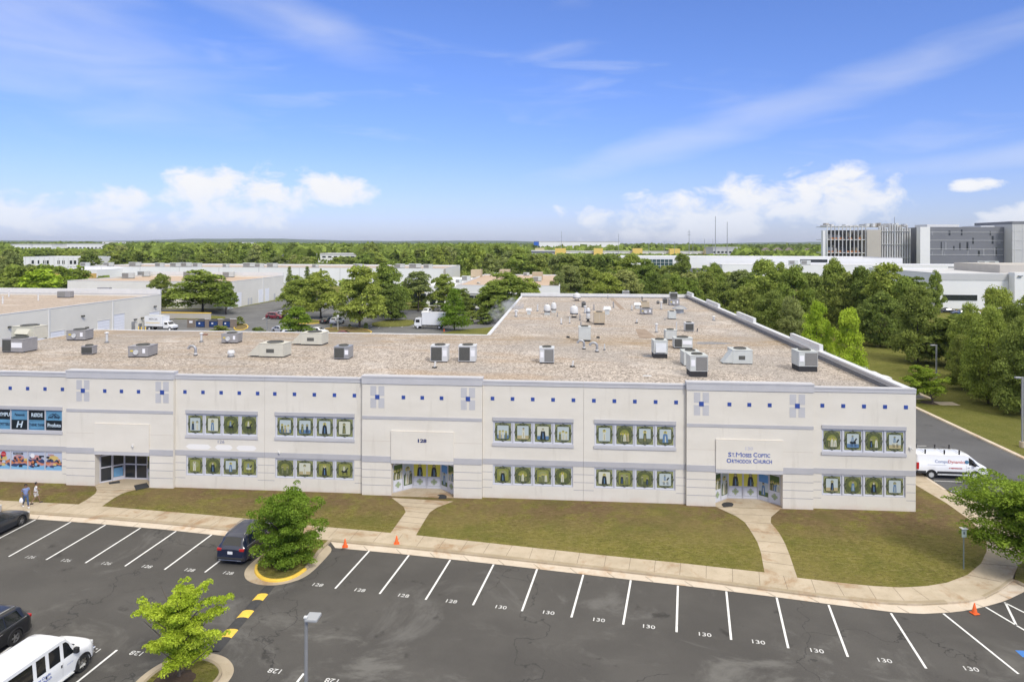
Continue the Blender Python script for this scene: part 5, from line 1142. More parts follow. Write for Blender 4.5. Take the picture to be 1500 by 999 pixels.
def make_suv(loc, rzv, paintm, label, L_=4.9, name='suv', group=None):
    t = empty(name, loc, rzv, label, 'car', group); H_ = 1.76
    top = [(-L_/2, .98), (-L_/2+.10, 1.12), (-L_/2+.45, 1.60), (-L_/2+.75, 1.70), (-.3, H_), (.35, 1.72), (.62, 1.62), (1.28, 1.14), (1.45, 1.08), (L_/2-.35, .98), (L_/2-.08, .86), (L_/2, .74)]
    belt = [(-L_/2, .93), (-L_/2+.2, 1.10), (0, 1.02), (1.3, 1.0), (L_/2-.4, .92), (L_/2, .70)]
    B = Body(L_, top, belt, .97, .68, .26, (-L_/2+.98, L_/2-.95), .37); B.mesh(paintm, t); wheels(B, t, .97); arches(B, t, M_TRIM, .97)
    glass_side(B, t, -L_/2+.55, -1.0, slant0=.18); glass_side(B, t, -.95, -.02); glass_side(B, t, .03, 1.05, slant1=-.50)
    glass_top(B, t, .66, 1.24, 'windscreen'); glass_top(B, t, -L_/2+.13, -L_/2+.43, 'rear_window', .86)
    for sg in (-1, 1):
        mb = MB(); pts = [(x, sg*(lerp_tab([(-1.9, .60), (0, .62), (.5, .60)], x)), lerp_tab(top, x)+.055) for x in np.linspace(-1.75, .35, 8)]; mb.tube([(pts[0][0]-.08, pts[0][1], pts[0][2]-.05)]+pts+[(pts[-1][0]+.08, pts[-1][1], pts[-1][2]-.05)], .018, 6); build('roof_rail', mb, M_CHROME, t)
        mb = MB(); mb.tube([(x, sg*(B.side(x, .0, .014)[0]), B.side(x, .0, .014)[1]) for x in np.linspace(-L_/2+.35, 1.25, 14)], .012, 5); build('window_trim', mb, M_CHROME, t)
        boxpart(t, 'tail_light', M_RED, -L_/2-.005, -L_/2+.28, sg*.58, sg*.885, .90, 1.05); boxpart(t, 'headlight', M_HEAD, L_/2-.34, L_/2-.02, sg*.50, sg*.80, .70, .82)
        boxpart(t, 'door_mirror', paintm, .82, .98, sg*.98, sg*1.13, 1.02, 1.16, .03)
        for x in (-.75, .3): boxpart(t, 'door_handle', M_CHROME, x, x+.18, sg*.955, sg*.985, .90, .93, .005)
    boxpart(t, 'rear_bumper', M_TRIM, -L_/2-.05, -L_/2+.25, -.86, .86, .30, .52, .05); boxpart(t, 'bumper_trim', M_CHROME, -L_/2-.065, -L_/2, -.75, .75, .34, .38, .01)
    boxpart(t, 'number_plate', M_PLATE, -L_/2-.03, -L_/2-.0, -.16, .16, .72, .88, .003); boxpart(t, 'front_bumper', M_TRIM, L_/2-.2, L_/2+.04, -.72, .72, .28, .45, .05); boxpart(t, 'grille', M_TRIM, L_/2-.05, L_/2+.015, -.42, .42, .52, .70, .01)
    return t
def make_sedan(loc, rzv, paintm, label, L_=4.8, name='sedan', group=None, H_=1.46):
    t = empty(name, loc, rzv, label, 'car', group)
    top = [(-L_/2, .80), (-L_/2+.12, .98), (-L_/2+.65, 1.03), (-L_/2+1.35, H_-.06), (-.25, H_), (.25, H_-.04), (1.15, .99), (1.35, .94), (L_/2-.35, .80), (L_/2-.08, .68), (L_/2, .58)]
    belt = [(-L_/2, .76), (-L_/2+.3, .95), (0, .90), (1.2, .88), (L_/2-.4, .76), (L_/2, .55)]
    B = Body(L_, top, belt, .92, .60, .20, (-L_/2+1.0, L_/2-.92), .34); B.mesh(paintm, t); wheels(B, t, .92)
    glass_side(B, t, -1.45, -.35, slant0=.35); glass_side(B, t, -.28, .98, slant1=-.55); glass_top(B, t, .30, 1.10, 'windscreen'); glass_top(B, t, -L_/2+.72, -L_/2+1.30, 'rear_window')
    for sg in (-1, 1):
        boxpart(t, 'tail_light', M_RED, -L_/2+.0, -L_/2+.25, sg*.50, sg*.84, .76, .90); boxpart(t, 'headlight', M_HEAD, L_/2-.38, L_/2-.05, sg*.46, sg*.76, .56, .68); boxpart(t, 'door_mirror', paintm, .68, .82, sg*.93, sg*1.05, .90, 1.01, .03)
    boxpart(t, 'number_plate', M_PLATE, -L_/2-.02, -L_/2+.02, -.16, .16, .60, .74, .003)
    return t
def heading(a, b): return math.atan2(b[1]-a[1], b[0]-a[0])
def at(px, hd, fwd, side): x, y = px[0], px[1]; return (x+math.cos(hd)*fwd-math.sin(hd)*side, y+math.sin(hd)*fwd+math.cos(hd)*side, 0.004)
hd = heading(P2(241, 834), P2(310, 783)); make_suv(at(P2(334, 828), hd, 2.42, -.15), hd, M_PNAVY, 'dark navy suv with a silver roof rail parked by the planted island')
hd1 = heading(P2(67.7, 819.6), P2(154.6, 768.5)); make_sedan(at(P2(43, 765), hd1, -2.05, .98), hd1, M_PGREY, 'dark graphite sedan parked nose in below the two walking people')
make_sedan(at(P2(-4, 757), hd1, -1.75, .95), hd1, M_PSILV, 'silver car of which only the front corner shows at the left edge')
hd2 = heading(P2(171.5, 951.6), P2(111, 999)); make_suv(at(P2(25, 943), hd2, 1.55, -.95), hd2, M_PBLACK, 'black suv cut by the left edge, its red tail light towards the aisle')
# white passenger van (bottom left), nose to the aisle
def make_pvan(loc, rzv, label):
    t = empty('passenger_van', loc, rzv, label, 'van'); L_ = 5.75; H_ = 2.12
    top = [(-L_/2, 1.85), (-L_/2+.12, 2.02), (-L_/2+.4, H_), (.85, H_), (1.15, 2.06), (1.72, 1.38), (1.9, 1.30), (L_/2-.25, 1.16), (L_/2-.06, 1.05), (L_/2, .88)]
    belt = [(-L_/2, 1.18), (1.6, 1.18), (1.9, 1.14), (L_/2-.3, 1.02), (L_/2, .82)]
    B = Body(L_, top, belt, 1.0, .84, .34, (-1.62, 2.05), .38, nose=.5, tail=.25); B.mesh(M_PWHITE, t); wheels(B, t, .98, .25, M_CHROME, True); arches(B, t, M_TRIM, .985)
    glass_side(B, t, .98, 1.62, .04, .86, slant1=-.32, name='door_window'); glass_side(B, t, .22, .80, .04, .84); glass_side(B, t, -.42, .04, .04, .84); glass_side(B, t, -1.75, -.60, .04, .84); glass_side(B, t, -2.62, -1.9, .04, .84)
    glass_top(B, t, 1.20, 1.70, 'windscreen'); boxpart(t, 'wiper_cowl', M_TRIM, 1.70, 1.84, -.72, .72, 1.355, 1.375, .005)
    for sg in (-1, 1):
        boxpart(t, 'headlight', M_HEAD, L_/2-.22, L_/2-.03, sg*.56, sg*.80, .84, 1.02); boxpart(t, 'door_mirror', M_TRIM, 1.42, 1.60, sg*1.0, sg*1.22, 1.20, 1.46, .04); boxpart(t, 'running_board', M_LSTEEL, -1.0, 1.45, sg*.92, sg*1.08, .32, .38)
        for x in (.78, -.02): boxpart(t, 'door_handle', M_TRIM, x, x+.06, sg*.995, sg*1.02, .92, 1.04, .005)
        for x in (.88, .12, 1.78): boxpart(t, 'door_seam', M_LGREY, x, x+.012, sg*.992, sg*1.003, .50, 1.12, 0)
        boxpart(t, 'tail_light', M_RED, -L_/2+.0, -L_/2+.1, sg*.80, sg*.93, 1.0, 1.4)
    for k in range(7): boxpart(t, 'roof_rib', M_PWHITE, -2.5, .75, -.66+k*.22-.02, -.66+k*.22+.02, H_-.005, H_+.028, .008)
    boxpart(t, 'front_bumper', M_CHROME, L_/2-.1, L_/2+.07, -.88, .88, .48, .66, .04); boxpart(t, 'grille', M_TRIM, L_/2-.05, L_/2+.012, -.5, .5, .78, 1.0, .01)
    mb = MB()                                          # blue lettering low on the near flank
    put_text(mb, 'St. Moses Coptic', .17, (-.35, -1.006, 1.05), (1, 0, 0), (0, 0, 1), bold=.004); put_text(mb, 'Orthodox Church', .17, (-.35, -1.006, .86), (1, 0, 0), (0, 0, 1), bold=.004); put_text(mb, 'church bus', .08, (1.28, -1.006, .88), (1, 0, 0), (0, 0, 1))
    build('lettering', mb, mat('van_letter_blue', (.12, .18, .48), .5), t)
    return t
hd3 = heading(P2(111, 999), P2(171.5, 951.6)); make_pvan(at(P2(122, 983), hd3, -2.05, .98), hd3, 'long white passenger van with blue lettering parked at the lower left corner')
# white cargo van at the side road
def make_cvan(loc, rzv, label):
    t = empty('cargo_van', loc, rzv, label, 'van'); L_ = 5.95; H_ = 2.12
    top = [(-L_/2, 1.90), (-L_/2+.08, 2.06), (-L_/2+.3, H_), (1.0, H_), (1.35, 2.05), (2.15, 1.40), (2.3, 1.30), (L_/2-.25, 1.08), (L_/2-.06, .90), (L_/2, .70)]
    belt = [(-L_/2, 1.26), (1.6, 1.26), (2.2, 1.14), (L_/2-.3, .96), (L_/2, .66)]
    B = Body(L_, top, belt, 1.02, .86, .50, (-1.78, 1.72), .36, nose=.7, tail=.2); B.mesh(M_PWHITE, t); wheels(B, t, 1.0, .24, M_LSTEEL, True); arches(B, t, M_TRIM, 1.01)
    glass_side(B, t, 1.25, 2.18, .0, .80, slant1=-.55, name='door_window'); glass_top(B, t, 1.42, 2.12, 'windscreen')
    for sg in (-1, 1):
        boxpart(t, 'side_cladding', M_TRIM, -1.32, 1.28, sg*1.0, sg*1.045, .50, .70, .02); boxpart(t, 'sill', M_LSTEEL, -1.3, 1.3, sg*.95, sg*1.03, .36, .48, .02); boxpart(t, 'rear_cladding', M_TRIM, -L_/2+.02, -2.22, sg*.93, sg*1.035, .46, .70, .02)
        boxpart(t, 'tail_light', M_RED, -L_/2-.01, -L_/2+.2, sg*.93, sg*1.015, .80, 1.38, .02); boxpart(t, 'headlight', M_GLASSD, L_/2-.5, L_/2-.1, sg*.62, sg*.86, .82, 1.0, .04); boxpart(t, 'door_mirror', M_TRIM, 1.55, 1.72, sg*1.03, sg*1.22, 1.2, 1.45, .03)
        boxpart(t, 'door_handle', M_TRIM, 1.12, 1.28, sg*1.01, sg*1.035, 1.05, 1.09, .005); boxpart(t, 'slide_rail', M_LGREY, -2.1, -.6, sg*1.008, sg*1.025, 1.22, 1.25, .003)
        boxpart(t, 'door_seam', M_LGREY, 1.02, 1.035, sg*1.012, sg*1.022, .72, 1.22, 0)
    boxpart(t, 'front_bumper', M_TRIM, L_/2-.35, L_/2+.05, -.80, .80, .36, .62, .05); boxpart(t, 'rear_bumper', M_TRIM, -L_/2-.08, -L_/2+.1, -.92, .92, .42, .62, .04); boxpart(t, 'grille', M_TRIM, L_/2-.04, L_/2+.01, -.5, .5, .66, .84, .01)
    for x in (-2.2, -.65, .55):
        k = MB(); k.cyl((x, -.92, H_+.13), (x, .92, H_+.13), .022, n=8); rk = build('rack_bar', k, M_CHROME, t)
        for sg in (-1, 1): k = MB(); k.box(x-.05, x+.05, sg*.80-.04, sg*.80+.04, H_-.02, H_+.34); build('rack_post', k, M_TRIM, rk)
    for sg, ux in ((-1, 1), (1, -1)):
        y = sg*1.026; mb = MB(); put_text(mb, 'Compu', .36, (-.95*ux if ux > 0 else 1.0, y, 1.5), (ux, 0, 0), (0, 0, 1), bold=.004); o = build('lettering', mb, mat('letter_slate', (.22, .27, .42), .5) if 'letter_slate' not in bpy.data.materials else bpy.data.materials['letter_slate'], t)
        mb2 = MB(); put_text(mb2, 'Dynamics', .36, (.28*ux if ux > 0 else -.3, y, 1.5), (ux, 0, 0), (0, 0, 1), bold=.004); mb4 = MB(); put_text(mb4, 'IT PERFORMANCE', .13, (.15*ux, y+sg*.006, .98), (ux, 0, 0), (0, 0, 1), bold=.006); build('lettering', mb4, bpy.data.materials.get('letter_red') or M_RED, t)
        o2 = build('lettering', mb2, mat('letter_red', (.52, .10, .06), .5) if 'letter_red' not in bpy.data.materials else bpy.data.materials['letter_red'], t)
        # keep the words on the leaning upper flank
        for q in (o, o2):
            for v in q.data.vertices:
                if v.co.z > 1.26: s_, z_ = B.side(v.co.x, min(1, max(0, (v.co.z-1.26)/.8)), .016); v.co.y = sg*s_; v.co.z = v.co.z
        s_, z_ = B.side(1.05*ux, .3, .018); mb3 = MB(); mb3.cyl((1.08*ux if ux > 0 else -1.25, sg*s_, 1.52), (1.08*ux if ux > 0 else -1.25, sg*(s_+.01), 1.52), .16, n=18); build('round_emblem', mb3, M_BLUEGLASS, t)
    return t
make_cvan((32.85, 61.85, .0), math.radians(-1), 'white cargo van with three roof racks parked beside the right end wall')
# trucks behind
def make_boxtruck(loc, rzv, label, cabover, Lb, Hb, txt=None):
    t = empty('box_truck', loc, rzv, label, 'truck'); zb = .95
    boxpart(t, 'cargo_box', M_PWHITE, -Lb/2, Lb/2, -1.2, 1.2, zb, zb+Hb, .03)
    boxpart(t, 'box_rail', M_LSTEEL, -Lb/2-.02, Lb/2+.02, -1.22, 1.22, zb+Hb+.003, zb+Hb+.06, .01)
    boxpart(t, 'chassis', M_BLACK, -Lb/2+.1, Lb/2+1.6, -.45, .45, .62, .93, .02)
    if cabover:
        mb = MB(); x0, x1 = Lb/2+.12, Lb/2+1.85; sp_ = [(x0, .62), (x1, .62), (x1+.02, 1.35), (x1-.28, 2.45), (x0+.1, 2.55), (x0, 2.5)]
        mb.add([(x, -1.05, z) for x, z in sp_]+[(x, 1.05, z) for x, z in sp_], [tuple(range(5, -1, -1)), tuple(range(6, 12))]+[(i, (i+1) % 6, 6+(i+1) % 6, 6+i) for i in range(6)]); c = build('cab', mb, M_PWHITE, t); b = c.modifiers.new('b', 'BEVEL'); b.width = .07; b.segments = 2
        mb = MB(); mb.quad((x1-.0, -.92, 1.42), (x1-.0, .92, 1.42), (x1-.235, .9, 2.32), (x1-.235, -.9, 2.32)); mb.v = [(v[0]+.02, v[1], v[2]) for v in mb.v]; build('windscreen', mb, M_GLASSD, t)
        for sg in (-1, 1): boxpart(t, 'side_window', M_GLASSD, x0+.45, x1-.32, sg*1.045, sg*1.06, 1.45, 2.15, .003); boxpart(t, 'door_mirror', M_TRIM, x1-.1, x1+.1, sg*1.1, sg*1.3, 1.6, 2.1, .02)
        boxpart(t, 'bumper', M_TRIM, x1-.1, x1+.08, -1.0, 1.0, .45, .8, .03); wx = (-Lb/2+1.5, x0+.95)
    else:
        L2 = 2.6; ct = [(-1.3, 2.0), (-.2, 2.02), (.45, 1.35), (1.2, 1.18), (1.3, .8)]
        mb = MB(); x0 = Lb/2+.05; sp_ = [(x0, .6), (x0+2.4, .6), (x0+2.42, 1.15), (x0+1.5, 1.38), (x0+.95, 2.05), (x0, 2.1)]
        mb.add([(x, -.98, z) for x, z in sp_]+[(x, .98, z) for x, z in sp_], [tuple(range(5, -1, -1)), tuple(range(6, 12))]+[(i, (i+1) % 6, 6+(i+1) % 6, 6+i) for i in range(6)]); c = build('cab', mb, M_PWHITE, t); b = c.modifiers.new('b', 'BEVEL'); b.width = .08; b.segments = 2
        mb = MB(); mb.quad((x0+1.46, -.82, 1.45), (x0+1.46, .82, 1.45), (x0+1.02, .78, 1.98), (x0+1.02, -.78, 1.98)); mb.v = [(v[0]+.03, v[1], v[2]) for v in mb.v]; build('windscreen', mb, M_GLASSD, t)
        for sg in (-1, 1): boxpart(t, 'side_window', M_GLASSD, x0+.35, x0+1.15, sg*.975, sg*.992, 1.4, 1.9, .003); boxpart(t, 'headlight', M_HEAD, x0+2.36, x0+2.44, sg*.6, sg*.85, .85, 1.05, .01)
        boxpart(t, 'bumper', M_TRIM, x0+2.35, x0+2.5, -.9, .9, .45, .65, .03); wx = (-Lb/2+1.1, x0+1.75)
    for x in wx:
        for sg in (-1, 1):
            mb = MB(); mb.lathe([(.25, sg*.72), (.44, sg*.72), (.46, sg*.78), (.46, sg*.98), (.43, sg*1.02), (.25, sg*1.02)], (0, 0, 0), 'y', 20, caps=False); w_ = build('wheel', mb, M_RUBBER, t, smooth=True); w_.location = (x, 0, .46)
            mb = MB(); mb.lathe([(.26, sg*.95), (.26, sg*1.0), (.1, sg*.96), (.02, sg*1.0)], (0, 0, 0), 'y', 14); build('rim', mb, M_PLATE, w_)
    if txt:
        for sg, ux in ((-1, 1), (1, -1)):
            mb = MB(); put_text(mb, txt, .62, (0, sg*1.212, zb+Hb*.70), (ux, 0, 0), (0, 0, 1), bold=.01); build('lettering', mb, M_TEXTGREY, t); boxpart(t, 'gold_stripe', M_YEL, -Lb/2+.3, Lb/2-.6, sg*1.2, sg*1.212, zb+.75, zb+.86, 0)
    return t
o = P(213+12, 484.5); make_boxtruck((o[0], o[1]+1.3, 0), math.radians(-8), 'white box truck with dark lettering and gold stripe by the cream wall', False, 4.6, 2.3, 'MERCER')
o = P(636, 482.3); make_boxtruck((o[0]-.1, o[1]+1.3, 0), math.radians(180-3), 'plain white box truck with flat nosed cab behind the roof', True, 5.6, 2.75)
# cars behind the roof
FC = 'cars parked behind the building'
def hd_deg(d): return math.radians(d)
o = P(403, 467); make_suv((o[0], o[1], 0), hd_deg(-8), M_PRED, 'dark red car parked on the rear drive', 4.6, 'parked_car', FC)
o = P(412, 463.3); make_sedan((o[0], o[1]+1, 0), hd_deg(-8), M_PSILV, 'silver car just behind the dark red one', 4.7, 'parked_car', FC)
o = P(467, 489); make_sedan((o[0], o[1], 0), hd_deg(-25), M_PWHITE, 'white car showing its right front behind the beige roof unit', 4.7, 'parked_car', FC)
o = P(494, 474.5); make_suv((o[0], o[1], 0), hd_deg(80), M_PWHITE, 'white suv seen from behind under the big trees', 4.6, 'parked_car', FC)
o = P(477, 474); make_sedan((o[0], o[1]+1, 0), hd_deg(80), M_PBLACK, 'black car in deep shade left of the white suv', 4.6, 'parked_car', FC)
o = P(503, 495); make_sedan((o[0], o[1]+.6, 0), hd_deg(3), M_PRED, 'maroon car of which only the roof shows above the gravel roof edge', 4.7, 'parked_car', FC)
o = P(411, 487); make_sedan((o[0], o[1], 0), hd_deg(-30), M_PSILV, 'pale car half hidden by the light green tree', 4.6, 'parked_car', FC)
o = P(425, 493); make_sedan((o[0], o[1]+.5, 0), hd_deg(-30), M_PWHITE, 'white car behind the light green tree, nearest the roof edge', 4.6, 'parked_car', FC)
o = P(625, 460.5); make_suv((o[0], o[1], 0), hd_deg(-95), M_PWHITE, 'white vehicle facing the camera in the lot beyond the plain box truck', 4.8, 'parked_car', FC)
o = P(640, 460); make_suv((o[0], o[1], 0), hd_deg(-90), M_PBLACK, 'black vehicle right of the white one beyond the plain box truck', 4.8, 'parked_car', FC)
o = P(697, 461); make_suv((o[0], o[1], 0), hd_deg(170), M_PGREY, 'dark suv in the shade before the tan roofed building', 4.8, 'parked_car', FC)
o = P(708, 463); make_sedan((o[0]+1, o[1]-1, 0), hd_deg(170), M_PGREY, 'dark sedan in the shade next to the dark suv before the tan roofed building', 4.6, 'parked_car', FC)
SC = 'cars in the bays right of the building'
for (x, y, m, lab, f) in [(44.6, 103.5, M_PWHITE, 'white car in the side bays nearest the front, roof just above the parapet', make_sedan), (44.6, 111.5, M_PSILV, 'silver car in the side bays, second from the front', make_sedan), (44.6, 122, M_PWHITE, 'white suv in the side bays, third from the front', make_suv), (44.6, 128, M_PSILV, 'silver suv in the side bays, fourth from the front', make_suv)]:
    f((x, y, 0), math.radians(4), m, lab, name='parked_car', group=SC)
for x, y, m, lab in [(1386, 458, M_PGREY, 'dark pickup sized car nearest the white windowed building at right'), (1407, 461, mat('blue_paint', (.02, .05, .16), .3, coat=.5), 'blue car in front of the white windowed building at right'), (1421, 461, M_PWHITE, 'white car right of the blue one near the white windowed building')]:
    o = P(x, y); make_sedan((o[0], o[1], 0), math.radians(175), m, lab, name='parked_car', group='cars by the white windowed building')

# ---------------------------------------------------------------- small street things
def cone(x, y, h, label, z=.02):
    o = P(x, y, z); t = empty('traffic_cone', (o[0], o[1], z), .3, label, 'traffic cone', 'orange traffic cones')
    boxpart(t, 'base', M_ORANGE, -.18, .18, -.18, .18, 0, .035, .01); mb = MB(); mb.lathe([(.14, .035), (.03, h), (.025, h+.005)], n=16); c = build('cone_body', mb, M_ORANGE, t, smooth=True)
cone(505.5, 800.5, .52, 'orange cone on the kerb right of the planted island', .06); cone(581, 796, .52, 'orange cone on the sidewalk below the middle entrance walk', ZL); cone(1427.5, 898, .55, 'orange cone at the right kerb corner'); cone(650.5, 485.5, .7, 'orange cone behind the plain box truck, seen past the roof')
def lamp_post(loc, h, arm, label, rz_=0, head=(.75, .32), grp='parking lot lamps'):
    t = empty('lamp_post', loc, rz_, label, 'street lamp', grp)
    mb = MB(); mb.cyl((0, 0, 0), (0, 0, .55), .26, n=14); build('footing', mb, M_WALK, t); mb = MB(); mb.box(-.075, .075, -.075, .075, .55, h); build('pole', mb, M_STEEL, t)
    mb = MB(); mb.box(-.035, arm, -.04, .04, h-.12, h-.04); build('arm', mb, M_STEEL, t); boxpart(t, 'lamp_head', M_STEEL, arm, arm+head[0], -head[1]/2, head[1]/2, h-.16, h+.0, .03)
    boxpart(t, 'lens', M_HEAD, arm+.08, arm+head[0]-.08, -head[1]/2+.05, head[1]/2-.05, h-.185, h-.162, .003)
    return t
o = P(1497.5, 655, ZL); zt = QX(1497, 553, o[0])[2]
lamp_post((o[0], o[1], ZL), (HC-(553-CY-2.2)*o[1]/F_PX*.95)-ZL if False else 6.9, .15, 'grey lamp post on the right verge at the edge of the photo', math.pi, (.55, .25))
o = P(1371.5, 578, ZL); lamp_post((o[0], o[1], ZL), 6.6, .15, 'grey lamp post on the grass slope behind the small leaning tree', math.pi, (.6, .3))
o = P(404, 489, 0) if False else P(391, 489); lamp_post((o[0], o[1], 0), 3.2, -.3, 'short lamp post by the weeds behind the gravel roof', 0, (.6, .3))
o = P(495, 484); t = empty('sign_pole', (o[0], o[1], ZL), 0, 'thin white pole on the grass strip under the big trees', 'pole'); mb = MB(); mb.cyl((0, 0, 0), (0, 0, 3.4), .06, n=8); build('pole', mb, M_CAP, t); mb = MB(); mb.box(-.25, .25, -.02, .02, 2.9, 3.4); build('plate', mb, M_CAP, t)
# lamp in the lot at the bottom: head close to the camera
k = 9.0; hx, hy, _ = P(456, 902, k); px_, py_, _ = P(448.5, 905, k-.05)
t = empty('lamp_post', (px_, py_, 0), 0, 'tall thin lamp post with a square grey head standing in the front lot', 'street lamp', 'parking lot lamps')
mb = MB(); mb.cyl((0, 0, 0), (0, 0, .6), .28, n=14); build('footing', mb, M_WALK, t); mb = MB(); mb.cyl((0, 0, .6), (0, 0, k-.1), .075, .05, n=10); build('pole', mb, M_STEEL, t)
mb = MB(); mb.box(-.05, .12, -.04, .04, k-.14, k-.06); build('arm', mb, M_STEEL, t); boxpart(t, 'lamp_head', mat('lamp_grey', (.36, .37, .37), .5), .02, .40, -.22, .20, k-.06, k+.04, .03); boxpart(t, 'photocell', M_HEAD, .0, .10, -.22, -.12, k+.045, k+.10, .01)
# slim post with plates on the lawn
o = P(1411.5, 833, ZL); t = empty('sign_post', (o[0], o[1], ZL), .1, 'slim post with a small green plate and flat top on the lawn', 'sign post'); mb = MB(); mb.box(-.03, .03, -.025, .025, 0, 2.45); build('post', mb, mat('post_green_grey', (.16, .19, .17), .6), t)
boxpart(t, 'sign_plate', mat('plate_grey_green', (.34, .42, .38), .5), -.15, .15, -.045, -.03, 1.95, 2.45, .01); mb = MB(); put_text(mb, '8', .22, (0, -.05, 2.2), (1, 0, 0), (0, 0, 1), bold=.005); build('sign_symbol', mb, M_TXD, t); boxpart(t, 'flat_top', M_PLATE, -.19, .19, -.15, .15, 2.47, 2.51, .01)
# door mats
M_MATD = mat('mat_dark', (.035, .036, .038), .95, var=.3, vscale=8)
def doormat(px, lab, rnd=False):
    c_ = [sum(q[i] for q in px)/len(px) for i in (0, 1)]; o = P(*c_, .15); mb = MB()
    pts = [P2(x, y, .15) for x, y in px]; mb.prism([(a-o[0], b-o[1]) for a, b in pts], 0, .02); q = build('doormat', mb, M_MATD); q.location = (o[0], o[1], .148); setp(q, lab, 'doormat', 'dark door mats')
doormat([(196, 711), (215, 707), (219, 713.5), (199, 718)], 'dark rectangular mat lying askew at the left entrance'); doormat([(159, 706.5), (175, 704), (176, 707), (160, 709)], 'dark narrow mat right at the glass door of the left entrance')
doormat([(639+5*math.cos(0), 726)]+[(647+7.5*math.cos(a), 727.5+3.4*math.sin(a)) for a in np.linspace(-2.6, .6, 8)]+[(655, 730.5), (642, 730)], 'dark half round mat at the middle entrance'); doormat([(1057, 739)]+[(1066+8.5*math.cos(a), 738.5+3*math.sin(a)) for a in np.linspace(-2.6, .4, 8)]+[(1073, 741.5), (1060, 742.5)], 'dark half round mat at the church entrance')
# dumpsters with a brown enclosure
en = P(316, 486.5)
def fence_piece(mb, xa, ya, xb, yb, h, th=.15): a = Vector(P(xa, ya)); b = Vector(P(xb, yb)); d = b-a; n = Vector((-d.y, d.x, 0)).normalized()*th; mb.obox(a, d, n, (0, 0, h))
for (xa, xb, lab) in ((274, 286, 'brown screen panel with a white notice left of the first blue dumpster'), (300, 306, 'brown screen panel between the first and second blue dumpsters'), (319, 326, 'brown screen panel between the second and third blue dumpsters'), (337, 347, 'brown screen panel right of the third blue dumpster')):
    a = P(xa, 480); b = P(xb, 480); t = empty('screen_wall', ((a[0]+b[0])/2, a[1], 0), 0, lab, 'screen wall', 'brown screen walls of the dumpster yard'); w = (b[0]-a[0])/2
    boxpart(t, 'panel', M_BROWNFENCE, -w, w, 0, .2, 0, 2.0, .01)
    if xa == 274: boxpart(t, 'notice', M_PLATE, -.4, .4, -.03, -.003, 1.1, 1.6, .003)
    else: boxpart(t, 'top_cap', M_CAP, -w-.05, w+.05, -.05, .25, 2.002, 2.08, .005)
for x, lab in ((293, 'first blue dumpster from the box truck, with white stickers'), (312, 'middle one of three blue dumpsters'), (331, 'rightmost blue dumpster beside the shrubs')):
    a = P(x, 479.5); t = empty('dumpster', (a[0], a[1], 0), 0, lab, 'dumpster', 'blue dumpsters'); mb = MB()
    mb.add([(-.95, 0, .12), (.95, 0, .12), (.95, 1.5, .12), (-.95, 1.5, .12), (-.95, -.2, 1.35), (.95, -.2, 1.35), (.95, 1.6, 1.75), (-.95, 1.6, 1.75)], [(0,3,2,1),(4,5,6,7),(0,1,5,4),(1,2,6,5),(2,3,7,6),(3,0,4,7)]); build('bin', mb, M_DUMPB, t)
    mb = MB(); mb.add([(-1, -.25, 1.36), (1, -.25, 1.36), (1, 1.65, 1.76), (-1, 1.65, 1.76), (-1, -.25, 1.42), (1, -.25, 1.42), (1, 1.65, 1.82), (-1, 1.65, 1.82)], [(0,3,2,1),(4,5,6,7),(0,1,5,4),(1,2,6,5),(2,3,7,6),(3,0,4,7)]); build('lid', mb, M_BLACK, t)
    boxpart(t, 'sticker', M_PLATE, -.3, .1, -.16, -.12, .75, 1.1, .003)
a = P(252, 467); b = P(287, 467.5); t = empty('guard_rail', (a[0], a[1], 0), heading(a, b), 'long low yellow topped wall behind the box truck', 'wall'); Lg = (Vector(b)-Vector(a)).length+4; boxpart(t, 'wall', M_BEIGE, -4, Lg, 0, .25, 0, 1.5, .01); boxpart(t, 'yellow_cap', M_YEL, -4.05, Lg+.05, -.05, .3, 1.503, 1.72, .01)
for k, (x, y) in enumerate(((203, 486), (207, 487), (213, 487))):
    a = P(x, y); mb = MB(); mb.lathe([(.1, 0), (.1, 1.15), (.06, 1.22), (.01, 1.23)], n=12); q = build('bollard', mb, M_YEL, smooth=True); q.location = (a[0], a[1], 0); setp(q, ['yellow bollard nearest the cream wall', 'middle one of three yellow bollards by the cream wall', 'yellow bollard next to the box truck'][k], 'bollard', 'yellow bollards')

# ---------------------------------------------------------------- people
def skin_mesh(name, chains, matl, par, sub=1, joints=None):
    # chains: list of lists of (point, radius); a node equal to an existing point joins it
    vs, es, rs = [], [], []; idx = {}
    for ch in chains:
        prev = None
        for p, r in ch:
            k_ = tuple(round(c, 4) for c in p)
            if k_ not in idx: idx[k_] = len(vs); vs.append(p); rs.append(r)
            i = idx[k_]
            if prev is not None and prev != i: es.append((prev, i))
            prev = i
    me = bpy.data.meshes.new(name); me.from_pydata(vs, es, []); o = bpy.data.objects.new(name, me); COL.objects.link(o)
    md = o.modifiers.new('s', 'SKIN'); md.use_smooth_shade = True
    for i, r in enumerate(rs): me.skin_vertices[0].data[i].radius = (r, r)
    me.skin_vertices[0].data[0].use_root = True
    ms = o.modifiers.new('ss', 'SUBSURF'); ms.levels = ms.render_levels = sub
    dg = bpy.context.evaluated_depsgraph_get(); nm = bpy.data.meshes.new_from_object(o.evaluated_get(dg)); nm.materials.clear(); nm.materials.append(matl)
    nm.polygons.foreach_set('use_smooth', [True]*len(nm.polygons))
    o.modifiers.clear(); o.data = nm; o.parent = par; return o
M_SKIN = mat('skin', (.24, .14, .09), .6); M_HAIR = mat('hair_black', (.012, .010, .010), .7)
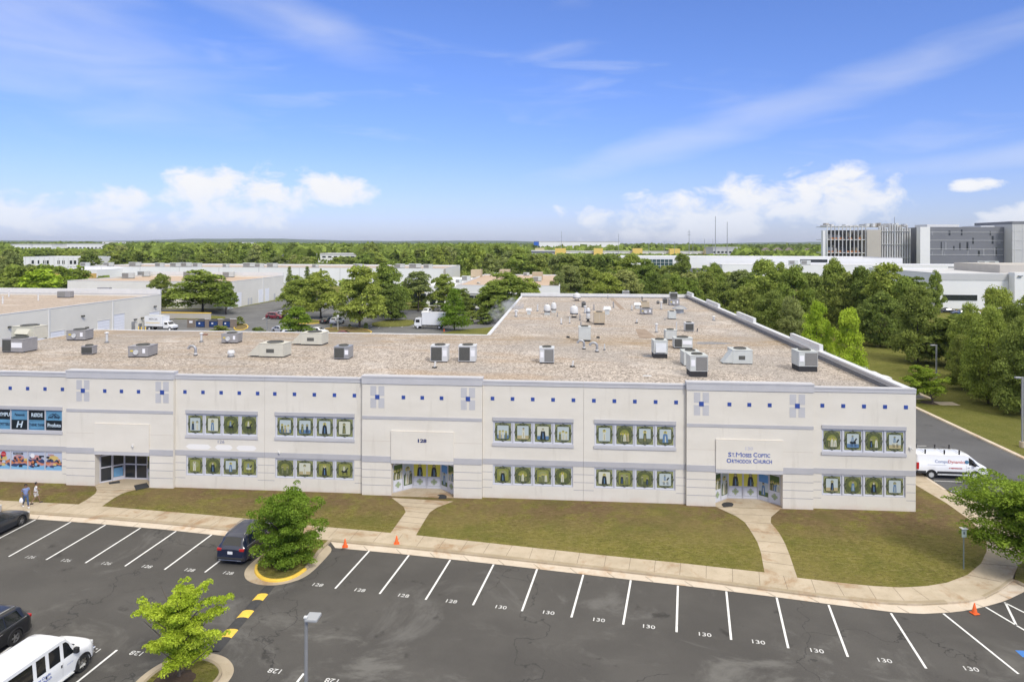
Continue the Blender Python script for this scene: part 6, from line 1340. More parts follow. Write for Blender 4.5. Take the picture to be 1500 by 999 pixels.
def person(loc, rz_, H_, shirt, legs_m, shorts, label, armL, armR, bag=None, shoe=None):
    t = empty('person', loc, rz_, label, 'person', 'people walking on the sidewalk'); s = H_/1.75
    V = lambda x, y, z: (x*s, y*s, z*s)
    # x forward, y left; mid stride
    hip = V(0, 0, .93); chest = V(.03, 0, 1.28); neck = V(.03, 0, 1.47)
    LK, LA, LT = V(.20, .09, .52), V(.30, .09, .10), V(.43, .09, .04); RK, RA, RT = V(-.02, -.09, .50), V(-.30, -.09, .16), V(-.20, -.10, .05)
    def arm(sg, el, wr): sh = V(.02, sg*.19, 1.40); return [(chest, .12*s), (sh, .052*s), (V(*el), .038*s), (V(*wr), .026*s)], V(*wr), V(*el)
    aL, wL, eL = arm(1, *armL); aR, wR, eR = arm(-1, *armR)
    ch = [[(hip, .125*s), (V(.01, 0, 1.1), .125*s), (chest, .12*s), (neck, .05*s), (V(.04, 0, 1.56), .07*s), (V(.045, 0, 1.64), .088*s), (V(.04, 0, 1.71), .06*s)],
          [(hip, .125*s), (V(.02, .09, .86), .085*s), (LK, .055*s), (LA, .038*s), (LT, .035*s)], [(hip, .125*s), (V(0, -.09, .86), .085*s), (RK, .055*s), (RA, .038*s), (RT, .035*s)], aL, aR]
    for w_, e_ in ((wL, eL), (wR, eR)):
        d = (Vector(w_)-Vector(e_)).normalized(); sd_ = d.cross(Vector((0, 1, .01))).normalized(); palm = Vector(w_)+d*.06*s; ch.append([(w_, .026*s), (tuple(palm), .026*s)])
        for q in range(4): b_ = palm+sd_*(q-1.5)*.018*s; ch.append([(tuple(palm), .026*s), (tuple(b_+d*.05*s), .009*s), (tuple(b_+d*(.085-.006*abs(q-1.3))*s+Vector((.01, 0, 0))), .008*s)])
        ch.append([(w_, .026*s), (tuple(Vector(w_)+d*.035*s+sd_*.035*s), .010*s), (tuple(Vector(w_)+d*.065*s+sd_*.045*s), .008*s)])
    skin_mesh('body', ch, M_SKIN, t)
    shL, shR = V(.02, .19, 1.40), V(.02, -.19, 1.40); mid = lambda a, b, f=.62: tuple(a[i]+(b[i]-a[i])*f for i in range(3))
    skin_mesh('shirt', [[(V(.0, 0, .88), .155*s), (V(.01, 0, 1.1), .15*s), (chest, .15*s), (V(.03, 0, 1.44), .07*s)], [(chest, .15*s), (shL, .075*s), (mid(shL, eL), .062*s)], [(chest, .15*s), (shR, .075*s), (mid(shR, eR), .062*s)]], shirt, t)
    if shorts: skin_mesh('shorts', [[(V(0, 0, .93), .14*s), (V(.02, .09, .86), .105*s), (mid(V(.02, .09, .86), LK, .85), .085*s)], [(V(0, 0, .93), .14*s), (V(0, -.09, .86), .105*s), (mid(V(0, -.09, .86), RK, .85), .085*s)]], legs_m, t)
    else: skin_mesh('trousers', [[(V(0, 0, .93), .14*s), (V(.02, .09, .86), .10*s), (LK, .072*s), (mid(LK, LA, .9), .058*s)], [(V(0, 0, .93), .14*s), (V(0, -.09, .86), .10*s), (RK, .072*s), (mid(RK, RA, .9), .058*s)]], legs_m, t)
    mb = MB(); bm = bmesh.new(); bmesh.ops.create_uvsphere(bm, u_segments=16, v_segments=10, radius=1)
    vv = [(v.co.x*.105*s+.03*s, v.co.y*.098*s, v.co.z*.105*s+1.675*s) for v in bm.verts]; ff = [tuple(v.index for v in f.verts) for f in bm.faces if not (f.calc_center_median().x > .45 and f.calc_center_median().z < .35)]; bm.free(); mb.add(vv, ff); build('hair', mb, M_HAIR, t, smooth=True)
    mb = MB(); cx_ = .045+.088
    for sg in (-1, 1): mb.box((cx_-.01)*s, (cx_+.004)*s, (sg*.032-.012)*s, (sg*.032+.012)*s, 1.645*s, 1.657*s)
    build('eyes', mb, M_HAIR, t); mb = MB(); mb.box((cx_-.01)*s, (cx_+.022)*s, -.01*s, .01*s, 1.605*s, 1.645*s); build('nose', mb, M_SKIN, t); mb = MB(); mb.box((cx_-.012)*s, (cx_+.001)*s, -.025*s, .025*s, 1.582*s, 1.59*s); build('mouth', mb, M_RED, t)
    for q in (LT, RT):
        mb = MB(); mb.box(q[0]-.17*s, q[0]+.07*s, q[1]-.045*s, q[1]+.045*s, q[2]-.04*s, q[2]+.05*s); o = build('shoe', mb, shoe or M_PLATE, t); b = o.modifiers.new('b', 'BEVEL'); b.width = .02; b.segments = 2
    return t, wL, wR
hw_ = math.radians(172)
o1 = P(37.5, 742.5, ZL); o2 = P(52, 737.3, ZL)
M_SHB = mat('shirt_blue', (.19, .25, .45), .8, var=.08, vscale=6); M_JEAN = mat('jeans_blue', (.055, .09, .18), .85, var=.15, vscale=8); M_SHW = mat('shirt_white', (.74, .74, .76), .8); M_SHO = mat('shorts_pale', (.62, .60, .58), .85)
pt, wl_, wr_ = person((o1[0], o1[1], ZL), math.radians(-35), 1.72, M_SHB, M_JEAN, False, 'person in a blue shirt and jeans walking with a white bag in one hand', ((-.02, .27, 1.15), (.10, .28, .93)), ((.0, -.26, 1.15), (-.02, -.28, .92)))
person((o2[0], o2[1], ZL), math.radians(35), 1.60, M_SHW, M_SHO, True, 'shorter person in a white shirt and pale shorts walking beside the blue shirted one', ((.0, .27, 1.16), (-.06, .24, .98)), ((.18, -.30, 1.28), (.36, -.36, 1.24)), shoe=M_BLACK)
w0 = pt.matrix_basis @ Vector(wr_); mb = MB(); mb.lathe([(.02, 0), (.13, .03), (.16, .15), (.11, .28), (.03, .38), (.015, .42)], n=14); q = build('carrier_bag', mb, M_PLATE, smooth=True); q.location = (w0.x, w0.y, w0.z-.50); q.scale = (1, .6, 1); setp(q, 'white carrier bag hanging from the hand of the person in blue', 'bag')
# ---------------------------------------------------------------- buildings beyond
def bpart(par, name, m, x0, x1, y0, y1, z0, z1):
    L0 = par.location; mb = MB(); mb.box(x0-L0[0], x1-L0[0], y0-L0[1], y1-L0[1], z0, z1); return build(name, mb, m, par)
def shell(name, label, cat, x0, x1, y0, y1, h, wallm, roofm, par_h=.5, group=None):
    t = empty(name, ((x0+x1)/2, y0, 0), 0, label, cat, group)
    L0 = t.location; mb = MB(); hh = h-par_h
    for a in ((x0, x1, y0, y0+.3), (x0, x1, y1-.3, y1), (x0, x0+.3, y0+.31, y1-.31), (x1-.3, x1, y0+.31, y1-.31)): mb.box(a[0]-L0[0], a[1]-L0[0], a[2]-L0[1], a[3]-L0[1], 0, h)
    build('wall', mb, wallm, t); bpart(t, 'roof', roofm, x0+.31, x1-.31, y0+.31, y1-.31, hh-.3, hh)
    mb = MB()
    for a in ((x0-.05, x1+.05, y0-.05, y0+.35), (x0-.05, x1+.05, y1-.35, y1+.05), (x0-.05, x0+.35, y0+.36, y1-.36), (x1-.35, x1+.05, y0+.36, y1-.36)): mb.box(a[0]-L0[0], a[1]-L0[0], a[2]-L0[1], a[3]-L0[1], h+.003, h+.12)
    build('coping', mb, M_CAP, t); return t
proto = {}
FG = 'air units on the roofs of the far buildings'
def far_unit(x, y, z, w, label, m=None, h=1.2):
    key = (m or M_UNITL).name
    if key not in proto:
        t = empty('rooftop_air_unit', (x, y, z), 0, label, 'air unit', FG); boxpart(t, 'cabinet', m or M_UNITL, -.5, .5, -.4, .4, .1, 1.0, .02); boxpart(t, 'coil', M_COIL2, -.45, .1, -.43, -.402, .2, .9, 0); boxpart(t, 'base', M_BLACK, -.48, .48, -.38, .38, 0, .095, 0); proto[key] = t; t.scale = (w, 1.6, h)
        _kid_cache.pop(t.name, None); return t
    return dup(proto[key], (x, y, z), 0, label, FG, (w, 1.6, h))
# A: left warehouse with the roller doors
A = shell('warehouse', 'cream warehouse with white roller doors directly behind the left wing of the roof', 'building', -160, -96, 92, 155, 7.45, M_CREAM, M_GRAVEL2, .35)
bpart(A, 'raised_parapet', M_CAP, -160, -96.02, 154.6, 155.1, 7.6, 8.75)
for a, b, z0, z1 in ((143, 160, 0, 3.6), (166, 182, 0, 4.4), (219, 233, 0, 3.6), (74, 94, 0, 3.0), (53, 65, 0, 2.7)):
    ya = QX(a, 475, -96)[1]; yb = QX(b, 475, -96)[1]; f = bpart(A, 'door', M_DOORW, -96, -95.94, ya, yb, 0, z1)
    mb = MB(); L0 = A.location
    for z in np.arange(.6, z1, .6): mb.box(-95.938-L0[0], -95.93-L0[0], ya+.1-L0[1], yb-.1-L0[1], z, z+.03)
    build('door_ribs', mb, M_LGREY, f)
    bpart(A, 'door_frame', M_LGREY, -96, -95.9, ya-.12, yb+.12, z1+.003, z1+.12)
for a in (71.5, 165): ya = QX(a, 470, -96)[1]; bpart(A, 'downspout', M_CAP, -96, -95.8, ya-.15, ya+.15, 0, 7.4)
for a, b in ((195, 198), (205, 208)): ya = QX(a, 478, -96)[1]; bpart(A, 'side_door', M_STEEL, -96, -95.93, ya-.6, ya+.6, 0, 2.3 if a < 200 else 1.6)
for px_, py_ in ((120, 463), (226, 449), (13, 479), (126, 480), (197, 468), (207, 466)): q = QX(px_, py_, -96); bpart(A, 'wall_light', M_COIL, -96, -95.5, q[1]-.25, q[1]+.25, q[2]-.15, q[2]+.15)
for k, (x, y, w, m, lab) in enumerate(((96, 436, 3.2, M_UNITG, 'grey air unit in the middle of the left warehouse roof'), (153, 430, 3.0, M_UNITG, 'grey air unit by the far parapet of the left warehouse'))): o = P(x, y, 7.1); far_unit(o[0], o[1], 7.1, w, lab, m, 1.5)
for x, y, lab in ((13, 435, 'tall white pipe on the left warehouse roof near the photo edge'), (4, 445, 'short pipe on the left warehouse roof at the photo edge'), (56, 440.5, 'grey capped pipe in the middle of the left warehouse roof')):
    o = P(x, y, 7.1); mb = MB(); mb.cyl((0, 0, 0), (0, 0, 1.4), .14, n=10); mb.cyl((0, 0, 1.4), (0, 0, 1.55), .22, n=10); q = build('vent_pipe', mb, M_CAP); q.location = (o[0], o[1], 7.1); setp(q, lab, 'vent pipe', 'pipes on the left warehouse roof')
# B
B_ = shell('warehouse', 'cream warehouse with tan roof behind the large tree at left', 'building', -152, -101, 197, 237, 8.0, M_CREAM, M_TANROOF, .5)
bpart(B_, 'raised_parapet', M_CAP, -152, -101.02, 236.7, 237.1, 8.13, 9.2)
for a, b, z1 in ((333, 341.5, 4.4), (346.3, 353.5, 4.4), (378.6, 385.3, 4.4), (388.3, 394, 4.4)):
    ya = QX(a, 440, -101)[1]; yb = QX(b, 440, -101)[1]; bpart(B_, 'door', M_DOORW, -101, -100.93, ya, yb, 0, z1)
for a in (346, 387): ya = QX(a-2, 430, -101)[1]; bpart(B_, 'downspout', M_CAP, -101, -100.8, ya-.15, ya+.15, 0, 7.9)
for a in (364, 368, 402): ya = QX(a, 445, -101)[1]; bpart(B_, 'side_door', M_LGREY, -101, -100.93, ya-.6, ya+.6, 0, 2.2)
for x, y, w, lab in ((188, 408, 4.0, 'pale air unit on the left end of the tan roof behind the large tree'), (215, 405, 4.2, 'pale air unit in the middle of the tan roof behind the large tree'), (332, 401, 4.6, 'grey air unit right of the large tree top on the tan roof'), (357, 404, 4.0, 'white air unit rightmost on the tan roof behind the large tree')):
    o = P(x, y, 7.5); far_unit(o[0], min(o[1], 234), 7.5, w, lab, None, 2.0)
# C long white one
YC = 308
xa, xb = Q(120, 400, YC)[0], Q(650, 400, YC)[0]; zc = Q(450, 392.5, YC)[2]
C_ = shell('warehouse', 'very long white warehouse across the middle distance behind the trees', 'building', xa, xb, YC, YC+48, zc, M_WHITEB, M_GRAVEL2, .6)
bpart(C_, 'end_pilaster', M_BEIGE, xb+.01, xb+.5, YC-.3, YC+2, 0, zc-.2)
for x in range(9): xx = xa+(xb-xa)*(x+.5)/9; bpart(C_, 'panel_joint', M_LGREY, xx-.12, xx+.12, YC-.03, YC-.002, 0, zc-.1)
c1 = Q(38, 400, YC-18)[0]; c2 = Q(142, 400, YC-18)[0]
C2 = shell('warehouse', 'low white building with an ochre band, left of the very long warehouse', 'building', c1, c2, YC-18, YC+20, 7.2, M_WHITEB, M_LGREY, .4); bpart(C2, 'ochre_band', mat('ochre_band', (.55, .36, .12), .8), c1+.2, c2-.2, YC-18.06, YC-18.002, 3.6, 5.8)
U = ((125, 'leftmost pale'), (159, 'second pale'), (198, 'third pale'), (234, 'fourth pale'), (257, 'fifth pale'), (272, 'sixth pale'), (289, 'seventh pale'), (331, 'small'), (365, 'eighth pale'), (380, 'ninth pale'), (399, 'tenth pale'), (462, 'lone small'), (524, 'middle'), (585, 'left one of the right hand three'), (608, 'middle one of the right hand three'), (627, 'rightmost'))
for k, (x, w_) in enumerate(U): o = Q(x, 388, YC+14+(k % 3)*4); far_unit(o[0], o[1], zc-.6, 3.0 if k in (7, 11) else 4.4+(k % 3)*.8, '%s air unit on the very long white warehouse' % w_, None, 1.5 if k in (7, 11) else 2.1)
# D two white ones with windows far left
def winrow(par, y, xs, z0, z1, w, m=None):
    for x in xs: bpart(par, 'window', m or M_DARKGLASS, x-w/2, x+w/2, y-.06, y-.003, z0, z1)
YD = 430; d1, d2 = Q(34, 388, YD)[0], Q(118, 388, YD)[0]
D = shell('office_building', 'white two storey building with small windows far left beyond the trees', 'building', d1, d2, YD, YD+30, 9.6, M_WHITEB, M_LGREY, .5)
winrow(D, YD, [Q(px_, 385, YD)[0] for px_ in (48, 57, 65, 70, 86, 93, 104, 110)], 5.0, 7.4, 1.7); winrow(D, YD, [Q(px_, 385, YD)[0] for px_ in (48, 57, 65, 104, 110)], 1.4, 3.2, 1.7)
for k in range(12): x = d1+(d2-d1)*(k+.5)/12; bpart(D, 'pilaster', M_CAP, x-.2, x+.2, YD-.25, YD-.065, 0, 9.5)
# far buildings on the left skyline
def far_block(x0, x1, ytop, Y, label, m=M_WHITEB, n=8, z0=0, depth=40, wm=None, name='distant_building', band=None):
    a, b = Q(x0, ytop, Y)[0], Q(x1, ytop, Y)[0]; z = Q((x0+x1)/2, ytop, Y)[2]
    t = empty(name, ((a+b)/2, Y, 0), 0, label, 'building', 'buildings on the far skyline'); bpart(t, 'wall', m, a, b, Y, Y+depth, 0, z)
    bpart(t, 'roof', M_LGREY, a-.4, b+.4, Y-.4, Y+depth+.4, z+.01, z+.9)
    for k in range(n):
        for f in ((.62, .80),) if z < 14 else ((.62, .75), (.36, .48)): x = a+(b-a)*(k+.5)/n; bpart(t, 'window', wm or M_DARKGLASS, x-(b-a)/n*.3, x+(b-a)/n*.3, Y-.1, Y-.01, z*f[0], z*f[1])
    return t
far_block(16, 45, 358.5, 900, 'leftmost white building on the far skyline', n=6); far_block(48, 76, 358.5, 880, 'second white building on the far skyline at left', n=5); far_block(98, 155, 358, 900, 'wide white building on the far left skyline beyond the dark trees', n=10)
far_block(112, 139, 365, 820, 'low brick coloured building below the wide white skyline building', mat('brick_far', (.27, .15, .10), .9), n=5)
far_block(150, 168, 354.5, 1500, 'tiny white block on the horizon left of centre', n=3)
far_block(404, 420, 372, 640, 'narrow white building behind the dark trees left of centre', n=3); far_block(462, 521, 373, 650, 'long flat white building with brown base behind the round yellow green tree', n=7); far_block(541, 570, 366.5, 900, 'small pale roofs among far trees in the centre', mat('brick_far2', (.34, .22, .17), .9), n=4); far_block(350, 360, 355.5, 1500, 'tiny white block among trees right of the tallest left tree', n=2)
# centre right: retail blocks with yellow towers and a huge white warehouse
M_YB = mat('yellow_facade', (.72, .52, .14), .8)
WH = far_block(786, 908, 354.6, 1150, 'huge plain white warehouse on the horizon', n=0, depth=120)
rb = far_block(767, 812, 368.5, 760, 'dark grey screen walled building among the centre trees', M_DGREY, n=9, wm=M_LGREY); ry = far_block(790, 1060, 369.5, 860, 'long low white retail building with yellow square towers', M_WHITEB, n=22)
for x0, x1, yt, m in ((784, 797, 363.5, mat('pale_yellow', (.62, .55, .30), .8)), (813, 829, 364, M_YB), (870, 883, 364, M_YB), (927, 941, 364, M_YB), (981, 996, 364.5, M_YB), (1033, 1047, 365, M_YB)):
    a, b = Q(x0, yt, 850)[0], Q(x1, yt, 850)[0]; bpart(ry, 'yellow_tower', m, a, b, 849, 859.5, 0, Q(x0, yt, 850)[2])
bl = far_block(782, 788, 354, 1000, 'small bright blue block on the horizon', mat('blue_block', (.03, .13, .50), .6), n=2)
for x0, x1, yt in ((1119, 1128, 363), (1136, 1147, 363), (1154, 1162, 363), (1181, 1190, 364)):
    Y = 1000; a, b = Q(x0, yt, Y)[0], Q(x1, yt, Y)[0]; z = Q(x0, yt, Y)[2]; t = empty('gabled_house', ((a+b)/2, Y, 0), 0, {1119: 'leftmost gabled house', 1136: 'second gabled house', 1154: 'third gabled house', 1181: 'rightmost gabled house'}[x0]+' beyond the long white building at right', 'house', 'gabled houses on the far skyline')
    bpart(t, 'wall', M_WHITEB, a, b, Y, Y+12, 0, z-4); mb = MB(); hw__ = (b-a)/2+.8; mb.add([(-hw__, -.5, z-4), (hw__, -.5, z-4), (0, -.5, z), (-hw__, 12.5, z-4), (hw__, 12.5, z-4), (0, 12.5, z)], [(0, 1, 2), (3, 5, 4), (0, 2, 5, 3), (1, 4, 5, 2), (0, 3, 4, 1)]); build('roof', mb, mat('house_roof', (.24, .19, .17), .9) if 'house_roof' not in bpy.data.materials else bpy.data.materials['house_roof'], t)
    bpart(t, 'window', M_DARKGLASS, (a+b)/2-1, (a+b)/2+1, Y-.1, Y-.01, z-7.5, z-5.5)
far_block(1044, 1090, 363.5, 780, 'grey low substation building below the tall masts', M_LGREY, n=8)
# E tan roofed building behind the plain box truck
YE_ = 206
e0, e1 = Q(668, 440, YE_)[0], Q(820, 440, YE_)[0]; ze = Q(740, 418.5, YE_)[2]
E_ = shell('office_building', 'white single storey building with a tan roof and roof screens behind the box truck', 'building', e0, e1, YE_, YE_+72, ze, M_WHITEB, M_TANROOF, .3)
bpart(E_, 'low_wing', M_WHITEB, Q(622, 430, YE_+6)[0], e0-.02, YE_+6, YE_+60, 0, ze-.6)
winrow(E_, YE_, [Q(px_, 440, YE_)[0] for px_ in (688, 701)]+[Q(px_, 440, YE_)[0] for px_ in (716, 730, 760, 790)], 1.0, 4.0, 2.6)
winrow(E_, YE_+6, [Q(px_, 440, YE_+6)[0] for px_ in (607, 620, 634, 645)], .4, 4.0, 1.8)
bpart(E_, 'ledge', M_LGREY, e0, e1, YE_-.25, YE_-.07, 4.5, 4.75)
for x, yb, w, d, h, lab in ((697, 405, 15, 8, 2.8, 'large tan roof screen at the left on the tan roof'), (739, 402, 15, 8, 2.2, 'tan roof screen in the middle of the tan roof'), (787, 409, 15, 8, 2.7, 'large tan roof screen at the right on the tan roof')):
    o = P(x, yb, ze); k = o[1]/F_PX; q = boxpart(None, 'roof_screen', M_TAN, -w*k/2, w*k/2, 0, 5, 0, h, .05); q.location = (o[0], o[1], ze-.3); setp(q, lab, 'roof screen', 'tan roof screens')
for x, yb, w, lab in ((683, 410, 3.0, 'pale unit with grille at the left edge of the tan roof'), (672, 413, 2.0, 'small dark unit at the left front corner of the tan roof'), (727, 402.5, 1.9, 'white unit left of the middle roof screen'), (771, 403, 2.4, 'white unit left of the right roof screen'), (787, 411, 3.0, 'white unit directly in front of the right roof screen'), (701, 414.5, 1.0, 'tiny white unit near the front edge of the tan roof')):
    o = P(x, yb, ze); far_unit(o[0], o[1], ze-.29, w, lab, None, w*.55)
# F long white complex at right
Y1, Y2 = 475, 432
f0, f1 = Q(908, 385, Y1)[0], Q(1322, 385, Y1)[0]; zf = Q(1100, 377.5, Y1)[2]
F1 = shell('industrial_building', 'long white industrial building with a glazed corner beyond the right hand trees', 'building', f0, f1, Y1, Y1+60, zf, M_WHITEB, M_LGREY, .6)
g0, g1 = Q(949, 388, Y1)[0], Q(985, 388, Y1)[0]; bx = bpart(F1, 'glazed_corner', mat('teal_glass', (.03, .07, .075), .15, spec=.7), g0, g1, Y1-1.5, Y1-.01, .5, zf-1.4)
for k in range(7): x = g0+(g1-g0)*k/6; bpart(F1, 'mullion', M_CAP, x-.12, x+.12, Y1-1.65, Y1-1.52, .5, zf-1.2)
for k in range(5): z = .5+(zf-1.9)*k/4; bpart(F1, 'mullion', M_CAP, g0, g1, Y1-1.64, Y1-1.51, z-.12, z+.12)
bpart(F1, 'grey_base', M_DGREY, g1+.1, Q(1062, 385, Y1)[0], Y1-.1, Y1-.003, 0, 3.2); bpart(F1, 'dark_louvre', M_DARKGLASS, Q(1172, 385, Y1)[0], Q(1212, 385, Y1)[0], Y1-.1, Y1-.003, zf-3.0, zf-1.0)
h0, h1 = Q(1058, 395, Y2)[0], Q(1470, 395, Y2)[0]; zf2 = Q(1200, 388.5, Y2)[2]
F2 = shell('industrial_building', 'lower long white building with grey panels in front of the glazed one', 'building', h0, h1, Y2, Y2+38, zf2, M_WHITEB, M_LGREY, .5)
for a, b in ((1278, 1297), (1389, 1412)): bpart(F2, 'grey_panel', M_DGREY, Q(a, 395, Y2)[0], Q(b, 395, Y2)[0], Y2-.1, Y2-.003, 0, zf2-.6)
for x, yy, Yy, zz, lab in ((1162, 380, 470, zf2, 'left air unit on the lower long white building'), (1180, 380, 470, zf2, 'second air unit on the lower long white building'), (1440, 384, 450, zf2, 'right hand air unit on the lower long white building'), (1455, 384, 452, zf2, 'last air unit at the right end of the lower long white building')):
    o = Q(x, 385, Y2+18); far_unit(o[0], o[1], zz-.5, 6, lab, None, 3)
# G frame under construction and data halls
YG = 585
def gx(x): return Q(x, 360, YG)[0]
def gz(y, x=1300): return Q(x, y, YG)[2]
zt = gz(331.5); G1 = empty('unfinished_building', (gx(1270), YG, 0), 0, 'unfinished concrete and steel building with open floors and pipes on top', 'building')
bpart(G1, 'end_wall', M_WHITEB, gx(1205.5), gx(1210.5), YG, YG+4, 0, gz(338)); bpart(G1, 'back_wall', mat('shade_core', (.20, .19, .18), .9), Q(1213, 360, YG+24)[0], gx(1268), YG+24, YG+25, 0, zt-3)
for k in range(4): z = 2+(zt-2)*k/3.0; bpart(G1, 'floor_slab', M_CAP if k else M_BEIGE, gx(1210.6), gx(1268), YG-.5, YG+23.5, z-.6, z)
for k in range(11): x = gx(1211)+(gx(1267.5)-gx(1211))*k/10; bpart(G1, 'column', M_LGREY if k % 3 else M_CAP, x-.3, x+.3, YG-1.2, YG-.6, 0, zt+.3)
M_OR = mat('safety_orange', (.42, .16, .05), .8)
r7 = random.Random(7)
for k in range(3):
    for q in range(4): a = gx(1213+q*13+r7.uniform(0, 4)); bpart(G1, 'barrier', M_OR, a, a+r7.uniform(2.5, 6), YG-.3, YG-.1, 2.1+(zt-2)*k/3.0, 3.4+(zt-2)*k/3.0)
for k in range(16): a = gx(1212+r7.uniform(0, 54)); w_ = r7.uniform(1, 3); z0 = 2+(zt-2)*r7.choice([0, 1, 2])/3; bpart(G1, 'stored_material', r7.choice([M_BEIGE, M_STEEL, M_TAN, M_DGREY]), a, a+w_, YG+r7.uniform(2, 12), YG+14, z0+.01, z0+r7.uniform(2, 6))
bpart(G1, 'concrete_core', M_BEIGE, gx(1268.5), gx(1289), YG-2, YG+25, 0, gz(337)); bpart(G1, 'concrete_block', M_BEIGE, gx(1289.5), gx(1335), YG+4, YG+25, 0, gz(341))
for k in range(13): x = gx(1290)+(gx(1334)-gx(1290))*k/12; bpart(G1, 'duct', M_LGREY if k % 3 else M_LSTEEL, x-.45, x+.45, YG+1, YG+3.5, 0, zt+r7.uniform(-2, 2))
for k in range(3): z = zt*(k+.8)/3.2; bpart(G1, 'gallery', M_LGREY, gx(1290), gx(1334), YG+.2, YG+.9, z, z+.4)
for k in range(30): x = gx(1212)+(gx(1345)-gx(1212))*r7.random(); w_ = r7.uniform(.3, 3.2); h_ = r7.uniform(.8, 4.5); bpart(G1, 'roof_plant', r7.choice([M_LSTEEL, M_CAP, M_LGREY, M_BEIGE]), x, x+w_, YG+r7.uniform(0, 18), YG+22, zt-.5 if x > gx(1268) else zt+.01, zt+h_*.7)
G2 = empty('data_hall', (gx(1397), YG-8, 0), 0, 'big data hall with dark grey patterned panels and a white left corner', 'building')
bpart(G2, 'white_corner', M_WHITEB, gx(1337), gx(1351), YG-12, YG-6, 0, gz(333)); bpart(G2, 'wall', M_DGREY, gx(1351.2), gx(1459), YG-10, YG+30, 0, gz(333)); bpart(G2, 'roof_plant', M_CAP, gx(1358), gx(1405), YG, YG+20, gz(333)+.01, gz(329)); bpart(G2, 'roof_plant', M_LSTEEL, gx(1430), gx(1450), YG-6, YG+20, gz(333)+.01, gz(331))
for k, y in enumerate((341, 352.5, 365, 373)): bpart(G2, 'pale_line', M_LGREY, gx(1352), gx(1458), YG-10.25, YG-10.01, gz(y), gz(y)+.35)
for k in range(22): x = gx(1353+r7.uniform(0, 100)); z0 = gz(r7.choice([345, 357, 366, 374])); bpart(G2, 'slot_window', M_DARKGLASS if k % 2 else mat('panel_tone', (.25, .255, .275), .7) if 'panel_tone' not in bpy.data.materials else bpy.data.materials['panel_tone'], x, x+r7.uniform(.5, 1.4), YG-10.2, YG-10.005, z0, z0+r7.uniform(3, 7))
G3 = empty('data_hall', (gx(1490), YG-14, 0), 0, 'light grey data hall with a dark roof band at the right edge', 'building')
bpart(G3, 'wall', M_LGREY, gx(1459.5), gx(1570), YG-20, YG+30, 0, gz(329.5)); bpart(G3, 'dark_band', M_DGREY, gx(1459.4), gx(1570), YG-20.1, YG+30, gz(329.5)+.01, gz(325.5))
for k in range(4): x = gx(1463+k*11); bpart(G3, 'panel_joint', M_CAP, x-.15, x+.15, YG-20.2, YG-20.01, 0, gz(330))
for k in range(3): bpart(G3, 'panel_joint', M_CAP, gx(1460), gx(1570), YG-20.22, YG-20.02, gz(339+k*13), gz(339+k*13)+.25)
# H white building with strip windows at right
YH = 222; h0 = Q(1376.5, 430, YH)[0]; zh = Q(1376.5, 401, YH)[2]
H_ = shell('office_building', 'white building with a grey top band and a strip of dark windows at right', 'building', h0, h0+75, YH, YH+50, zh, M_WHITEB, M_LGREY, .4)
x2 = Q(1477, 420, YH)[0]; bpart(H_, 'grey_band', M_LGREY, h0+.1, x2-.1, YH-.12, YH-.003, zh-2.0, zh-.05); bpart(H_, 'front_block', M_WHITEB, x2, h0+75, YH-3, YH-.13, 0, zh+.6)
for k in range(10): x = Q(1381.5+k*5, 436, YH)[0]; bpart(H_, 'window', M_DARKGLASS, x, x+.95, YH-.15, YH-.01, Q(1400, 440, YH)[2], Q(1400, 432, YH)[2])
bpart(H_, 'tan_penthouse', M_BEIGE, Q(1459, 400, YH+20)[0], h0+75, YH+18, YH+45, zh-.4, Q(1470, 388, YH+18)[2])
bpart(H_, 'wall_lamp', M_STEEL, Q(1491, 404, YH-3)[0], Q(1497, 404, YH-3)[0], YH-3.6, YH-3.01, Q(1491, 405, YH-3)[2], Q(1491, 403.5, YH-3)[2])
# masts
def mast(x, yt, Y, r, label, arms=False):
    a = Q(x, yt, Y); t = empty('mast', (a[0], Y, 0), 0, label, 'mast', 'masts and poles on the skyline'); mb = MB(); mb.cyl((0, 0, 0), (0, 0, a[2]), r, r*.6, n=6); build('pole', mb, M_STEEL, t)
    if arms:
        for z in (.92, .84): mb = MB(); mb.box(-r*5, r*5, -r*.4, r*.4, a[2]*z, a[2]*z+r*.8); build('cross_arm', mb, M_STEEL, t)
for x, yt, Y, r, lab, ar in ((1048, 317, 700, .42, 'tallest mast, left of a pair at right of centre', False), (1065.3, 325, 700, .42, 'second tall mast, right of a pair at right of centre', False), (1009.5, 337, 800, .4, 'lattice topped mast left of the two tallest', True), (822.4, 339, 900, .35, 'slim mast above the huge white warehouse', False), (906, 343, 800, .3, 'short thin mast above the left end of the glazed building', False),
        (1032, 350, 760, .35, 'low pole left of the tallest mast', False), (1044.3, 350, 760, .3, 'low pole just left of the tallest mast', False), (1015, 353, 800, .3, 'small pole right of the lattice mast', False), (988, 354, 800, .3, 'small pole left of the lattice mast', False), (973, 354, 800, .3, 'small pole second left of the lattice mast', False), (950.5, 356, 760, .3, 'short pole above the glazed corner', False),
        (763, 358, 620, .35, 'pale pole standing among the centre trees', True), (1310.3, 318, 560, .3, 'thin mast rising before the unfinished building', False), (541, 352, 700, .3, 'thin pole above the trees left of centre', False), (1077, 402, 330, .16, 'dark lamp pole among the trees below the glazed building', True)): mast(x, yt, Y, r, lab, ar)

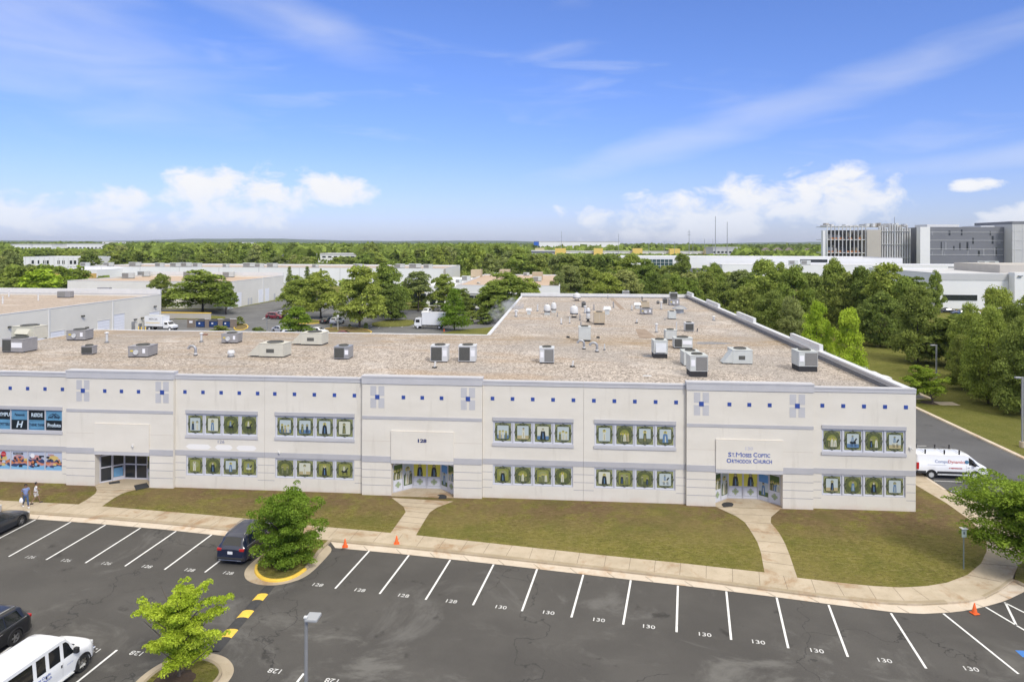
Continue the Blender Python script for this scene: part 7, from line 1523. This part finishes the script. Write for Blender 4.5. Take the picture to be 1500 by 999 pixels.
# ---------------------------------------------------------------- trees
def leaf_mesh(name, seed, n, size, lobes, matl, shape='round', flat=.85):
    r = np.random.RandomState(seed); L_ = []
    if shape in ('spray', 'bushy'):                      # branches that end in separate sprays of leaves
        nb = max(8, lobes//5)
        for k in range(nb):
            h0 = .10+.62*(k+.5)/nb+r.uniform(-.04, .04); a = k*2.4+r.uniform(-.5, .5); env = .46*math.sin(math.pi*min(.97, h0*.9+.14))**.55*r.uniform(.72, 1.14); rise = r.uniform(.10, .26)*(1.0 if h0 > .2 else .3)
            for j in range(6): t_ = (j+1)/6; w_ = (.100-.058*t_)*r.uniform(.8, 1.25); L_.append((env*t_*math.cos(a)+r.uniform(-.03, .03), env*t_*math.sin(a)+r.uniform(-.03, .03), h0+rise*t_+r.uniform(-.02, .02), w_, w_*flat))
        for j in range(9): t_ = j/8; w_ = .10-.06*t_; L_.append((r.uniform(-.05, .05), r.uniform(-.05, .05), .30+.68*t_, w_, w_*flat))
        lobes = 0 if shape == 'spray' else lobes//2
    for i in range(lobes):
        if shape == 'bushy': h = r.uniform(.06, .92); rad = .44*math.sin(math.pi*min(1, h*.74+.12))**.8; a = r.uniform(0, 6.28); q = rad*math.sqrt(r.uniform(.05, .95)); s_ = r.uniform(.07, .12); L_.append((q*math.cos(a), q*math.sin(a), h, s_, s_*flat)); continue
        if shape == 'cone': h = r.uniform(.02, .97); rad = .40*(1-h)**.8+.05; a = r.uniform(0, 6.28); q = rad*r.uniform(.35, .95); L_.append((q*math.cos(a), q*math.sin(a), h, .10+.10*(1-h), .055+.03*(1-h)))
        elif shape == 'oval':
            h = r.uniform(.03, .94); rad = .45*math.sin(math.pi*min(1, h*.82+.20))**.75; a = r.uniform(0, 6.28); q = rad*math.sqrt(r.uniform(.05, .95)); s_ = r.uniform(.08, .145); L_.append((q*math.cos(a), q*math.sin(a), h, s_, s_*flat))
        else:
            h = r.uniform(.03, .93); rad = .47*(1-h)**.5*min(1, (h+.22)/.38); a = r.uniform(0, 6.28); q = rad*math.sqrt(r.uniform(.05, .95)); s_ = r.uniform(.085, .155)*(1.15-.45*h); L_.append((q*math.cos(a), q*math.sin(a), h, s_, s_*flat))
    L_ = np.array(L_); w = L_[:, 3]**2; idx = r.choice(len(L_), n, p=w/w.sum()); d = r.normal(size=(n, 3)); d /= np.linalg.norm(d, axis=1)[:, None]; d[:, 2] = np.where(d[:, 2] < -.3, -d[:, 2]*.6, d[:, 2])
    rr = r.uniform(.72, 1.08, n); c = L_[idx, :3]+d*rr[:, None]*np.stack([L_[idx, 3], L_[idx, 3], L_[idx, 4]], 1)
    nn = d*.9+r.normal(size=(n, 3))*.55+np.array([0, 0, .35]); nn /= np.linalg.norm(nn, axis=1)[:, None]
    t = np.cross(nn, r.normal(size=(n, 3))); t /= np.linalg.norm(t, axis=1)[:, None]; b = np.cross(nn, t); s_ = size*r.uniform(.55, 1.35, n)[:, None]
    v = np.stack([c-t*s_, c-b*s_*.62+nn*s_*.12, c+t*s_, c+b*s_*.62+nn*s_*.12], 1).reshape(-1, 3)
    me = bpy.data.meshes.new(name); me.vertices.add(4*n); me.vertices.foreach_set('co', v.ravel()); me.loops.add(4*n); me.loops.foreach_set('vertex_index', np.arange(4*n)); me.polygons.add(n); me.polygons.foreach_set('loop_start', np.arange(0, 4*n, 4)); me.polygons.foreach_set('loop_total', np.full(n, 4)); me.update(); me.materials.append(matl); me.validate(); return me
def trunk_mesh(seed, r0=.045, limbs=7, lean=0.0, top=.72, base=-.30, spread=.28, n=8):
    r = random.Random(seed); mb = MB(); pts = [(0, 0, base), (lean*.3, 0, base*.5), (lean, 0, 0.05), (lean*1.2+r.uniform(-.02, .02), r.uniform(-.02, .02), top*.6), (lean*1.2, 0, top)]; mb.tube(pts, [r0*1.25, r0, r0*.8, r0*.5, r0*.15], n)
    for k in range(limbs):
        a = k*2.4+r.uniform(-.4, .4); z = base*.15+(top*.75-base*.15)*k/limbs; q = spread*(1.05-.5*k/limbs); x0 = lean*(.9 if z > 0 else .5); mb.tube([(x0, 0, z), (x0+q*.5*math.cos(a), q*.5*math.sin(a), z+.12), (x0+q*math.cos(a), q*math.sin(a), z+.26)], [r0*.45, r0*.32, r0*.1], 6)
    me = bpy.data.meshes.new('trunk'); me.from_pydata([tuple(p) for p in mb.v], [], mb.f); me.materials.append(M_BARK); me.polygons.foreach_set('use_smooth', [True]*len(me.polygons)); return me
VAR = {}
def tree_variant(kind, leafm, detail):
    key = (kind, leafm.name, detail)
    if key not in VAR:
        out = []
        for s_ in range(3 if detail != 'far' else 2):
            n, sz, lb = {'near': (26000, .0140, 110), 'mid': (11000, .0215, 75), 'far': (2100, .042, 40)}[detail]
            if kind == 'cone': lb = int(lb*1.5); sz *= .85
            out.append((leaf_mesh('crown_%s' % kind, 10+s_*7+len(VAR), n, sz, lb, leafm, kind, .62 if kind == 'cone' else .8), trunk_mesh(s_+3, .030 if detail != 'far' else .04, 7 if detail != 'far' else 3)))
        VAR[key] = out
    return VAR[key]
tr = random.Random(3)
def tree(x, y, w, h, label, kind='round', leafm=None, detail='mid', base_frac=.22, z0=0.0, group=None, name='leafy_tree', cat='tree', vi=None):
    leafm = leafm or M_LEAF; vs_ = tree_variant(kind, leafm, detail); cr, tk = vs_[tr.randrange(len(vs_)) if vi is None else vi]
    t = empty(name, (x, y, z0), 0, label, cat, group); ch = h*(1-base_frac)
    c = bpy.data.objects.new('crown', cr); COL.objects.link(c); c.parent = t; c.location = (0, 0, h-ch); c.scale = (w, w*tr.uniform(.85, 1.1), ch); c.rotation_euler = (0, 0, tr.uniform(0, 6.28))
    if detail != 'far' or base_frac > .15: k = bpy.data.objects.new('trunk', tk); COL.objects.link(k); k.parent = t; k.location = (0, 0, h-ch); s_ = (w+h)/2*.75; k.scale = (s_*.8, s_*.8, (h-ch)/.30 if base_frac > .1 else ch); k.rotation_euler = (0, 0, tr.uniform(0, 6.28))
    return t
def tpx(xc, ytop, w_px, Y, label, ybase=None, **k):     # crown centre column, top row, width in the photo, distance
    a = Q(xc, ytop, Y); d = -a[0]*sth+Y*cth; return tree(a[0], Y, w_px*d/F_PX*(1.25 if Y < 200 and xc < 800 else 1.1), a[2]+.3, label, **k)
# trees of the front lot, with their own trunks
def front_tree(bx, by, xc, ytop, ybot, wpx, label, leafm, seed, n, sz, lobes, shape='round', z0=ZL, r0=.03, open_=0, name='young_tree'):
    o = P(bx, by, z0); d = -o[0]*sth+o[1]*cth; w = wpx*d/F_PX; h = (by-ytop)*d/F_PX*(1.0+.0); 
    # true height: row ytop at that distance
    h = HC-(ytop-CY)*d/F_PX-z0; hb = HC-(ybot-CY)*d/F_PX-z0; cx_ = (xc-bx)*d/F_PX
    t = empty(name, (o[0], o[1], z0), 0, label, 'tree'); me = leaf_mesh('crown', seed, n, sz, lobes, leafm, shape, .75); c = bpy.data.objects.new('crown', me); COL.objects.link(c); c.parent = t; c.location = (cx_, 0, hb); c.scale = (w*1.02, w, h-hb)
    r = random.Random(seed); mb = MB(); mb.tube([(0, 0, 0), (.02, 0, hb*.6), (cx_*.5, 0, hb+.2*(h-hb)), (cx_*.9, .05, hb+.55*(h-hb)), (cx_, 0, hb+.9*(h-hb))], [r0*3.2, r0*2.6, r0*2.0, r0*1.2, r0*.3], 9)
    for k in range(11): a = k*2.4; z = hb*.8+(h-hb)*.62*k/11; q = w*.40*(1-.3*k/11); x0 = cx_*min(1, z/h); mb.tube([(x0, 0, z), (x0+q*.45*math.cos(a), q*.45*math.sin(a), z+.25*(h-hb)*.6), (x0+q*math.cos(a), q*math.sin(a), z+.35*(h-hb))], [r0*1.3, r0*.8, r0*.25], 6)
    build('trunk', mb, M_BARK, t, smooth=True); return t
front_tree(412, 824, 422, 716, 828, 112, 'bushy green maple growing on the island beside the navy suv', M_LEAFN, 21, 42000, .0125, 130, 'bushy')
front_tree(262, 992, 264, 848, 986, 140, 'bright yellow green young maple on the lower left island', M_LEAFY, 5, 32000, .0120, 125, 'spray')
front_tree(1516, 838, 1504, 694, 812, 195, 'broad green tree leaning in from the right edge by the kerb corner', M_LEAFN, 9, 52000, .0100, 150, 'bushy')
front_tree(1366, 590, 1357, 533, 582, 66, 'small leaning tree in a mulch ring beyond the side road', M_LEAFN, 4, 12000, .020, 60, 'bushy', ZL, .04, name='small_tree')
o = P(1366, 590, ZL); mb = MB(); mb.poly([(o[0]+1.4*math.cos(a), o[1]+1.1*math.sin(a)) for a in np.linspace(0, 6.1, 16)], ZL+.01); struct('mulch_ring', mb, M_BROWN)
# trees standing in and round the rear lot
RG = 'trees round the rear lot'
for a in [
 (297, 396, 92, 186, 'large broad tree behind the blue dumpsters', dict(base_frac=.16)), (236, 402, 36, 186, 'narrow dark tree just right of the left warehouse corner', dict(leafm=M_LEAFD, kind='oval', base_frac=.10)), (331, 412, 34, 182, 'smaller tree overlapping the right side of the large dumpster tree', dict(base_frac=.2)),
 (437, 452, 44, 136, 'small light green tree in front of the half hidden white cars', dict(leafm=M_LEAFN, kind='oval', base_frac=.05)), (438, 404, 52, 196, 'leftmost tree of the central clump by the red car', dict(base_frac=.08)), (470, 398, 62, 176, 'second tree of the central clump above the white cars', dict(base_frac=.12)),
 (527, 391, 84, 158, 'biggest tree of the central clump, nearest the roof edge', dict(base_frac=.10)), (569, 384, 62, 186, 'tall tree just right of the biggest one in the central clump', dict(base_frac=.06)), (573, 418, 42, 172, 'dark evergreen shaped tree left of the plain box truck', dict(leafm=M_LEAFD, kind='oval', base_frac=.03)),
 (613, 398, 50, 196, 'grey green tree before the low white wing', dict(leafm=M_LEAFP, base_frac=.22)), (650, 402, 40, 196, 'open yellowish tree behind the layered tree', dict(base_frac=.25)), (666, 424, 42, 154, 'layered light green conical tree right of the plain box truck', dict(leafm=M_LEAFN, kind='cone', base_frac=.06)),
 (742, 400, 82, 184, 'broad yellow green tree touching the left edge of the rear wing', dict(base_frac=.10)), (723, 415, 50, 178, 'lower left partner of the broad tree at the rear wing edge', dict(base_frac=.1)), (776, 408, 44, 192, 'right hand tree before the tan roofed building', dict(base_frac=.1)), (680, 424, 34, 190, 'dark tree just right of the layered conical tree', dict(leafm=M_LEAFD, base_frac=.1)),
 (424, 392, 14, 262, 'slim dark cypress beside the tan roofed warehouse', dict(leafm=M_LEAFD, kind='cone', base_frac=.02)), (450, 392, 16, 262, 'second slim cypress before the very long warehouse', dict(leafm=M_LEAFD, kind='cone', base_frac=.02)), (470, 395, 9, 262, 'third slim cypress before the very long warehouse', dict(leafm=M_LEAFD, kind='cone', base_frac=.02)),
 ]: tpx(*a[:3], a[3], a[4], group=RG, **a[5])
# shrubs
def shrub(x, y, w, h, label, leafm=None, grp='shrubs round the rear lot'):
    o = P(x, y, 0); d = o[1]; tree(o[0], o[1], w*d/F_PX, h, label, leafm=leafm or M_LEAFD, base_frac=.02, detail='far', group=grp, name='shrub', cat='shrub')
for a in ((351, 477, 17, 2.3, 'rounded dark shrub on the yellow kerbed island by the dumpsters'), (418, 467, 18, 2.4, 'dark shrub right of the dark red car'), (323, 488, 36, 1.8, 'low light green bushes just behind the roof below the dumpsters'), (378, 489, 26, 1.5, 'low weeds by the short lamp post'), (716, 474, 50, 3.0, 'dark hedge clump right of the layered tree'), (690, 474, 34, 3.4, 'dark hedge clump close to the layered tree'), (745, 473, 40, 3.2, 'dark hedge clump below the broad tree at the rear wing'),
          (614, 451, 40, 1.8, 'dark hedge below the low white wing'), (645, 452, 34, 1.8, 'dark hedge right part below the low white wing'), (716, 449, 44, 3.4, 'large dark shrub under the white building windows'), (536, 482, 10, 1.5, 'small round shrub under the biggest tree'), (512, 480, 5, .9, 'tiny round shrub left of the biggest tree trunk'), (485, 480, 5, .9, 'tiny round shrub on the strip below the white suv')): shrub(*a)
# trees close behind the rear wing and down the right side
BG = 'trees close behind the rear wing'
for k, (x, yt, w, Y, lm, lab) in enumerate([
 (835, 389, 52, 232, M_LEAFP, 'pale willow like tree left behind the rear parapet'), (818, 400, 30, 215, M_LEAFP, 'smaller pale tree beside the willow like one'), (868, 392, 34, 250, M_LEAF, 'tree just right of the willow like one'), (890, 402, 52, 210, M_LEAF, 'bushy light tree behind the rear parapet centre'), (915, 396, 60, 222, M_LEAFP, 'soft green tree behind the rear parapet centre'), (925, 375, 50, 262, M_LEAF, 'tall tree left of the glazed corner'),
 (945, 380, 50, 258, M_LEAF, 'tall tree directly below the glazed corner'), (998, 372, 36, 268, M_LEAFD, 'dark pointed tree right of the glazed corner'), (962, 400, 44, 200, M_LEAFD, 'dark tree behind the right half of the rear parapet'), (990, 405, 46, 190, M_LEAF, 'light tree behind the right rear corner'), (1012, 412, 44, 178, M_LEAF, 'yellow green tree right behind the right rear corner'), (975, 412, 30, 185, M_LEAFD, 'low dark tree near the right rear corner'),
 (1035, 398, 52, 190, M_LEAFD, 'deep green tree just beyond the right rear corner'), (1047, 388, 36, 235, M_LEAF, 'tree below the dark lamp pole at left'), (1085, 396, 60, 205, M_LEAFP, 'soft grey green tree below the lower long white building'), (1060, 415, 56, 165, M_LEAFD, 'deep green tree beside the far half of the right parapet'), (1095, 420, 58, 150, M_LEAFD, 'dark tree beside the middle of the right parapet'),
 (1120, 384, 62, 172, M_LEAF, 'tall tree with a knobbly top right of the long white building'), (1142, 386, 48, 178, M_LEAF, 'tall tree second in the right hand row'), (1163, 392, 62, 158, M_LEAF, 'big tree right hand row, third'), (1190, 400, 54, 165, M_LEAFD, 'deep green tree behind the two bright trees'), (1130, 430, 66, 128, M_LEAFD, 'low deep green tree close to the raised parapet panel'),
 (1160, 436, 56, 122, M_LEAFP, 'mid green tree left of the two bright trees'), (1196, 446, 52, 100, M_LEAFY, 'left one of two bright yellow green trees by the right parapet'), (1241, 452, 58, 96, M_LEAFY, 'right one of two bright yellow green trees by the right parapet'), (1222, 382, 44, 190, M_LEAF, 'tree below the unfinished building'), (1240, 400, 56, 160, M_LEAFD, 'dark tree right above the bright pair'),
 (1262, 394, 52, 158, M_LEAFD, 'dark green tree left of the biggest right hand tree'), (1300, 387, 84, 150, M_LEAF, 'biggest domed tree in the right hand row'), (1325, 410, 50, 140, M_LEAF, 'tree right of the biggest domed one'), (1345, 420, 78, 120, M_LEAFD, 'big dark pyramidal tree beside the lawn slope'), (1290, 430, 70, 138, M_LEAFD, 'shaded tree under the biggest domed tree'), (1370, 397, 26, 215, M_LEAF, 'slim tree at the left end of the white windowed building'),
 (1420, 448, 60, 104, M_LEAF, 'tree standing before the white cars at right'), (1462, 422, 78, 98, M_LEAF, 'tall yellow green tree near the right edge'), (1448, 452, 70, 90, M_LEAF, 'large tree overhanging the right verge'), (1492, 440, 70, 92, M_LEAFD, 'deep green tree cut by the right edge, upper'), (1500, 470, 84, 84, M_LEAFD, 'deep green tree cut by the right edge, lower'), (1410, 492, 46, 98, M_LEAFD, 'low dark tree at the edge of the slope near the lamp post'), (1535, 450, 110, 88, M_LEAF, 'wide tree mostly outside the right edge')]):
    near = Y < 135; big = dict(detail='near' if near else 'mid'); tpx(x, yt, w, Y, lab, leafm=lm, kind='oval' if k % 2 else 'round', base_frac=.04 if x > 1030 or Y > 175 else .03, group=BG, **big)
# woods between the buildings: individual trees, the visible ones
blocks = [(-165, -92, 85, 160), (-156, -98, 192, 242), (xa-4, xb+4, YC-6, YC+52), (c1-3, c2+3, YC-24, YC+24), (d1-3, d2+3, YD-10, YD+34), (Q(620, 430, YE_)[0]-4, e1+3, YE_-12, YE_+78), (f0-4, f1+4, Y1-8, Y1+64), (h0*0+Q(1058, 395, Y2)[0]-4, h1+4, Y2-8, Y2+42), (gx(1200), gx(1575), YG-30, YG+45), (h0-4, h0+80, YH-26, YH+55), (-104, -8, 80, 205), (-175, -96, 150, 200), (-14, 50, 45, 155), (-110, -62, 196, 255)]
def free(x, y): return not any(a < x < b and c < y < d for a, b, c, d in blocks)
wr = random.Random(12); placed = []
def hcap(px, Y):                                        # how tall a tree may stand without hiding what shows beyond it
    row = 0
    for a, b, far, rw in ((28, 122, 432, 393), (10, 160, 905, 368), (400, 424, 650, 378), (455, 528, 655, 378), (905, 1325, 478, 387), (985, 1480, 435, 397), (760, 1085, 865, 372), (1100, 1200, 1000, 367), (1370, 1500, 225, 452), (664, 815, 290, 402)):
        if a <= px <= b and Y < far: row = max(row, rw)
    return HC-(row-CY)/F_PX*Y if row else 99
def belt(n, xr, yr, hr, wr_, place, grp, mats, mind=6, kinds=('round', 'oval')):
    got = []; tries = 0
    while len(got) < n and tries < n*80:
        tries += 1; px = wr.uniform(*xr); Y = wr.uniform(*yr); x = Q(px, 360, Y)[0]
        if not free(x, Y) or any((x-a)**2+(Y-b)**2 < (mind*(Y/300.0)**.3)**2 for a, b in placed[-160:]): continue
        h = min(wr.uniform(*hr), hcap(px, Y))
        if h < 5: continue
        placed.append((x, Y)); got.append((px, x, Y, h, wr.uniform(*wr_)*min(1, h/11+.2), wr.choice(kinds), wr.choice(mats)))
    got.sort(); cnt = {}; tot = {}
    for g_ in got: tot[g_[6].name] = tot.get(g_[6].name, 0)+1
    for g_ in got:
        c = g_[6].name; cnt[c] = cnt.get(c, 0)+1
        o_ = 'leftmost' if cnt[c] == 1 else ('rightmost' if cnt[c] == tot[c] else ORD[cnt[c]-1]+' from left'); tone = {'leaf_green': 'green', 'leaf_deep_green': 'dark green', 'leaf_pale_green': 'pale green', 'leaf_yellow_green': 'yellow green', 'leaf_fresh_green': 'fresh green'}[c]
        tree(g_[1], g_[2], g_[4], g_[3], '%s %s tree %s' % (tone, '('+o_+')' if False else o_, place), kind=g_[5], leafm=g_[6], detail='far', base_frac=.06, group=grp)
ORD = ['first', 'second', 'third', 'fourth', 'fifth', 'sixth', 'seventh', 'eighth', 'ninth', 'tenth', 'eleventh', 'twelfth', 'thirteenth', 'fourteenth', 'fifteenth', 'sixteenth', 'seventeenth', 'eighteenth', 'nineteenth', 'twentieth']+['twenty '+x for x in ('first', 'second', 'third', 'fourth', 'fifth', 'sixth', 'seventh', 'eighth', 'ninth')]+['thirtieth', 'thirty first', 'thirty second', 'thirty third', 'thirty fourth', 'thirty fifth', 'thirty sixth']
MX = [M_LEAF, M_LEAFD, M_LEAFD, M_LEAF, M_LEAFP]
belt(26, (-40, 118), (190, 330), (10, 17), (10, 17), 'beyond the left warehouse', 'trees beyond the left warehouse', [M_LEAF, M_LEAFD, M_LEAFY, M_LEAFP], 9)
belt(46, (120, 640), (370, 480), (10, 16), (11, 19), 'right behind the very long white warehouse', 'trees behind the very long white warehouse', MX+[M_LEAFD], 9)
belt(44, (-20, 640), (480, 640), (15, 21), (13, 20), 'in the taller wood on the left skyline', 'tall trees far behind the very long white warehouse', MX+[M_LEAFD], 11)
belt(54, (640, 960), (285, 520), (13, 19.5), (12, 19), 'in the wood behind the tan roofed building', 'trees behind the tan roofed building', MX, 10)
belt(34, (850, 1080), (230, 420), (8, 13), (10, 16), 'between the rear parapet and the long white buildings', 'trees before the long white buildings', MX, 8)
belt(30, (1080, 1380), (170, 400), (8, 12.5), (10, 16), 'in the right hand belt of trees', 'trees in the right hand belt', MX, 8)
belt(14, (1380, 1540), (110, 190), (7, 10.5), (9, 14), 'filling the belt at the right edge', 'trees at the right edge', [M_LEAFD, M_LEAF], 7)
belt(30, (960, 1210), (560, 760), (9, 13), (12, 18), 'on the skyline between the masts', 'skyline trees between the masts', MX, 12)
# far woodland as one mass, and blue hills
def woodland(name, n, yr, hr, seed, leafm, label, quads=14):
    r = np.random.RandomState(seed); Y = np.sqrt(r.uniform(yr[0]**2, yr[1]**2, n)); X = Y*r.uniform(-.90, .80, n); h = r.uniform(hr[0], hr[1], n); keep = np.array([free(a, b) for a, b in zip(X, Y)])
    for (a, b, c, d) in ((Q(10, 360, 900)[0], Q(160, 360, 900)[0], 780, 960), (Q(765, 360, 850)[0], Q(1065, 360, 850)[0], 745, 900), (Q(1100, 360, 1000)[0], Q(1200, 360, 1000)[0], 940, 1015), (Q(450, 360, 650)[0], Q(530, 360, 650)[0], 620, 700), (Q(780, 355, 1150)[0], Q(910, 355, 1150)[0], 1100, 1280)): keep &= ~((X > a) & (X < b) & (Y > c) & (Y < d))
    pxs = np.array([CX+F_PX*(a*cth+b*sth)/(-a*sth+b*cth) for a, b in zip(X, Y)]); h = np.minimum(h, [hcap(p_, y_) for p_, y_ in zip(pxs, Y)]); keep &= h > 2.5
    X, Y, h = X[keep], Y[keep], h[keep]; n = len(X); q = quads; c = np.stack([X, Y, h*.5], 1)[:, None, :]; d = r.normal(size=(n, q, 3)); d /= np.linalg.norm(d, axis=2)[..., None]; d[..., 2] = np.abs(d[..., 2])*.9-.12
    s_ = np.stack([h*.62, h*.62, h*.52], 1)[:, None, :]; ctr = c+d*s_; nn = d+r.normal(size=d.shape)*.35; nn /= np.linalg.norm(nn, axis=2)[..., None]; t = np.cross(nn, r.normal(size=d.shape)); t /= np.linalg.norm(t, axis=2)[..., None]; b = np.cross(nn, t); sz = (h*.30)[:, None, None]*r.uniform(.7, 1.3, (n, q, 1))
    v = np.stack([ctr-t*sz, ctr-b*sz, ctr+t*sz, ctr+b*sz], 2).reshape(-1, 3); m = n*q; me = bpy.data.meshes.new(name); me.vertices.add(4*m); me.vertices.foreach_set('co', v.ravel()); me.loops.add(4*m); me.loops.foreach_set('vertex_index', np.arange(4*m)); me.polygons.add(m); me.polygons.foreach_set('loop_start', np.arange(0, 4*m, 4)); me.polygons.foreach_set('loop_total', np.full(m, 4)); me.update(); me.materials.append(leafm)
    o = bpy.data.objects.new(name, me); COL.objects.link(o); o['kind'] = 'stuff'; setp(o, label, 'woodland')
woodland('far_woodland', 1500, (560, 1000), (11, 18), 5, M_LEAF, 'dense far green woodland reaching towards the horizon', 22)
woodland('distant_woodland', 4200, (1000, 3600), (12, 19), 6, M_LEAFD, 'hazy dark woodland close under the horizon', 9)
woodland('underwood', 900, (215, 560), (3, 6), 8, M_LEAFD, 'dark low undergrowth between the trees in the middle distance', 12)
mb = MB(); r9 = random.Random(9)
for Yh, zh_, x0, x1, st_ in ((5200, 34, -6000, 6000, 120), (7400, 58, -7500, 7500, 150)):
    n_ = int((x1-x0)/st_); prof = [(x0+i*st_, zh_*(.62+.28*math.sin(i*.11+Yh)+.16*math.sin(i*.31)+r9.uniform(-.05, .05))) for i in range(n_)]
    for (xa_, za_), (xb_, zb_) in zip(prof, prof[1:]): mb.add([(xa_, Yh-700, 0), (xb_, Yh-700, 0), (xb_, Yh, zb_), (xa_, Yh, za_), (xb_, Yh+700, 0), (xa_, Yh+700, 0)], [(0, 1, 2, 3), (3, 2, 4, 5)])
struct('hills', mb, mat('hill_woods', (.055, .085, .035), .95, var=.3, vscale=.01), smooth=True)
# air
mb = MB(); mb.box(-8800, 8800, -150, 9000, -1.0, 75); hz = build('haze', mb, M_CAP); hz['kind'] = 'stuff'; setp(hz, 'thin pale summer haze over the far distance', 'haze')
hm = bpy.data.materials.new('haze_air'); hm.use_nodes = True; t_ = hm.node_tree; t_.nodes.clear(); ou = t_.nodes.new('ShaderNodeOutputMaterial'); pv = t_.nodes.new('ShaderNodeVolumePrincipled')
pv.inputs['Color'].default_value = (.82, .88, 1.0, 1); pv.inputs['Density'].default_value = 0.00005; pv.inputs['Anisotropy'].default_value = .2; t_.links.new(pv.outputs[0], ou.inputs['Volume']); hz.data.materials.clear(); hz.data.materials.append(hm)

# faint steam drifting at the left edge of the rear wing
sm_ = bpy.data.materials.new('steam'); sm_.use_nodes = True; t_ = sm_.node_tree; t_.nodes.clear(); ou = t_.nodes.new('ShaderNodeOutputMaterial'); pv = t_.nodes.new('ShaderNodeVolumePrincipled'); pv.inputs['Color'].default_value = (.95, .95, .97, 1)
tcx = t_.nodes.new('ShaderNodeTexCoord'); nz = t_.nodes.new('ShaderNodeTexNoise'); nz.inputs['Scale'].default_value = .55; nz.inputs['Detail'].default_value = 4; t_.links.new(tcx.outputs['Object'], nz.inputs['Vector']); r_ = t_.nodes.new('ShaderNodeMapRange'); r_.inputs[1].default_value = .50; r_.inputs[2].default_value = .68; r_.inputs[4].default_value = .55; t_.links.new(nz.outputs['Fac'], r_.inputs[0]); t_.links.new(r_.outputs[0], pv.inputs['Density']); t_.links.new(pv.outputs[0], ou.inputs['Volume'])
bm = bmesh.new(); bmesh.ops.create_icosphere(bm, subdivisions=3, radius=1); me = bpy.data.meshes.new('steam'); bm.to_mesh(me); bm.free(); me.materials.append(sm_)
for v in me.vertices: v.co = Vector((v.co.x*3.2+v.co.z*1.2, v.co.y*3.5, v.co.z*3.0))
o = bpy.data.objects.new('steam', me); COL.objects.link(o); c = P(748, 458, 7.5); o.location = (c[0]-1.0, c[1], 7.6); o['kind'] = 'stuff'; setp(o, 'faint white steam drifting over the left edge of the rear wing', 'steam')
